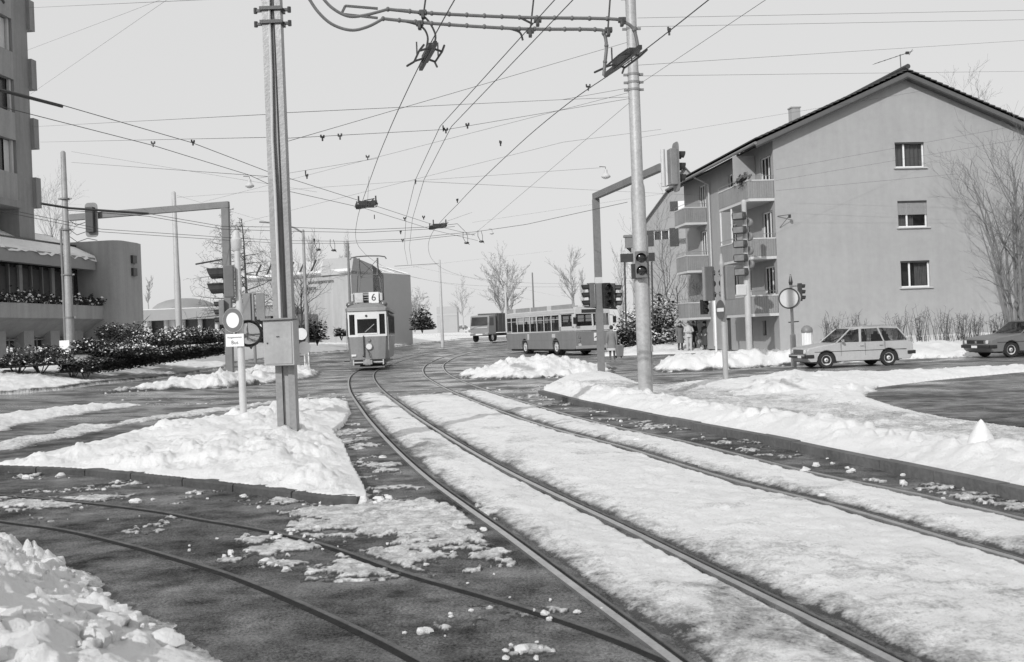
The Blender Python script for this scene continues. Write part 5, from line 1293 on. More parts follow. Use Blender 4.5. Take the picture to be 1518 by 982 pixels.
def city_bus():
    ff = Vector((.385, -.923, 0)).normalized(); ang = math.atan2(ff.y, ff.x)
    front = Vector((5.05, 61.9, 0)); c = front - ff * 5.6
    root = thing('city_bus', 'two tone city bus with roof advertising boards, stopped behind the ploughed heap', 'bus', (c.x, c.y, terr(c.x, c.y) + .02), ang)
    red = mat('bus_paint', .20, .35, .12, .8, .03, streak=.12); cream = mat('bus_cream', .56, .35, .05, .8)
    Lf, Lr, hw = 5.6, -5.6, 1.24
    out = [(Lf - .05, .36), (Lf, .5), (Lf - .02, 1.42), (Lr + .0, 1.42), (Lr, .42)] + arc_outline(Lr + .05, Lf - .3, .32, [(-2.4, .56, .48), (3.05 - .4, .56, .48)])
    mb = MB(); mb.prism(out, -hw, hw); mb.build('body', red, root, bevel=.03)
    mb = MB(); mb.box((0, 0, 2.72), (Lf - Lr - .1, 2 * hw - .04, .3)); mb.box((0, 0, 2.9), (Lf - Lr - .5, 2 * hw - .4, .12)); mb.build('roof', mat('bus_roof', .5, .5, .1, 1), root, bevel=.08)
    mb = MB(); mb.box((0, 0, 1.06), (Lf - Lr - .4, 2 * hw - .2, .1)); 
    for i in range(9):
        for y in (-.75, .75): mb.box((-4.4 + i * 1.0, y, 1.5), (.45, .9, .12)); mb.box((-4.62 + i * 1.0, y, 1.78), (.1, .9, .55))
    mb.build('seats', mat('bus_seat', .12, .8, .3, 3), root, bevel=.03)
    for x, y in ((-1.4, -.7), (.7, .75), (1.9, -.7), (-3.2, -.7)): person_bust(root, x, y, 1.5, 'passenger')
    person_bust(root, 4.5, .65, 1.3)
    # window belt, left side as seen by the bus (+y) and the other
    cutsL = [-5.5, -4.62, -3.55, -2.45, -1.35, -.2, .95, 2.1, 3.3]
    for s in (-1, 1):
        window_band(root, -5.55, 5.5, s * (hw - .03), 1.5, 2.52, cutsL, cream, s)
        mb = MB(); mb.box((3.42, s * (hw - .03), 2.0), (.24, .06, 1.1)); mb.build('wide_pillar', cream, root)
        # driver window, lower cut
        mb = MB(); mb.quad((3.6, s * (hw - .02), 1.72), (5.15, s * (hw - .02), 1.72), (5.0, s * (hw - .02), 2.5), (3.6, s * (hw - .02), 2.5)); g = mb.build('cab_window', DGLASS2, root)
        mb = MB(); mb.box((4.4, s * (hw - .03), 1.6), (2.2, .06, .32)); mb.box((4.5, s * (hw - .03), 2.58), (2.0, .06, .14)); mb.box((5.3, s * (hw - .03), 2.1), (.3, .06, .9)); mb.build('cab_panel', cream, root, bevel=.01)
        mb = MB(); mb.box((.0, s * (hw + .004), .92), (10.9, .012, .03)); mb.build('side_strip', MIDP, root)
        mb = MB(); mb.box((-1.7, s * (hw + .004), 1.16), (.28, .01, .4)); mb.box((2.4, s * (hw + .004), 1.2), (.5, .01, .24)); mb.build('crest_panel', LIGHTP, root)
        for x in (-2.4, 2.65): wheel(root, (x, s * (hw - .2), .48), .48, .28, side=s)
        for x in (-2.4, 2.65): mb = MB(); mb.disc((x, s * (hw - .36), .5), .555, .3, (0, 1, 0), 20); mb.build('wheel_well', TRIM, root)
        # roof advertising boards
        for a, b, m_ in ((-5.2, -4.4, red), (-4.35, -3.95, cream), (-3.9, -1.55, red), (-1.45, -1.3, cream), (-1.25, 1.3, red), (1.35, 2.0, cream), (2.05, 5.0, red)):
            mb = MB(); mb.box(((a + b) / 2, s * (hw - .1), 2.98), (b - a, .05, .34)); mb.build('advert_board', m_ if m_ is cream else mat('advert_grey', .3, .6, .25, 1.5), root)
    # front
    mb = MB(); x = Lf - .04
    mb.box((x, 0, 1.62), (.06, 2 * hw - .06, .28)); mb.box((x - .05, 0, 2.66), (.1, 2 * hw - .06, .3))
    for y in (-hw + .06, 0, hw - .06): mb.bar((x, y, 1.7), (x - .08, y, 2.55), .1)
    mb.build('front_panel', cream, root, bevel=.01)
    for y in (-.6, .6): mb = MB(); mb.quad((x + .01, y - .55, 1.74), (x + .01, y + .55, 1.74), (x - .06, y + .55, 2.52), (x - .06, y - .55, 2.52)); mb.build('windscreen', DGLASS2, root)
    mb = MB(); mb.box((x - .03, 0, 2.68), (.1, 1.5, .22)); mb.build('destination_box', DARKP, root)
    for s in (-1, 1):
        for z in (1.08, .84): mb = MB(); mb.disc((Lf + .01, s * 1.0, z), .085, .05, (1, 0, 0), 16); mb.build('headlight', CHROME, root)
        mb = MB(); mb.disc((Lf + .01, s * .96, .58), .1, .05, (1, 0, 0), 14); mb.build('fog_lamp', LIGHTP, root)
        mb = MB(); mb.bar((Lf, s * 1.2, 2.4), (Lf + .25, s * 1.35, 2.35), .03); mb.box((Lf + .27, s * 1.38, 2.1), (.08, .2, .42)); mb.build('wing_mirror', TRIM, root)
    mb = MB(); mb.box((Lf + .03, .28, 1.06), (.02, .52, .5)); p_ = mb.build('poster', WHITEP, root)
    mb = MB(); mb.bar((Lf + .045, .05, 1.0), (Lf + .045, .3, 1.16), .01, .06); mb.bar((Lf + .045, .3, 1.16), (Lf + .045, .5, 1.06), .01, .05); mb.build('poster_mark', DARKP, p_)
    mb = MB(); mb.box((Lf + .05, 0, .44), (.14, 2 * hw, .2)); mb.build('front_bumper', mat('bumper_grey', .3, .5, .1, 3), root, bevel=.03)
    mb = MB(); mb.box((0, 0, .3), (10.6, 2, .2)); mb.build('underbody', TRIM, root)
city_bus()

def tram():
    ff = Vector((.085, -.996, 0)).normalized(); ang = math.atan2(ff.y, ff.x); front = Vector((-7.35, 50.6, 0)); c = front - ff * 5.0
    root = thing('tram', 'old single ended tram car with pantograph and a roof plate numbered six, facing the camera', 'tram', (c.x, c.y, .0), ang)
    green = mat('tram_paint', .23, .4, .12, .8, .04, streak=.12); cream = mat('tram_cream', .70, .4, .05, .9); roofm = mat('tram_roof', .22, .7, .2, 1, .2)
    Lf, Lr = 5.0, -5.0
    # plan outline of the body with a slightly bowed, tapering end
    def plan(w, x1, x0, bow): return [(x1 - bow, -w * .86), (x1 - .03, -w * .5), (x1, 0), (x1 - .03, w * .5), (x1 - bow, w * .86), (x1 - .85, w), (x0 + .85, w), (x0 + bow, w * .86), (x0, 0), (x0 + bow, -w * .86), (x0 + .85, -w), (x1 - .85, -w)]
    def shell(z0, z1, w0, w1, name, m_, x1=Lf, x0=Lr, bow=.1, bev=.02):
        mb = MB(); mb.loft([[(x, y, z0) for x, y in plan(w0, x1, x0, bow)], [(x, y, z1) for x, y in plan(w1, x1, x0, bow)]]); return mb.build(name, m_, root, bevel=bev)
    shell(.55, 1.72, 1.0, 1.09, 'body', green)
    shell(3.02, 3.2, 1.12, 1.14, 'roof_edge', mat('tram_gutter', .3, .5, .1, 1), Lf + .06, Lr - .06)
    mb = MB(); rings = []
    for z, w, dx in ((3.2, 1.12, 0), (3.32, .98, .12), (3.42, .7, .3), (3.46, .3, .5)): rings.append([(x, y, z) for x, y in plan(w, Lf - dx, Lr + dx, .15)])
    mb.loft(rings); mb.build('roof', roofm, root, smooth=True)
    # front end: three windows
    fr = lambda y, z, d=0.0: (Lf - .01 - d - .10 * (abs(y) / .94) ** 2, y, z)
    def fbox(y0, y1, z0, z1, name, m_, d=0.0, t=.06):
        mb = MB(); n = 4; A = []
        for k in range(n):
            a, b = y0 + (y1 - y0) * k / n, y0 + (y1 - y0) * (k + 1) / n
            p = [fr(a, z0, d), fr(b, z0, d), fr(b, z1, d), fr(a, z1, d)]; q = [fr(a, z0, d + t), fr(b, z0, d + t), fr(b, z1, d + t), fr(a, z1, d + t)]
            mb.add(p + q, [(0, 1, 2, 3), (7, 6, 5, 4), (0, 4, 5, 1), (3, 2, 6, 7), (1, 5, 6, 2), (0, 3, 7, 4)])
        return mb.build(name, m_, root)
    fbox(-.98, .98, 1.725, 1.83, 'front_sill', cream); fbox(-.98, .98, 2.86, 3.01, 'front_header', cream); fbox(-.5, .5, 2.62, 2.86, 'destination_panel', cream)
    for y0, y1 in ((-.98, -.9), (-.62, -.5), (.5, .62), (.9, .98)): fbox(y0, y1, 1.83, 2.86, 'front_pillar', cream)
    fbox(-.5, .5, 1.83, 1.9, 'screen_frame', cream, -.02); 
    for y0, y1, z0, z1 in ((-.9, -.62, 1.83, 2.86), (.62, .9, 1.83, 2.86), (-.5, .5, 1.9, 2.62)):
        g = fbox(y0, y1, z0, z1, 'windscreen', DGLASS2, .03, .01)
    mb = MB(); mb.bar((Lf + .03, -.12, 1.95), (Lf + .02, .36, 2.35), .04, .02); mb.build('wiper', LIGHTP, root)
    mb = MB(); mb.disc((Lf + .0, -.03, 2.78), .06, .05, (1, 0, 0), 12); mb.build('marker_lamp', DARKP, root)
    person_bust(root, 4.2, .08, 1.62, 'driver', 1.15, mat('tram_driver', .34, .8, .3, 4))
    mb = MB(); mb.box((4.55, .0, 1.5), (.25, .5, .75)); mb.build('controller', DARKP, root, bevel=.03)
    mb = MB(); mb.box((2.9, 0, 2.1), (.06, 2.0, 1.8)); mb.build('cab_bulkhead', mat('wood_dark', .06, .6, .3, 3), root)
    # sides
    cuts = [4.2, 3.2, 2.25, 1.3, .35, -.6, -1.55, -2.5, -3.45, -4.2]
    for s in (-1, 1): window_band(root, -4.25, 4.25, s * 1.06, 1.86, 2.86, list(reversed(cuts)), mat('tram_side', .10, .5, .2, 1), s)
    for s in (-1, 1):
        mb = MB(); mb.box((4.55, s * 1.0, 2.35), (.6, .05, 1.3)); mb.build('door_panel', mat('tram_side', .1), root)
        mb = MB(); mb.bar((4.98, s * 1.05, 1.0), (4.98, s * 1.05, 2.7), .03); mb.build('grab_rail', CHROME, root)
        mb = MB(); mb.bar((4.3, s * 1.1, .5), (4.9, s * 1.1, .5), .25, .05); mb.build('step', DARKP, root)
    # front gear
    mb = MB(); mb.lathe([(.17, -.03), (.19, .0), (.17, .06), (.14, .06)], (0, 0, 0), 22, 0, Matrix.Rotation(PI / 2, 3, 'Y')); h = mb.build('headlight', CHROME, root, loc=(Lf + .03, .06, 1.22), smooth=True)
    mb = MB(); mb.disc((.055, 0, 0), .14, .02, (1, 0, 0), 20); mb.build('lamp_glass', mat('lamp_glass', .7), h)
    mb = MB(); mb.disc((Lf + .03, .06, 1.55), .08, .08, (1, 0, 0), 14); mb.build('socket', MIDP, root)
    mb = MB(); mb.bar((Lf + .06, -.2, .78), (Lf + .06, -.2, 1.78), .05); mb.tube([(Lf + .07, -.2, .8), (Lf + .07, -.27, .72)], .05, 8); mb.tube([(Lf + .05, -.1, 1.2), (Lf + .14, .05, .9), (Lf + .1, .12, .62)], .02, 6); mb.build('air_hose', DARKP, root, bevel=.01)
    mb = MB(); mb.box((Lf + .0, -.72, .79), (.02, .24, .1)); mb.build('number_plate', WHITEP, root)
    mb = MB(); mb.box((Lf - .2, 0, .42), (.3, 1.5, .22)); mb.build('buffer_beam', TRIM, root, bevel=.02)
    mb = MB(); mb.box((Lf + .08, -.02, .42), (.4, .26, .3)); mb.box((Lf + .22, -.02, .42), (.1, .46, .22)); mb.build('coupler', mat('coupler', .3, .6, .3, 4), root, bevel=.02)
    mb = MB()
    for y in (-.75, .75): mb.box((Lf - .02, y, .42), (.06, .06, .26))
    mb.box((Lf - .02, .5, .42), (.05, .5, .06)); mb.box((Lf - .02, -.5, .42), (.05, .5, .06)); mb.build('front_frame', LIGHTP, root)
    mb = MB(); mb.box((Lf + .16, -.05, .17), (.3, 1.75, .07)); mb.build('life_guard', mat('guard_board', .4, .7, .2, 2), root, bevel=.01)
    mb = MB(); mb.box((0, 0, .42), (8.6, 1.5, .3)); mb.box((1.6, 0, .3), (.9, 1.25, .4)); mb.box((-1.6, 0, .3), (.9, 1.25, .4)); mb.build('underframe', TRIM, root)
    for x in (-1.4, 1.4):
        for s in (-1, 1): wheel(root, (x, s * .5, .36), .36, .1, side=s)
    # roof gear: resistor frames, plate with the 6, lamps, pantograph
    mb = MB()
    for y in (-.66, .66): 
        for x in (4.3, 2.4): mb.bar((x, y, 3.3), (x, y, 4.0), .06)
    for z in (3.62, 3.74, 3.86, 3.98): 
        mb.bar((4.3, -.66, z), (4.3, .66, z), .03); mb.bar((2.4, -.66, z), (2.4, .66, z), .03)
    for z in (3.62, 3.98):
        for y in (-.66, .66): mb.bar((4.3, y, z), (2.4, y, z), .04)
    mb.build('resistor_frame', mat('frame_grey', .4, .5, .15, 2), root)
    mb = MB()
    for x in (2.6, 2.9, 3.2, 3.5, 3.8, 4.05): mb.box((x, 0, 3.72), (.1, 1.2, .3))
    mb.build('resistor_grid', DARKP, root)
    mb = MB(); mb.box((4.36, -.4, 3.72), (.08, .44, .5)); mb.build('roof_box', LIGHTP, root, bevel=.03)
    for s in (-1, 1): mb = MB(); mb.box((4.3, s * .74, 3.75), (.25, .12, .4)); mb.build('roof_box', LIGHTP, root, bevel=.03)
    mb = MB(); mb.box((4.46, .36, 3.72), (.03, .5, .56)); pl = mb.build('line_plate', WHITEP, root)
    text('line_number', '6', .52, mat('ink', .03), pl, (4.482, .36, 3.715), (PI / 2, 0, PI / 2), .003)
    for s in (-1, 1):
        mb = MB(); mb.ell((4.5, s * .86, 3.38), .22, .2, .16, 12, 8); mb.build('roof_lamp', mat('lamp_metal', .2, .3, .2, 5, 0, .5), root, smooth=True)
    mb = MB(); mb.box((3.7, .0, 3.46), (.9, .36, .26)); mb.build('roof_trunk', DARKP, root)
    pm = mat('pantograph_metal', .14, .5, .2, 4)
    mb = MB(); z0, zt = 4.05, 6.02
    for y in (-.6, .6):
        mb.bar((1.0, y, z0), (2.3, y, z0), .06)
    mb.bar((1.0, -.6, z0), (1.0, .6, z0), .06); mb.bar((2.3, -.6, z0), (2.3, .6, z0), .06)
    for x, y in ((1.0, -.6), (1.0, .6), (2.3, -.6), (2.3, .6)): mb.tube([(x, y, 3.3), (x, y, z0)], .06, 8)
    mb.build('pantograph_base', pm, root)
    mb = MB()
    for y0 in (-.62, .62):
        y1 = y0 * .8
        mb.tube([(1.0, y0, z0), (.45, y1 * 1.02, 5.0), (1.65, y1, zt - .12)], .022, 6); mb.tube([(2.3, y0, z0), (2.85, y1 * 1.02, 5.0), (1.65, y1, zt - .12)], .022, 6)
        for q in ((.45, 5.0), (2.85, 5.0)): mb.box((q[0], y1, q[1]), (.1, .08, .1))
    mb.bar((.45, -.5, 5.0), (.45, .5, 5.0), .03); mb.bar((2.85, -.5, 5.0), (2.85, .5, 5.0), .03)
    mb.bar((.45, -.5, 5.0), (1.65, .5, zt - .12), .02); mb.bar((.45, .5, 5.0), (1.65, -.5, zt - .12), .02); mb.build('pantograph_arms', pm, root)
    for s in (-1, 1):
        mb = MB(); mb.tube([(1.65, s * .5, zt - .35), (1.65, s * .5, zt - .05)], .05, 8); mb.build('spring_box', pm, root)
    mb = MB(); mb.tube([(1.65, -.98, zt - .12), (1.65, -.9, zt + .0), (1.65, -.6, zt + .05), (1.65, 0, zt + .07), (1.65, .6, zt + .05), (1.65, .9, zt + .0), (1.65, .98, zt - .12)], .035, 8); mb.build('contact_bow', pm, root, smooth=True)
    mb = MB(); mb.tube([(2.0, .75, 3.3), (2.0, .78, 5.0)], .02, 5); mb.tube([(3.4, .5, 4.0), (2.6, .45, 4.4), (2.4, .3, 4.1)], .02, 5); mb.build('roof_cable', DARKP, root)
tram()

def lorry():
    ff = Vector((-.42, -.907, 0)).normalized(); ang = math.atan2(ff.y, ff.x); c = Vector((-2.1, 107.5, 0))
    root = thing('lorry', 'boxy forward control lorry with a tarpaulin body coming down the road behind the bus', 'lorry', (c.x, c.y, terr(c.x, c.y) + .12), ang)
    cab = mat('lorry_cab', .26, .5, .1, 1); tarp = mat('tarpaulin', .10, .8, .2, 1, .2)
    mb = MB(); out = [(3.1, .75), (3.15, 1.6), (2.95, 2.75), (1.35, 2.85), (1.35, .75)]; mb.prism(out, -1.1, 1.1); k = mb.build('cab', cab, root, bevel=.06)
    mb = MB(); mb.quad((3.155, -.98, 1.72), (3.155, .98, 1.72), (2.985, .92, 2.62), (2.985, -.92, 2.62)); mb.build('windscreen', mat('lorry_glass', .05, .1, .4, 1), k)
    for s in (-1, 1): mb = MB(); mb.quad((2.9, s * 1.105, 1.7), (1.9, s * 1.105, 1.7), (1.9, s * 1.105, 2.55), (2.75, s * 1.105, 2.55)); mb.build('side_window', DARKP, k)
    mb = MB(); mb.box((3.17, 0, 1.5), (.04, 1.9, .1)); mb.build('chrome_strip', LIGHTP, k)
    for s in (-1, 1): mb = MB(); mb.box((3.2, s * .85, .8), (.1, .34, .24)); mb.build('headlight', WHITEP, root)
    mb = MB(); mb.box((3.2, 0, .78), (.12, 2.1, .22)); b_ = mb.build('front_bumper', MIDP, root); mb = MB(); mb.box((3.27, 0, .8), (.02, .8, .14)); mb.build('number_plate', WHITEP, b_)
    mb = MB(); mb.box((-1.3, 0, 2.0), (4.9, 2.3, 2.0)); mb.build('tarpaulin_body', tarp, root, bevel=.08)
    mb = MB()
    for x in (-3.4, -2.3, -1.2, -.1, .9):
        mb.box((x, 0, 2.0), (.06, 2.36, 2.05))
    mb.box((-1.3, 0, 2.98), (4.95, 2.34, .05)); mb.build('tarpaulin_ribs', MIDP, root)
    mb = MB(); mb.box((-.6, 0, .75), (6.4, .9, .3)); mb.build('chassis', TRIM, root)
    for x in (2.2, -2.2):
        for s in (-1, 1): wheel(root, (x, s * .92, .46), .46, .3, side=s)
lorry()
# far parked cars, a few pixels each
for i, (px, py, w, lab, m_) in enumerate(((637, 489, .95, 'small dark parked car by the hall hedge, roof snowed over', DARKP), (684, 490, .95, 'parked car with snowy roof close behind the lorry front', MIDP), (697, 494, .8, 'low pale parked car half hidden by the lorry', LIGHTP), (661, 484, .9, 'far parked car at the foot of the distant pale building', DARKP))):
    Y = 300 + 14 * i; p = at(px, py - 1, Y); r_ = thing('far_car', lab, 'car', tuple(p), rad(200 + 15 * i))
    mb = MB(); mb.prism([(-2, .3), (2, .3), (2, .8), (.9, .9), (.4, 1.35), (-1.2, 1.35), (-1.8, .9), (-2, .9)], -.8, .8); mb.build('body', m_, r_, bevel=.08)
    mb = MB(); mb.box((-.4, 0, 1.42), (1.7, 1.4, .16)); o = mb.build('roof_snow', SNOW, r_, bevel=.05); o.data.attributes.new('dirt', 'FLOAT', 'POINT')
    for x in (-1.2, 1.2):
        for s in (-1, 1): wheel(r_, (x, s * .75, .3), .3, .16, side=s)
# ------------------------------------------------------------------ trees and shrubs
def bare_tree(name, label, p, H, r0, spread=.55, levels=4, seed=1, m=None, lean=0.0, stems=1, group=None, up=.35, kids=(7, 5, 5, 4), first=.3, droop=0.0, cat='tree', twig=.006, conic=False, lf=(.55, .5, .45, .4)):
    rn = random.Random(seed); m = m or BARK
    root = thing(name, label, cat, tuple(p), 0, group); tm = MB(); cm = MB()
    def grow(p0, d, L, r, lv):
        n = 5 if lv == 0 else (4 if lv < 2 else 3); pts = [p0.copy()]; d = d.normalized(); q = p0.copy(); dirs = [d]
        for i in range(n):
            wob = .10 if lv == 0 else .22
            d = (d + Vector((rn.gauss(0, wob), rn.gauss(0, wob), rn.gauss(0, wob * .6) + (up * .25 if lv else .05) - droop * (lv > 0) * .25))).normalized()
            q = q + d * (L / n); pts.append(q.copy()); dirs.append(d)
        rs = [max(r * (1 - .75 * i / n), twig * .8) for i in range(n + 1)]
        (tm if lv == 0 else cm).tube(pts, rs, 8 if lv == 0 else (5 if lv == 1 else 3), cap=lv == 0)
        if lv >= levels: return
        k = kids[min(lv, len(kids) - 1)]; k = max(2, int(k * rn.uniform(.8, 1.25)))
        for j in range(k):
            t = first + (1 - first) * (j + rn.random()) / k if lv == 0 else .2 + .8 * (j + rn.random()) / k
            f = min(t * n, n - 1e-3); i = int(f); b = pts[i].lerp(pts[i + 1], f - i); dd = dirs[i + 1]
            az = rn.uniform(0, 2 * PI); o = dd.orthogonal().normalized(); o.rotate(Matrix.Rotation(az, 3, dd))
            a = spread * rn.uniform(.7, 1.3); nd = dd * math.cos(a) + o * math.sin(a)
            l2 = L * lf[min(lv, len(lf) - 1)] * rn.uniform(.65, 1.2)
            if conic and lv == 0: l2 = L * lf[0] * (1.12 - t) * rn.uniform(.8, 1.15); nd = o * .97 + Vector((0, 0, .12 - droop * .3))
            grow(b, nd, l2, max(r * (1 - .7 * t) * .52, twig), lv + 1)
    for s in range(stems):
        a = 2 * PI * s / max(stems, 1) + rn.random(); off = Vector((.25 * math.cos(a), .25 * math.sin(a), -.3)) if stems > 1 else Vector((0, 0, -.3))
        d = Vector((lean + (.09 * math.cos(a) if stems > 1 else 0), .12 * math.sin(a) if stems > 1 else 0, 1))
        grow(off, d, H * rn.uniform(.8, 1.0) if stems > 1 else H, r0 * rn.uniform(.8, 1.1), 0)
    tm.build('trunk', m, root, smooth=True, recalc=False); cm.build('crown', m, root, recalc=False)
    return root
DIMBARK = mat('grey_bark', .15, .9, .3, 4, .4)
bare_tree('bare_tree', 'big many stemmed bare tree before the right end of the gable wall', at(1508, 500, 46.2), 8.4, .085, .50, 3, 11, mat('tree_grey', .17, .9, .3, 4), stems=7, kids=(7, 6, 4), first=.2, up=.4, lf=(.34, .5, .5))
bare_tree('bare_tree', 'bare tree leaning in from the edge beside the saloon car', at(1524, 505, 45.2), 7.6, .09, .6, 3, 19, mat('tree_grey', .12), lean=-.06, kids=(11, 6, 4), first=.2, lf=(.4, .5, .5))
bare_tree('bare_tree', 'bare treetop showing over the right slope of the tiled roof', at(1452, 440, 66), 11.6, .2, .5, 4, 23, mat('tree_far', .17, .9, .3, 4), kids=(9, 6, 5, 4), first=.4, lf=(.34, .5, .5, .5))
bare_tree('larch', 'taller of the two slim bare conical trees behind the sign post', at(372, 500, 47), 6.4, .085, 1.2, 3, 3, mat('larch_bark', .07, .9, .3, 4), kids=(38, 7, 4), first=.18, droop=.3, conic=True, lf=(.36, .42, .4))
bare_tree('larch', 'shorter slim bare conical tree behind the gantry post', at(338, 500, 50), 7.0, .08, 1.2, 3, 4, mat('larch_bark', .07), kids=(34, 7, 4), first=.2, droop=.25, conic=True, lf=(.34, .42, .4))
bare_tree('bare_tree', 'low twiggy bare tree between mast and community building lettering', at(436, 506, 62), 4.6, .08, .7, 3, 5, BARK, kids=(14, 7, 5), first=.15, lf=(.55, .5, .45), stems=2)
bare_tree('bare_tree', 'slender bare tree in front of the far gabled house', at(1004, 508, 64), 5.9, .08, .62, 3, 6, DIMBARK, kids=(11, 7, 5), first=.25, lf=(.62, .5, .45), lean=-.1)
bare_tree('bare_tree', 'small bushy bare tree by the balcony wall behind the people', at(1040, 510, 60), 3.4, .07, .7, 3, 7, DIMBARK, kids=(12, 7, 5), first=.15, lf=(.6, .5, .45), stems=2)
bare_tree('bare_tree', 'bare forked tree right behind the waiting women', at(1013, 514, 63), 4.2, .07, .4, 2, 8, BARK, kids=(8, 6), first=.4, lean=-.18)
bare_tree('bare_tree', 'tall narrow hazy bare poplar beside the round mast', at(921, 505, 80), 6.2, .1, .3, 3, 9, HAZEBARK, kids=(26, 7, 4), first=.1, up=.9, lf=(.3, .4, .4))
bare_tree('bare_tree', 'wide hazy bare tree rising behind the rear of the bus', at(750, 487, 120), 7.2, .2, .5, 4, 10, HAZEBARK, kids=(11, 7, 5, 3), first=.2, lf=(.55, .5, .45, .4), stems=2, twig=.016)
bare_tree('bare_tree', 'hazy bare tree behind the middle of the bus', at(852, 480, 110), 6.4, .16, .4, 3, 12, HAZEBARK, kids=(14, 7, 5), first=.2, lf=(.4, .5, .45), twig=.016)
bare_tree('bare_tree', 'faint bare tree near the distant pale building', at(687, 483, 190), 5.6, .2, .5, 3, 13, mat('haze_bark', .45, .9, .1, 4), kids=(12, 7, 5), first=.2, twig=.03)  # farthest bark paled further, haze put into its colour
bare_tree('bare_tree', 'faint hazy scrub tree behind the snowy verge', at(612, 490, 150), 4.6, .14, .6, 3, 14, HAZEBARK, kids=(12, 7, 5), first=.1, twig=.022, stems=2)
bare_tree('bare_tree', 'thin bare poplar standing far behind the rounded stair wall', at(220, 455, 130), 3.4, .1, .25, 3, 15, HAZEBARK, kids=(20, 6, 4), first=.1, up=.9, lf=(.3, .4, .4), twig=.018)
for i, (px, s, lab) in enumerate(((464, 21, 'faint poplar top above the skylight, beside the slim dark pole'), (489, 22, 'faint poplar top above the skylight, near the hall corner'), (866, 25, 'pale leafless poplar beyond the bus, beside the gantry post'))):
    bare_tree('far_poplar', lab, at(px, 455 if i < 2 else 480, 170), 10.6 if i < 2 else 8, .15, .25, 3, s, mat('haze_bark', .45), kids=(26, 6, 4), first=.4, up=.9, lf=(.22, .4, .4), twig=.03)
bare_tree('bare_tree', 'bare tops of a tree behind the office wing roof', at(75, 420, 75), 5.6, .1, .5, 3, 26, HAZEBARK, kids=(12, 7, 5), first=.3)

def leaf_cloud(mb, sn, c, rx, ry, rz, n, size, snow_share, rn, floor=True):
    lumps = [(rn.uniform(-.6, .6) * rx, rn.uniform(-.6, .6) * ry, rn.uniform(-.1, .55) * rz, rn.uniform(.35, .62)) for _ in range(9)]
    for _ in range(n):
        l = rn.choice(lumps); d = Vector((rn.gauss(0, 1), rn.gauss(0, 1), rn.gauss(0, 1))).normalized(); k = rn.uniform(.55, 1.02) * l[3]
        p = Vector((c[0] + l[0] + d.x * rx * k, c[1] + l[1] + d.y * ry * k, c[2] + max(0.02 if floor else -9, l[2] + d.z * rz * k)))
        s = size * rn.uniform(.5, 1.4); a = rn.uniform(0, 2 * PI); t = Vector((math.cos(a), math.sin(a), rn.uniform(-.5, .5))) * s; b = Vector((-math.sin(a), math.cos(a), rn.uniform(-.4, .9))) * s * .55
        up = d.z > .15 and rn.random() < snow_share
        if up: sn.add([p - t * .8 + Vector((0, 0, .02)), p - b * .8, p + t * .8, p + b * .8 + Vector((0, 0, .03))], [(0, 1, 2, 3)])
        else: mb.add([p - t, p - b * .9, p + t, p + b], [(0, 1, 2, 3)])
EVERG = mat('evergreen', .028, .8, .6, 6)
def shrub(label, p, rx, rz, n, size, snow, seed, m=None, group=None, name='shrub', twigs=10, rnoise=1.0):
    rn = random.Random(seed); r_ = thing(name, label, 'shrub', tuple(p), 0, group); mb, sn, tw = MB(), MB(), MB()
    leaf_cloud(mb, sn, (0, 0, .1), rx, rx * .8, rz, n, size, snow, rn)
    for _ in range(twigs):
        a = rn.uniform(0, 2 * PI); e = Vector((rx * .8 * math.cos(a), rx * .6 * math.sin(a), rz * rn.uniform(.6, 1.25))); tw.tube([(0, 0, -.3), e * .5 + Vector((rn.gauss(0, .05), 0, .1)), e], [.025, .015, .006], 4)
    mb.build('foliage', m or EVERG, r_, recalc=False); tw.build('stems', BARK, r_)
    if sn.v: sn.build('snow_clumps', WHITEP, r_, recalc=False)
    return r_
shr = [(60, 546, 38, 1.5, 1.0, .2, 'dark shrub against the glazing of the office wing'), (25, 549, 38, 1.1, .5, .2, 'low shrub row below the wing windows at the picture edge'), (150, 528, 40, 1.3, .9, .25, 'shrub right beside the stepped grey pole'), (186, 512, 46, 1.5, 1.25, .15, 'tallest dark shrub below the rounded stair wall'),
       (175, 534, 40, 1.6, .7, .75, 'shrub nearly buried in snow between dark shrubs'), (215, 524, 44, 1.7, .9, .3, 'broad shrub in front of the pavilion corner'), (244, 516, 46, 1.6, 1.0, .25, 'broad dark shrub before the plain pale pole'), (280, 514, 48, 1.6, 1.0, .3, 'shrub just past the plain pale pole'), (303, 512, 48, 1.3, .95, .5, 'snow capped shrub before the pavilion columns'), (108, 556, 38, .7, .55, .1, 'small leafy bush growing at the foot of the stepped pole'), (128, 556, 38, .6, .5, .1, 'small leafy bush just past the foot of the stepped pole')]
for i, (px, py, Y, rx, rz, sn, lab) in enumerate(shr): shrub(lab, at(px, py, Y), rx, rz * .88, 4600, .055, sn * .6, 100 + i, group='shrubs in front of the office wing')
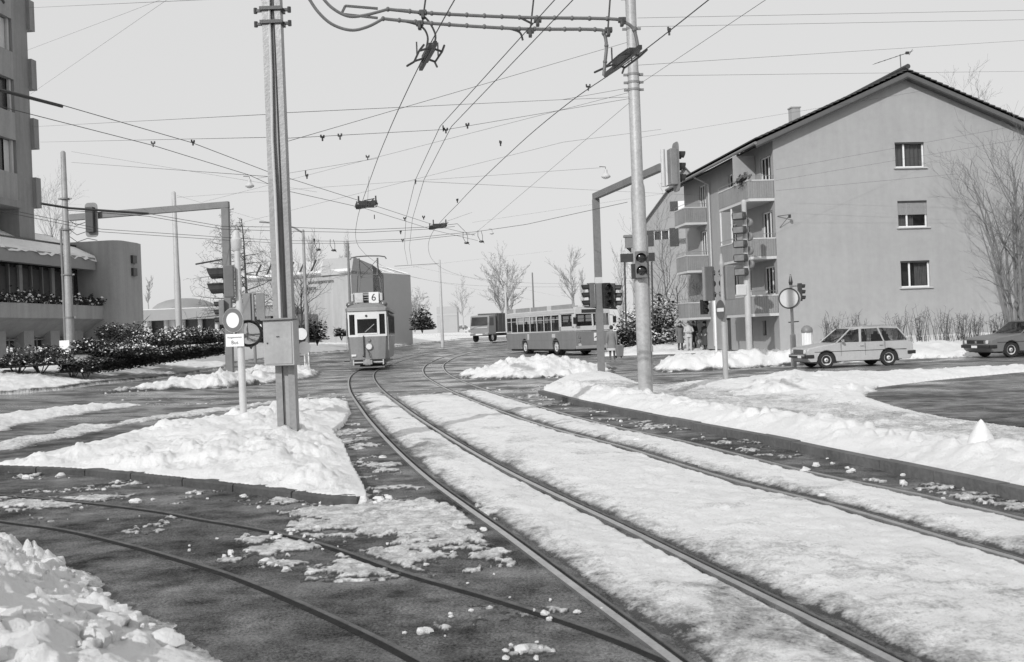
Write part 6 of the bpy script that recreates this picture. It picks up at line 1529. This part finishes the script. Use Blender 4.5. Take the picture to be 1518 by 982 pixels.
# clipped hedge along the pavement
rn = random.Random(77); hm, hs = MB(), MB(); A, B = at(137, 553, 38.5), at(333, 524, 47.5)
hr_ = thing('clipped_hedge', 'long low clipped dark hedge along the pavement edge up to the gantry', 'hedge', tuple(A)); D = B - A; side = Vector((-D.y, D.x, 0)).normalized()
for i in range(24000):
    t = rn.random(); w = rn.uniform(-.45, .45); z = rn.random() ** .6 * (.5 + .1 * math.sin(t * 40)); 
    p = D * t + side * w + Vector((0, 0, z - .05)); s = rn.uniform(.025, .065); a = rn.uniform(0, 6.28); tt = Vector((math.cos(a), math.sin(a), rn.uniform(-.6, .6))) * s; b = Vector((-math.sin(a), math.cos(a), rn.uniform(-.2, 1))) * s * .6
    (hs if z > .42 and rn.random() < .12 else hm).add([p - tt, p - b, p + tt, p + b], [(0, 1, 2, 3)])
hm.build('foliage', EVERG, hr_, recalc=False); hs.build('snow_clumps', WHITEP, hr_, recalc=False)
shrub('dark round evergreen bush at the snowy corner of the hall', at(626, 490, 100), 1.35, 2.4, 2200, .16, .08, 140, mat('hazed_evergreen', .06, .8, .4, 5))  # evergreen lightened, distance haze painted into its colour
shrub('low bush at the foot of the hall wall beside the tram', at(506, 500, 88), .9, .8, 900, .12, .2, 141, mat('hazed_evergreen', .06))
shrub('dark bush behind the thin pole with the bracket arm', at(470, 506, 66), .95, 1.5, 1600, .1, .1, 142)
shrub('hedge clump below the cabinet mast, beyond the road', at(410, 508, 60), 1.7, 1.3, 1800, .11, .2, 143)
shrub('snow flecked low bush by the pavilion end', at(372, 510, 58), 1.1, .9, 1300, .1, .4, 144)
shrub('snow laden bush at the foot of the snowy conifer', at(984, 520, 62), 1.5, 1.3, 1800, .12, .6, 145)
def conifer(label, p, H, R, seed, snow=.25):
    rn = random.Random(seed); r_ = thing('conifer', label, 'tree', tuple(p)); tm = MB(); tm.tube([(0, 0, -.3), (0, 0, H * .6), (0, 0, H)], [.14, .08, .02], 7); tm.build('trunk', BARK, r_)
    mb, sn = MB(), MB(); k = 0
    for i in range(105):
        t = .04 + .95 * (i / 105) ** .9; z = H * t; L = R * (1 - t) ** .75 * rn.uniform(.65, 1.12) + .12; a = i * 2.4 + rn.uniform(-.3, .3)
        for j in range(17):
            f = (j + rn.random()) / 17; dr = -.38 * L * f * f + .12 * f
            c = Vector((math.cos(a) * L * f, math.sin(a) * L * f, z + dr)); w = (.18 + .22 * (1 - f)) * rn.uniform(.6, 1.2)
            for s in (-1, 1):
                e = Vector((-math.sin(a) * s, math.cos(a) * s, -.35)) * w + Vector((math.cos(a), math.sin(a), -.1)) * w * .8; b = Vector((math.cos(a), math.sin(a), .1)) * .08
                (sn if rn.random() < snow * (.4 + f) else mb).add([c, c + b, c + e + b * .2, c + e * .8 - b * .6], [(0, 1, 2, 3)])
    mb.build('needles', mat('spruce', .05, .9, .6, 5), r_, recalc=False); sn.build('snow_clumps', WHITEP, r_, recalc=False)
shrub('tall loose dark evergreen flecked with snow, behind the round mast', at(972, 519, 64), 1.9, 3.9, 5200, .13, .38, 131, mat('spruce', .05, .9, .6, 5), name='evergreen_tree', twigs=22)
shrub('lower snowy evergreen between gantry and round mast', at(938, 517, 66), 1.5, 2.2, 2600, .12, .35, 132, mat('spruce', .05), name='evergreen_tree', twigs=14)
# twigs of the winter border below the gable
for i, (px, lab) in enumerate(((1232, 'bare twig clump behind the estate car bonnet'), (1268, 'bare twig clump above the estate car roof'), (1332, 'twig clump just behind the estate car tail'), (1363, 'dense twig clump between estate car and saloon car'), (1400, 'taller twig clump below the lowest gable window'), (1424, 'twig clump next to the multi stemmed tree'), (1446, 'twig clump at the foot of the multi stemmed tree'), (1477, 'twig clump behind the saloon car bonnet'))):
    rn = random.Random(60 + i); g = at(px, 499, 46.6); r_ = thing('bare_shrub', lab, 'shrub', tuple(g), 0, 'bare shrubs along the gable'); mb = MB()
    for _ in range(34):
        a = rn.uniform(0, 6.28); h = rn.uniform(.4, 1.25) * (1.15 if i in (3, 4) else .9); q = Vector((rn.gauss(0, .22), rn.gauss(0, .15), -.3)); e = q + Vector((math.cos(a) * .28 * h, math.sin(a) * .2, h + .3)); md = q.lerp(e, .55) + Vector((rn.gauss(0, .05), 0, 0))
        mb.tube([q, md, e], [.013, .009, .004], 3)
        for _ in range(3): s = md.lerp(e, rn.random()); mb.tube([s, s + Vector((rn.gauss(0, .14), rn.gauss(0, .1), rn.uniform(.05, .25)))], [.007, .003], 3)
    mb.build('twigs', mat('twig', .07, .9, .3, 4), r_, recalc=False)

# ------------------------------------------------------------------ people
SKIN = mat('skin', .38, .6, .08, 5)
def person(label, p, rz, coat, coat_len=.62, hat=None, hair=.05, collar=None, legs=.04, height=1.68, trousers=False, lean=0.0, arms='down', step=.0, hem=None):
    """faces local -y; z = 0 at the soles"""
    root = thing('person', label, 'person', tuple(p), rz); k = height / 1.7
    vs = []; es = []; rad_ = []
    def v(x, y, z, r_, par=None):
        vs.append((x * k, y * k, z * k)); rad_.append(r_ * k)
        if par is not None: es.append((par, len(vs) - 1))
        return len(vs) - 1
    pel = v(0, 0, .92, .13); wa = v(0, -.005, 1.08, .125, pel); ch = v(0, -.01 + lean * .3, 1.28, .15, wa); nb = v(0, .0 + lean * .5, 1.43, .065, ch); nk = v(0, -.01 + lean * .6, 1.5, .055, nb)
    h1 = v(0, -.025 + lean * .7, 1.58, .085, nk); h2 = v(0, -.02 + lean * .7, 1.66, .085, h1)
    nose = v(0, -.125 + lean * .7, 1.585, .016, h1)
    for s in (-1, 1):
        v(s * .088, -.01 + lean * .7, 1.59, .018, h1)
        hip = v(s * .09, 0, .86, .095, pel); kn = v(s * .1, -.03 - s * step, .48, .062, hip); an = v(s * .1, .03 + s * step * 1.2, .09, .042, kn); v(s * .11, -.12 + s * step * 1.2, .035, .036, an)
        sh = v(s * .17, 0 + lean * .4, 1.38, .07, ch)
        if arms == 'pocket': el = v(s * .26, .06, 1.12, .052, sh); wr = v(s * .2, -.1, .97, .04, el)
        elif arms == 'front': el = v(s * .25, .0, 1.12, .052, sh); wr = v(s * .08, -.2, 1.08, .04, el)
        else: el = v(s * .23, .02, 1.11, .052, sh); wr = v(s * .24, -.06, .86, .038, el)
        d = Vector((0, -.3, -.95)) if arms == 'down' else (Vector((-s * .6, -.5, -.5)) if arms == 'pocket' else Vector((-s * .8, -.3, .1)))
        x, y, z = (vs[wr][0] / k, vs[wr][1] / k, vs[wr][2] / k); pm = v(x + d.x * .06, y + d.y * .06, z + d.z * .06, .03, wr)
        q = Vector((x, y, z)) + d * .06; lat = Vector((0, 1, 0)) if arms == 'down' else Vector((0, 0, 1))
        for j, (o, L) in enumerate(((-.03, .075), (-.01, .085), (.01, .08), (.03, .06))):
            a = v(*(q + lat * o + d * .04), .010, pm); v(*(q + lat * o + d * (.04 + L * .6) + Vector((-s * .02, 0, 0))), .008, a)
        a = v(*(q + lat * -.045 + d * .0), .012, pm); v(*(q + lat * -.055 + d * .04), .009, a)
    me = bpy.data.meshes.new('body'); me.from_pydata(vs, es, []); o = bpy.data.objects.new('body', me); C.objects.link(o); o.parent = root; me.materials.append(SKIN)
    sk = o.modifiers.new('skin', 'SKIN'); lay = me.skin_vertices[0] if len(me.skin_vertices) else None
    if lay is None:
        bpy.context.view_layer.objects.active = o
        bpy.context.view_layer.update(); lay = me.skin_vertices[0]
    for i, r_ in enumerate(rad_): lay.data[i].radius = (r_, r_); 
    lay.data[0].use_root = True
    sb = o.modifiers.new('sub', 'SUBSURF'); sb.levels = 1; sb.render_levels = 1
    cm_ = mat('coat_%d' % int(coat * 100), coat, .85, .2, 4, .3)
    def ring(z, rx, ry, y=0, x=0, n=16): return [((x + rx * math.cos(2 * PI * j / n)) * k, (y + ry * math.sin(2 * PI * j / n)) * k, z * k) for j in range(n)]
    zb = .92 - coat_len
    mb = MB(); mb.loft([ring(zb, .25 if coat_len > .3 else .2, .19, .0), ring(max(zb + .1, .86), .20, .155), ring(1.08, .175, .14, -.005), ring(1.28, .20, .155, lean * .3), ring(1.38, .19, .13, lean * .4), ring(1.44, .10, .09, lean * .5), ring(1.48, .075, .07, lean * .5)])
    for s in (-1, 1):
        i_sh = [i for i in range(len(vs)) if abs(vs[i][0] - s * .17 * k) < 1e-6 and abs(vs[i][2] - 1.38 * k) < 1e-6][0]
        a, b, c = Vector(vs[i_sh]), Vector(vs[i_sh + 1]), Vector(vs[i_sh + 2]); mb.tube([a - Vector((s * .03, 0, 0)), a, b, c], [.075 * k, .085 * k, .068 * k, .056 * k], 10)
    mb.build('coat', cm_, root, smooth=True)
    if hem:
        mb = MB(); mb.loft([ring(zb - .02, .265, .205), ring(zb + .1, .258, .2)]); mb.build('coat_hem', mat('coat_hem', hem, .9, .2, 4), root, smooth=True)
    lm = mat('leg_%d' % int(legs * 100), legs, .8, .2, 4); mb = MB()
    for s in (-1, 1):
        x = s * .1; y1 = -.03 - s * step; y2 = .03 + s * step * 1.2
        mb.tube([(x * k, 0, .9 * k), (x * k, y1 * k, .48 * k), (x * k, y2 * k, .1 * k)], [.115 * k if trousers else .09 * k, .085 * k if trousers else .066 * k, .08 * k if trousers else .05 * k], 10)
        mb.tube([(x * k, (y2 + .05) * k, .05 * k), (x * k, (y2 - .06) * k, .05 * k), (x * k * 1.1, (y2 - .17) * k, .035 * k)], [.05 * k, .055 * k, .03 * k], 8)
    mb.build('trousers' if trousers else 'stockings', lm, root, smooth=True)
    hy = -.015 + lean * .7
    mb = MB(); mb.ell((0, (hy + .025) * k, 1.635 * k), .098 * k, .10 * k, .115 * k, 12, 8, 0, .05, random.Random(3)); mb.build('hair', mat('hair_%d' % int(hair * 100), hair, .8, .3, 9), root, smooth=True)
    if hat is not None:
        mb = MB(); mb.lathe([(.105 * k, 1.64 * k), (.12 * k, 1.645 * k), (.118 * k, 1.70 * k), (.1 * k, 1.755 * k), (.04 * k, 1.785 * k)], (0, hy * k, 0), 14); mb.build('hat', mat('hat_%d' % int(hat * 100), hat, .9, .2, 9), root, smooth=True)
    if collar is not None:
        mb = MB(); n = 16; mb.tube([(.12 * k * math.cos(2 * PI * j / n), (hy + .11 * math.sin(2 * PI * j / n)) * k, (1.44 + .03 * math.sin(2 * PI * j / n)) * k) for j in range(n + 1)], .062 * k, 8); mb.build('collar', mat('fur_%d' % int(collar * 100), collar, .95, .4, 20, .8), root, smooth=True)
    fm = MB(); 
    for s in (-1, 1): fm.ell((s * .034 * k, (hy - .088) * k, 1.61 * k), .012 * k, .008 * k, .008 * k, 6, 4)
    fm.box((0, (hy - .09) * k, 1.545 * k), (.045 * k, .012 * k, .01 * k)); fm.build('face_features', DARKP, root)
    return root
def stand(px, py, Y): return at(px, py, Y)
person('woman in a mid grey coat with a thick dark fur collar beside the bare tree', stand(1009, 519, 59.5), rad(10), .14, .50, None, .05, .02, .03, 1.66, arms='down')
person('woman in a pale jacket and pale trousers, arms crossed, in the waiting group', stand(1022, 520, 59.2), rad(-5), .48, .12, None, .3, None, .46, 1.72, True, arms='front')
person('person in black half hidden behind the pale dressed woman', stand(1029, 520, 60.2), rad(-30), .022, .45, None, .03, None, .02, 1.74, arms='down')
person('person in a long dark coat and dark cap turned towards the others', stand(1046, 519, 59.2), rad(-55), .055, .62, .02, .04, None, .03, 1.64, arms='pocket')
person('small child in pale clothes standing between the adults', stand(1035, 520, 60.0), rad(20), .4, .3, .5, .2, None, .3, 1.02, True, arms='down')
e_ = person('person in a grey coat with a pale hem walking away towards the bus', stand(908, 534, 50.5), rad(172), .2, .42, None, .03, None, .1, 1.72, arms='down', step=.08, hem=.5)
p = stand(919, 531, 50.3); bg_ = thing('shopping_bag', 'grey shopping bag on small wheels beside the person walking to the bus', 'bag', tuple(p), rad(20))
mb = MB(); mb.loft([[(a * .16, b * .1, .08) for a, b in ((-1, -1), (1, -1), (1, 1), (-1, 1))], [(a * .2, b * .13, .66) for a, b in ((-1, -1), (1, -1), (1, 1), (-1, 1))]]); mb.build('bag_body', MIDP, bg_, bevel=.03)
mb = MB(); mb.tube([(-.1, .1, .1), (-.1, .12, .95), (.1, .12, .95), (.1, .1, .1)], .012, 6); mb.build('frame_handle', CHROME, bg_)
for s in (-1, 1): mb = MB(); mb.disc((s * .14, .12, .07), .07, .03, (1, 0, 0), 12); mb.build('wheel', TYRE, bg_)

# ------------------------------------------------------------------ overhead wires
def wire(label, pts, r=.0045, name='span_wire', group=None, sag=0.0, mbs=None, cat='wire'):
    pts = [Vector(q) for q in pts]
    if sag and len(pts) == 2:
        a, b = pts; n = 10; pts = [a.lerp(b, i / n) - Vector((0, 0, sag * 4 * (i / n) * (1 - i / n))) for i in range(n + 1)]
    mb = MB(); mb.tube(pts, r, 5); o = mb.build(name, WIREM, None, recalc=False); return tag(o, label, cat, group)
ZC = 5.62
def up(L, z=ZC): return [(p[0], p[1], z + .42 * min(max((p[1] - 30) / 20, 0), 1)) for p in L]
c1 = [p for p in C1 if p.y > -2]; c2 = [p for p in C2 if p.y > -2]
wire('contact wire above the tram track that carries the tram', up(c1), .0075, 'contact_wire')
wire('contact wire above the outer tram track curving behind the bus', up(c2), .0075, 'contact_wire')
MIDL = [(4.4, 0), (2.45, 6), (.82, 11.8), (-1.11, 19), (-2.2, 25.4), (-3.35, 33.9), (-4.6, 45), (-5.6, 56)]
for s, lab in ((-.11, 'one of the close pair of feeder wires between the two tracks, hall side'), (.11, 'one of the close pair of feeder wires between the two tracks, house side')):
    wire(lab, [(p.x, p.y, ZC + .05) for p in offset([Vector((p[0], p[1], 0)) for p in MIDL], s)], .0065, 'feeder_wire')
def pxw(L, z=5.65): return [level(a, b, z) for a, b in L]
T1 = pxw([(-120, 105), (0, 133), (95, 157), (285, 212), (395, 254), (543, 301), (650, 336), (704, 349)]); T2 = pxw([(-120, 132), (0, 158), (227, 216), (370, 260), (415, 281), (540, 309), (645, 342), (708, 357)])
wire('upper trolley wire descending from the tower across both tracks', T1, .007, 'trolley_wire'); wire('lower trolley wire descending from the tower across both tracks', T2, .007, 'trolley_wire')
for k, L in enumerate(([(100, 309), (220, 317), (330, 336), (420, 337), (538, 341), (633, 337), (678, 332), (690, 344)], [(100, 312), (220, 321), (330, 340), (420, 343), (538, 345), (633, 340), (674, 336)], [(-40, 300), (150, 340), (330, 352), (420, 357), (515, 358), (595, 355), (669, 347), (704, 344), (780, 333), (930, 300)], [(-40, 305), (150, 344), (330, 356), (420, 361), (515, 361), (595, 358), (669, 350), (704, 347)])):
    wire(('first of four low trolley wires crossing above the tram roof, the highest', 'second highest of four low trolley wires crossing above the tram roof', 'third of four low trolley wires, running on to the gantry beside the bus', 'lowest of four low trolley wires crossing above the tram roof')[k], pxw(L, 5.7), .0085, 'trolley_wire')
wire('thick insulated rod of the trolley wire beside the stepped pole', pxw([(60, 302), (103, 309), (220, 317)], 5.74), .035, 'insulated_rod')
wire('thick insulated end of the trolley wire in front of the tower', pxw([(-100, 118), (0, 134), (92, 158)], 5.68), .03, 'insulated_rod')
LM, RM = 14.9, MAST_R.y
def sp(label, a, Ya, b, Yb, r=.0042, sag=.0, **k): return wire(label, [at(a[0], a[1], Ya), at(b[0], b[1], Yb)], r, sag=sag, **k)
sp('span wire from the tower to the twin channel mast, upper', (52, 188), 50, (394, 170), LM)
sp('span wire from the tower to the twin channel mast, lower', (60, 211), 50, (394, 204), LM)
sp('span wire between both masts with a forked end at the round mast', (412, 168), LM, (834, 148), RM - 1)
sp('fork of the mast span, upper strand', (834, 148), RM - 1, (936, 130), RM)
sp('fork of the mast span, lower strand', (834, 148), RM - 1, (936, 144), RM)
sp('sagging span wire with hangers below the mast span', (412, 206), LM, (664, 192), 19, sag=.0)
sp('continuation of the hanger span up to the round mast', (664, 192), 19, (936, 146), RM)
sp('long thin wire falling from the round mast to the larches', (934, 137), RM, (300, 300), 48)
sp('thin wire falling from high on the round mast across the sky to the twin mast', (930, 63), RM, (412, 214), LM)
sp('thin lamp wire across the street carrying the hanging lamp near the gantry', (890, 249), 32, (262, 293), 50)
sp('thin wire from the apartment house front to the sky above the tram', (1040, 290), 58, (617, 269), 24)
sp('thin wire crossing low from bus gantry to the twin mast', (980, 192), RM + 12, (835, 211), 30); sp('thin wire going on from the bus gantry span to the larches', (835, 211), 30, (360, 330), 47)
sp('roof high wire from the round mast to beyond the gable, topmost', (945, 97), RM, (1600, 55), 40); sp('wire from the round mast past the gable ridge', (945, 113), RM, (1600, 105), 42)
sp('wire from the round mast rising steeply out at the top', (945, 127), RM, (1150, -10), 14)
sp('wire from the stepped pole across to the twin mast', (106, 241), 42, (398, 262), LM + .1); sp('upper wire from the stepped pole to the plain pale pole lamp', (106, 225), 42, (470, 285), 40)
sp('thin wire from the plain pale pole to the slim poles by the hall', (262, 290), 50, (449, 345), 60)
sp('wire crossing the top corner towards the tower, upper', (40, 75), 50, (270, -12), 30); sp('wire crossing the top corner towards the tower, lower', (45, 140), 50, (262, -10), 30)
sp('top edge wire left of the twin mast', (40, 12), 40, (385, -4), LM)
sp('high wire at the top edge right of the round mast', (945, 27), RM, (1600, 14), 30); sp('second high wire right of the round mast', (945, 40), RM, (1600, 28), 30)
sp('low wire across the gable wall below the ridge', (945, 205), 40, (1380, 133), 45); sp('wire crossing the gable wall above the top window', (1150, 252), 46, (1600, 170), 44); sp('wire crossing the gable wall at the top window sill', (1150, 268), 46, (1600, 192), 44); sp('wire crossing the gable wall below the top window', (1150, 283), 46, (1420, 258), 46)
sp('short wire of the street beyond, over the bus', (700, 330), 60, (1000, 285), 60); sp('distant span over the lorry', (560, 403), 90, (653, 391), 95); sp('distant span over the bus rear', (653, 391), 95, (820, 372), 110)
sp('far wire running from lorry to bus, upper', (612, 395), 80, (830, 440), 120); sp('far wire running from lorry to bus, lower', (605, 410), 80, (800, 447), 120)
sp('thin cross wire behind the section boxes', (380, 265), 30, (560, 235), 25); sp('thin wire from the section box up to the round mast', (700, 350), 38, (936, 150), RM)
sp('hanger wire above the nearer section box', (547, 262), 28.5, (545, 298), 28.5); sp('stay wire of the farther section box', (700, 315), 36, (652, 332), 36)

# feeder rods crossing above the contact wires, with cable loops
def feeder():
    Y = 14.3
    r_ = thing('feeder_crossing', 'pair of beaded insulator rods with looping cables across the top of the picture', 'overhead line fitting', tuple(at(760, 30, Y)))
    o = r_.location.copy(); q = lambda a, b, dy=0: at(a, b, Y + dy) - o
    bead = []
    for lab, L in (('insulator_rod', [(575, 14), (640, 20), (770, 26), (900, 28), (925, 33), (940, 45), (947, 78)]), ('insulator_rod', [(568, 28), (640, 35), (770, 43), (882, 44), (895, 50), (899, 68), (897, 92), (895, 112)])):
        mb = MB(); mb.tube([q(p_.x, p_.y) for p_ in spline(L, 4)], .024, 8)
        for a, b in zip(L[:-1], L[1:]):
            n = max(1, int(abs(b[0] - a[0]) / 22))
            for k in range(n): c = q(a[0] + (b[0] - a[0]) * k / n, a[1] + (b[1] - a[1]) * k / n); mb.ell(tuple(c), .032, .036, .036, 8, 6)
        mb.build('insulator_rod', mat('rod_grey', .13, .5, .2, 6), r_, smooth=True)
    for L in ([(452, -12), (470, 16), (492, 36), (520, 45), (545, 40), (568, 28)], [(470, -14), (490, 10), (515, 24), (540, 23), (575, 14)]):
        mb = MB(); P = spline([(0, 0)] * 2, 1); pts = [q(p_.x, p_.y) for p_ in spline(L, 6)]; mb.tube(pts, .022, 8); mb.build('loop_cable', mat('rod_grey', .13), r_, smooth=True)
    for L in ([(575, 14), (612, 17), (632, 28), (645, 50), (644, 66)], [(568, 28), (600, 32), (625, 40), (634, 55), (632, 72)], [(752, 42), (770, 48), (775, 60)], [(772, 27), (790, 36)]):
        mb = MB(); mb.tube([q(p_.x, p_.y) for p_ in spline(L, 5)], .016, 6); mb.build('drop_cable', DARKP, r_, smooth=True)
    for a, b in ((632, -10), (792, -10), (905, -10)):
        mb = MB(); x = {632: (626, 36), 792: (786, 46), 905: (901, 46)}[a]; mb.tube([q(a, b), q(*x)], .014, 6); mb.build('suspension_wire', DARKP, r_)
    for a, b in ((627, 19), (622, 35), (797, 30), (786, 46), (922, 30), (902, 45)):
        mb = MB(); mb.box(tuple(q(a, b)), (.11, .08, .07)); mb.box(tuple(q(a, b + 4)), (.05, .1, .1)); mb.build('hanger_clamp', DARKP, r_, bevel=.01)
    mb = MB(); mb.bar(q(512, 9), q(560, 13), .03); mb.bar(q(512, 9), q(506, 21), .03); mb.bar(q(506, 21), q(560, 27), .03); mb.build('tension_bracket', DARKP, r_)
feeder()
def section_insulator(label, c, d, L, seed, drop=None):
    """dark runner frame hung in the contact wire"""
    d = Vector(d).normalized(); s = Vector((-d.y, d.x, 0)); r_ = thing('section_insulator', label, 'overhead line fitting', tuple(c)); rn = random.Random(seed)
    mb = MB(); mb.bar(-d * L / 2, d * L / 2, .05, .06); mb.bar(-d * L * .3 + Vector((0, 0, .03)), d * L * .2 + Vector((0, 0, .03)), .09, .1); mb.build('insulator_body', INSUL, r_)
    for k in (-1, 1):
        mb = MB(); mb.tube([s * k * .14 - d * L * .42, s * k * .16 - d * L * .2, s * k * .15 + d * L * .22, s * k * .22 + d * L * .4], .016, 6); mb.build('runner', INSUL, r_)
        mb = MB(); mb.bar(s * k * .16 - d * L * .2, Vector((0, 0, .05)) - d * L * .2, .025); mb.bar(s * k * .15 + d * L * .2, Vector((0, 0, .05)) + d * L * .2, .025); mb.bar(s * k * .15, s * k * .15 + Vector((0, 0, .2)), .02); mb.build('bracket', INSUL, r_)
    return r_
section_insulator('near section insulator bristling with arms on the tram side contact wire', at(634, 84, 14.0), (-.24, .97, 0), 1.3, 1)
section_insulator('near section insulator in front of the round mast', at(922, 92, 14.4), (-.23, .97, 0), 1.5, 2)
def cross_box(label, px, py, Y, w):
    c = at(px, py, Y); r_ = thing('wire_crossing', label, 'overhead line fitting', tuple(c))
    u = Vector((1, .12, 0)).normalized(); v = Vector((-.2, 1, 0)).normalized()
    mb = MB(); mb.bar(-u * w / 2 + v * .55 + Vector((0, 0, .04)), u * w / 2 + v * .55 + Vector((0, 0, .04)), .08, .1); mb.bar(-u * w / 2 - v * .55 - Vector((0, 0, .02)), u * w * .45 - v * .55 - Vector((0, 0, .02)), .1, .11); mb.build('crossing_beam', INSUL, r_)
    mb = MB(); mb.bar(-u * w * .45 + v * .5, u * w * .45 - v * .5, .12, .12); mb.bar(-u * w * .2 + v * .5, u * w * .45 - v * .2, .1, .08); mb.build('crossing_diagonal', INSUL, r_)
    mb = MB()
    for k in (-1, 1):
        for j in (-1, 1): mb.bar(u * k * w * .48 + v * j * .55, u * k * w * .48 + v * j * .55 + Vector((0, 0, .18)), .04)
        mb.tube([u * k * w * .45 + v * .6, u * k * w * .62 + v * .3 - Vector((0, 0, .02)), u * k * w * .62 - v * .3, u * k * w * .45 - v * .6], .012, 5)
    mb.tube([-v * .6, -v * .7 - Vector((.05, 0, .12)), -v * 2.0 - Vector((-.1, 0, .1)), -v * 2.4 - Vector((.2, 0, .2))], .014, 5); mb.build('guard_arms', INSUL, r_)
cross_box('nearer dark wire crossing box high above the tram', 543, 304, 28.6, .50)
cross_box('farther dark wire crossing box over the curve', 649, 336, 35.6, .46)
# small hangers clipped on wires
hang = [(227, 214, 19), (286, 212, 19), (401, 254, 18), (424, 280, 21), (422, 262, 20), (453, 257, 24), (504, 203, 17), (478, 205, 17), (555, 322, 30), (600, 325, 33), (628, 323, 33), (657, 191, 19), (693, 187, 19), (661, 194, 19), (616, 270, 25), (455, 262, 24), (597, 357, 38), (466, 357, 37), (594, 345, 37), (545, 234, 22), (742, 213, 20.6), (678, 298, 30), (872, 130, 16), (992, 47, 12.5)]
for i, (a, b, Y) in enumerate(hang):
    mb = MB(); mb.box((0, 0, .02), (.10, .03, .035)); mb.box((0, 0, -.03), (.03, .03, .08)); mb.box((.04, 0, .05), (.03, .03, .05)); mb.box((-.04, 0, .05), (.03, .03, .05))
    o = mb.build('wire_hanger', INSUL, None, loc=tuple(at(a, b, Y)), rot=(0, 0, i)); s_ = .55 + .2 * Y / 20; o.scale = (s_, s_, s_)
    tag(o, 'tiny dark clamp clipped on one of the overhead wires', 'wire clamp', 'clamps on the overhead wires')
sw_ = [(527, 372), (547, 372), (690, 361), (713, 357), (455, 372), (479, 372), (498, 369)]
for i, (a, b) in enumerate([(471, 370), (494, 371), (691, 360), (713, 358)]):
    mb = MB(); mb.tube([(-.10, 0, .42), (-.11, 0, .2), (-.03, 0, .03), (.05, 0, -.02), (.13, 0, -.08)], .011, 6); mb.tube([(.02, 0, .40), (.07, 0, .2), (.06, 0, .0)], .009, 5); mb.ell((.02, 0, -.01), .10, .05, .045, 8, 6); o = mb.build('wire_loop', INSUL, None, loc=tuple(at(a, b, 38))); tag(o, ('drooping wire loop above the slim dark pole, first of two', 'drooping wire loop above the slim dark pole, nearer the tram', 'drooping wire loop right of the farther crossing box', 'second drooping wire loop right of the farther crossing box')[i], 'wire loop')
for i, (a, b, Y, lab) in enumerate(((370, 271, 33, 'bell shaped street lamp hanging beside the twin channel mast'), (898, 257, 32, 'bell shaped street lamp hanging between gantry and round mast'), (729, 344, 70, 'distant bell street lamp hanging above the curve'))):
    r_ = thing('hanging_lamp', lab, 'street lamp', tuple(at(a, b, Y))); mb = MB(); mb.lathe([(.14, -.14), (.15, -.10), (.10, -.04), (.06, 0), (.055, .1), (.02, .13)], (0, 0, 0), 16); mb.build('lamp_shade', LIGHTP, r_, smooth=True)
    mb = MB(); mb.tube([(0, 0, .12), (0, 0, .2), (-.2, 0, .22)], .012, 5); mb.build('lamp_hook', DARKP, r_); mb = MB(); mb.ell((0, 0, -.14), .11, .11, .05, 12, 6); mb.build('lamp_glass', mat('lamp_glass', .7), r_, smooth=True)
# corner span: aerial line bracket of the right mast to the upper left
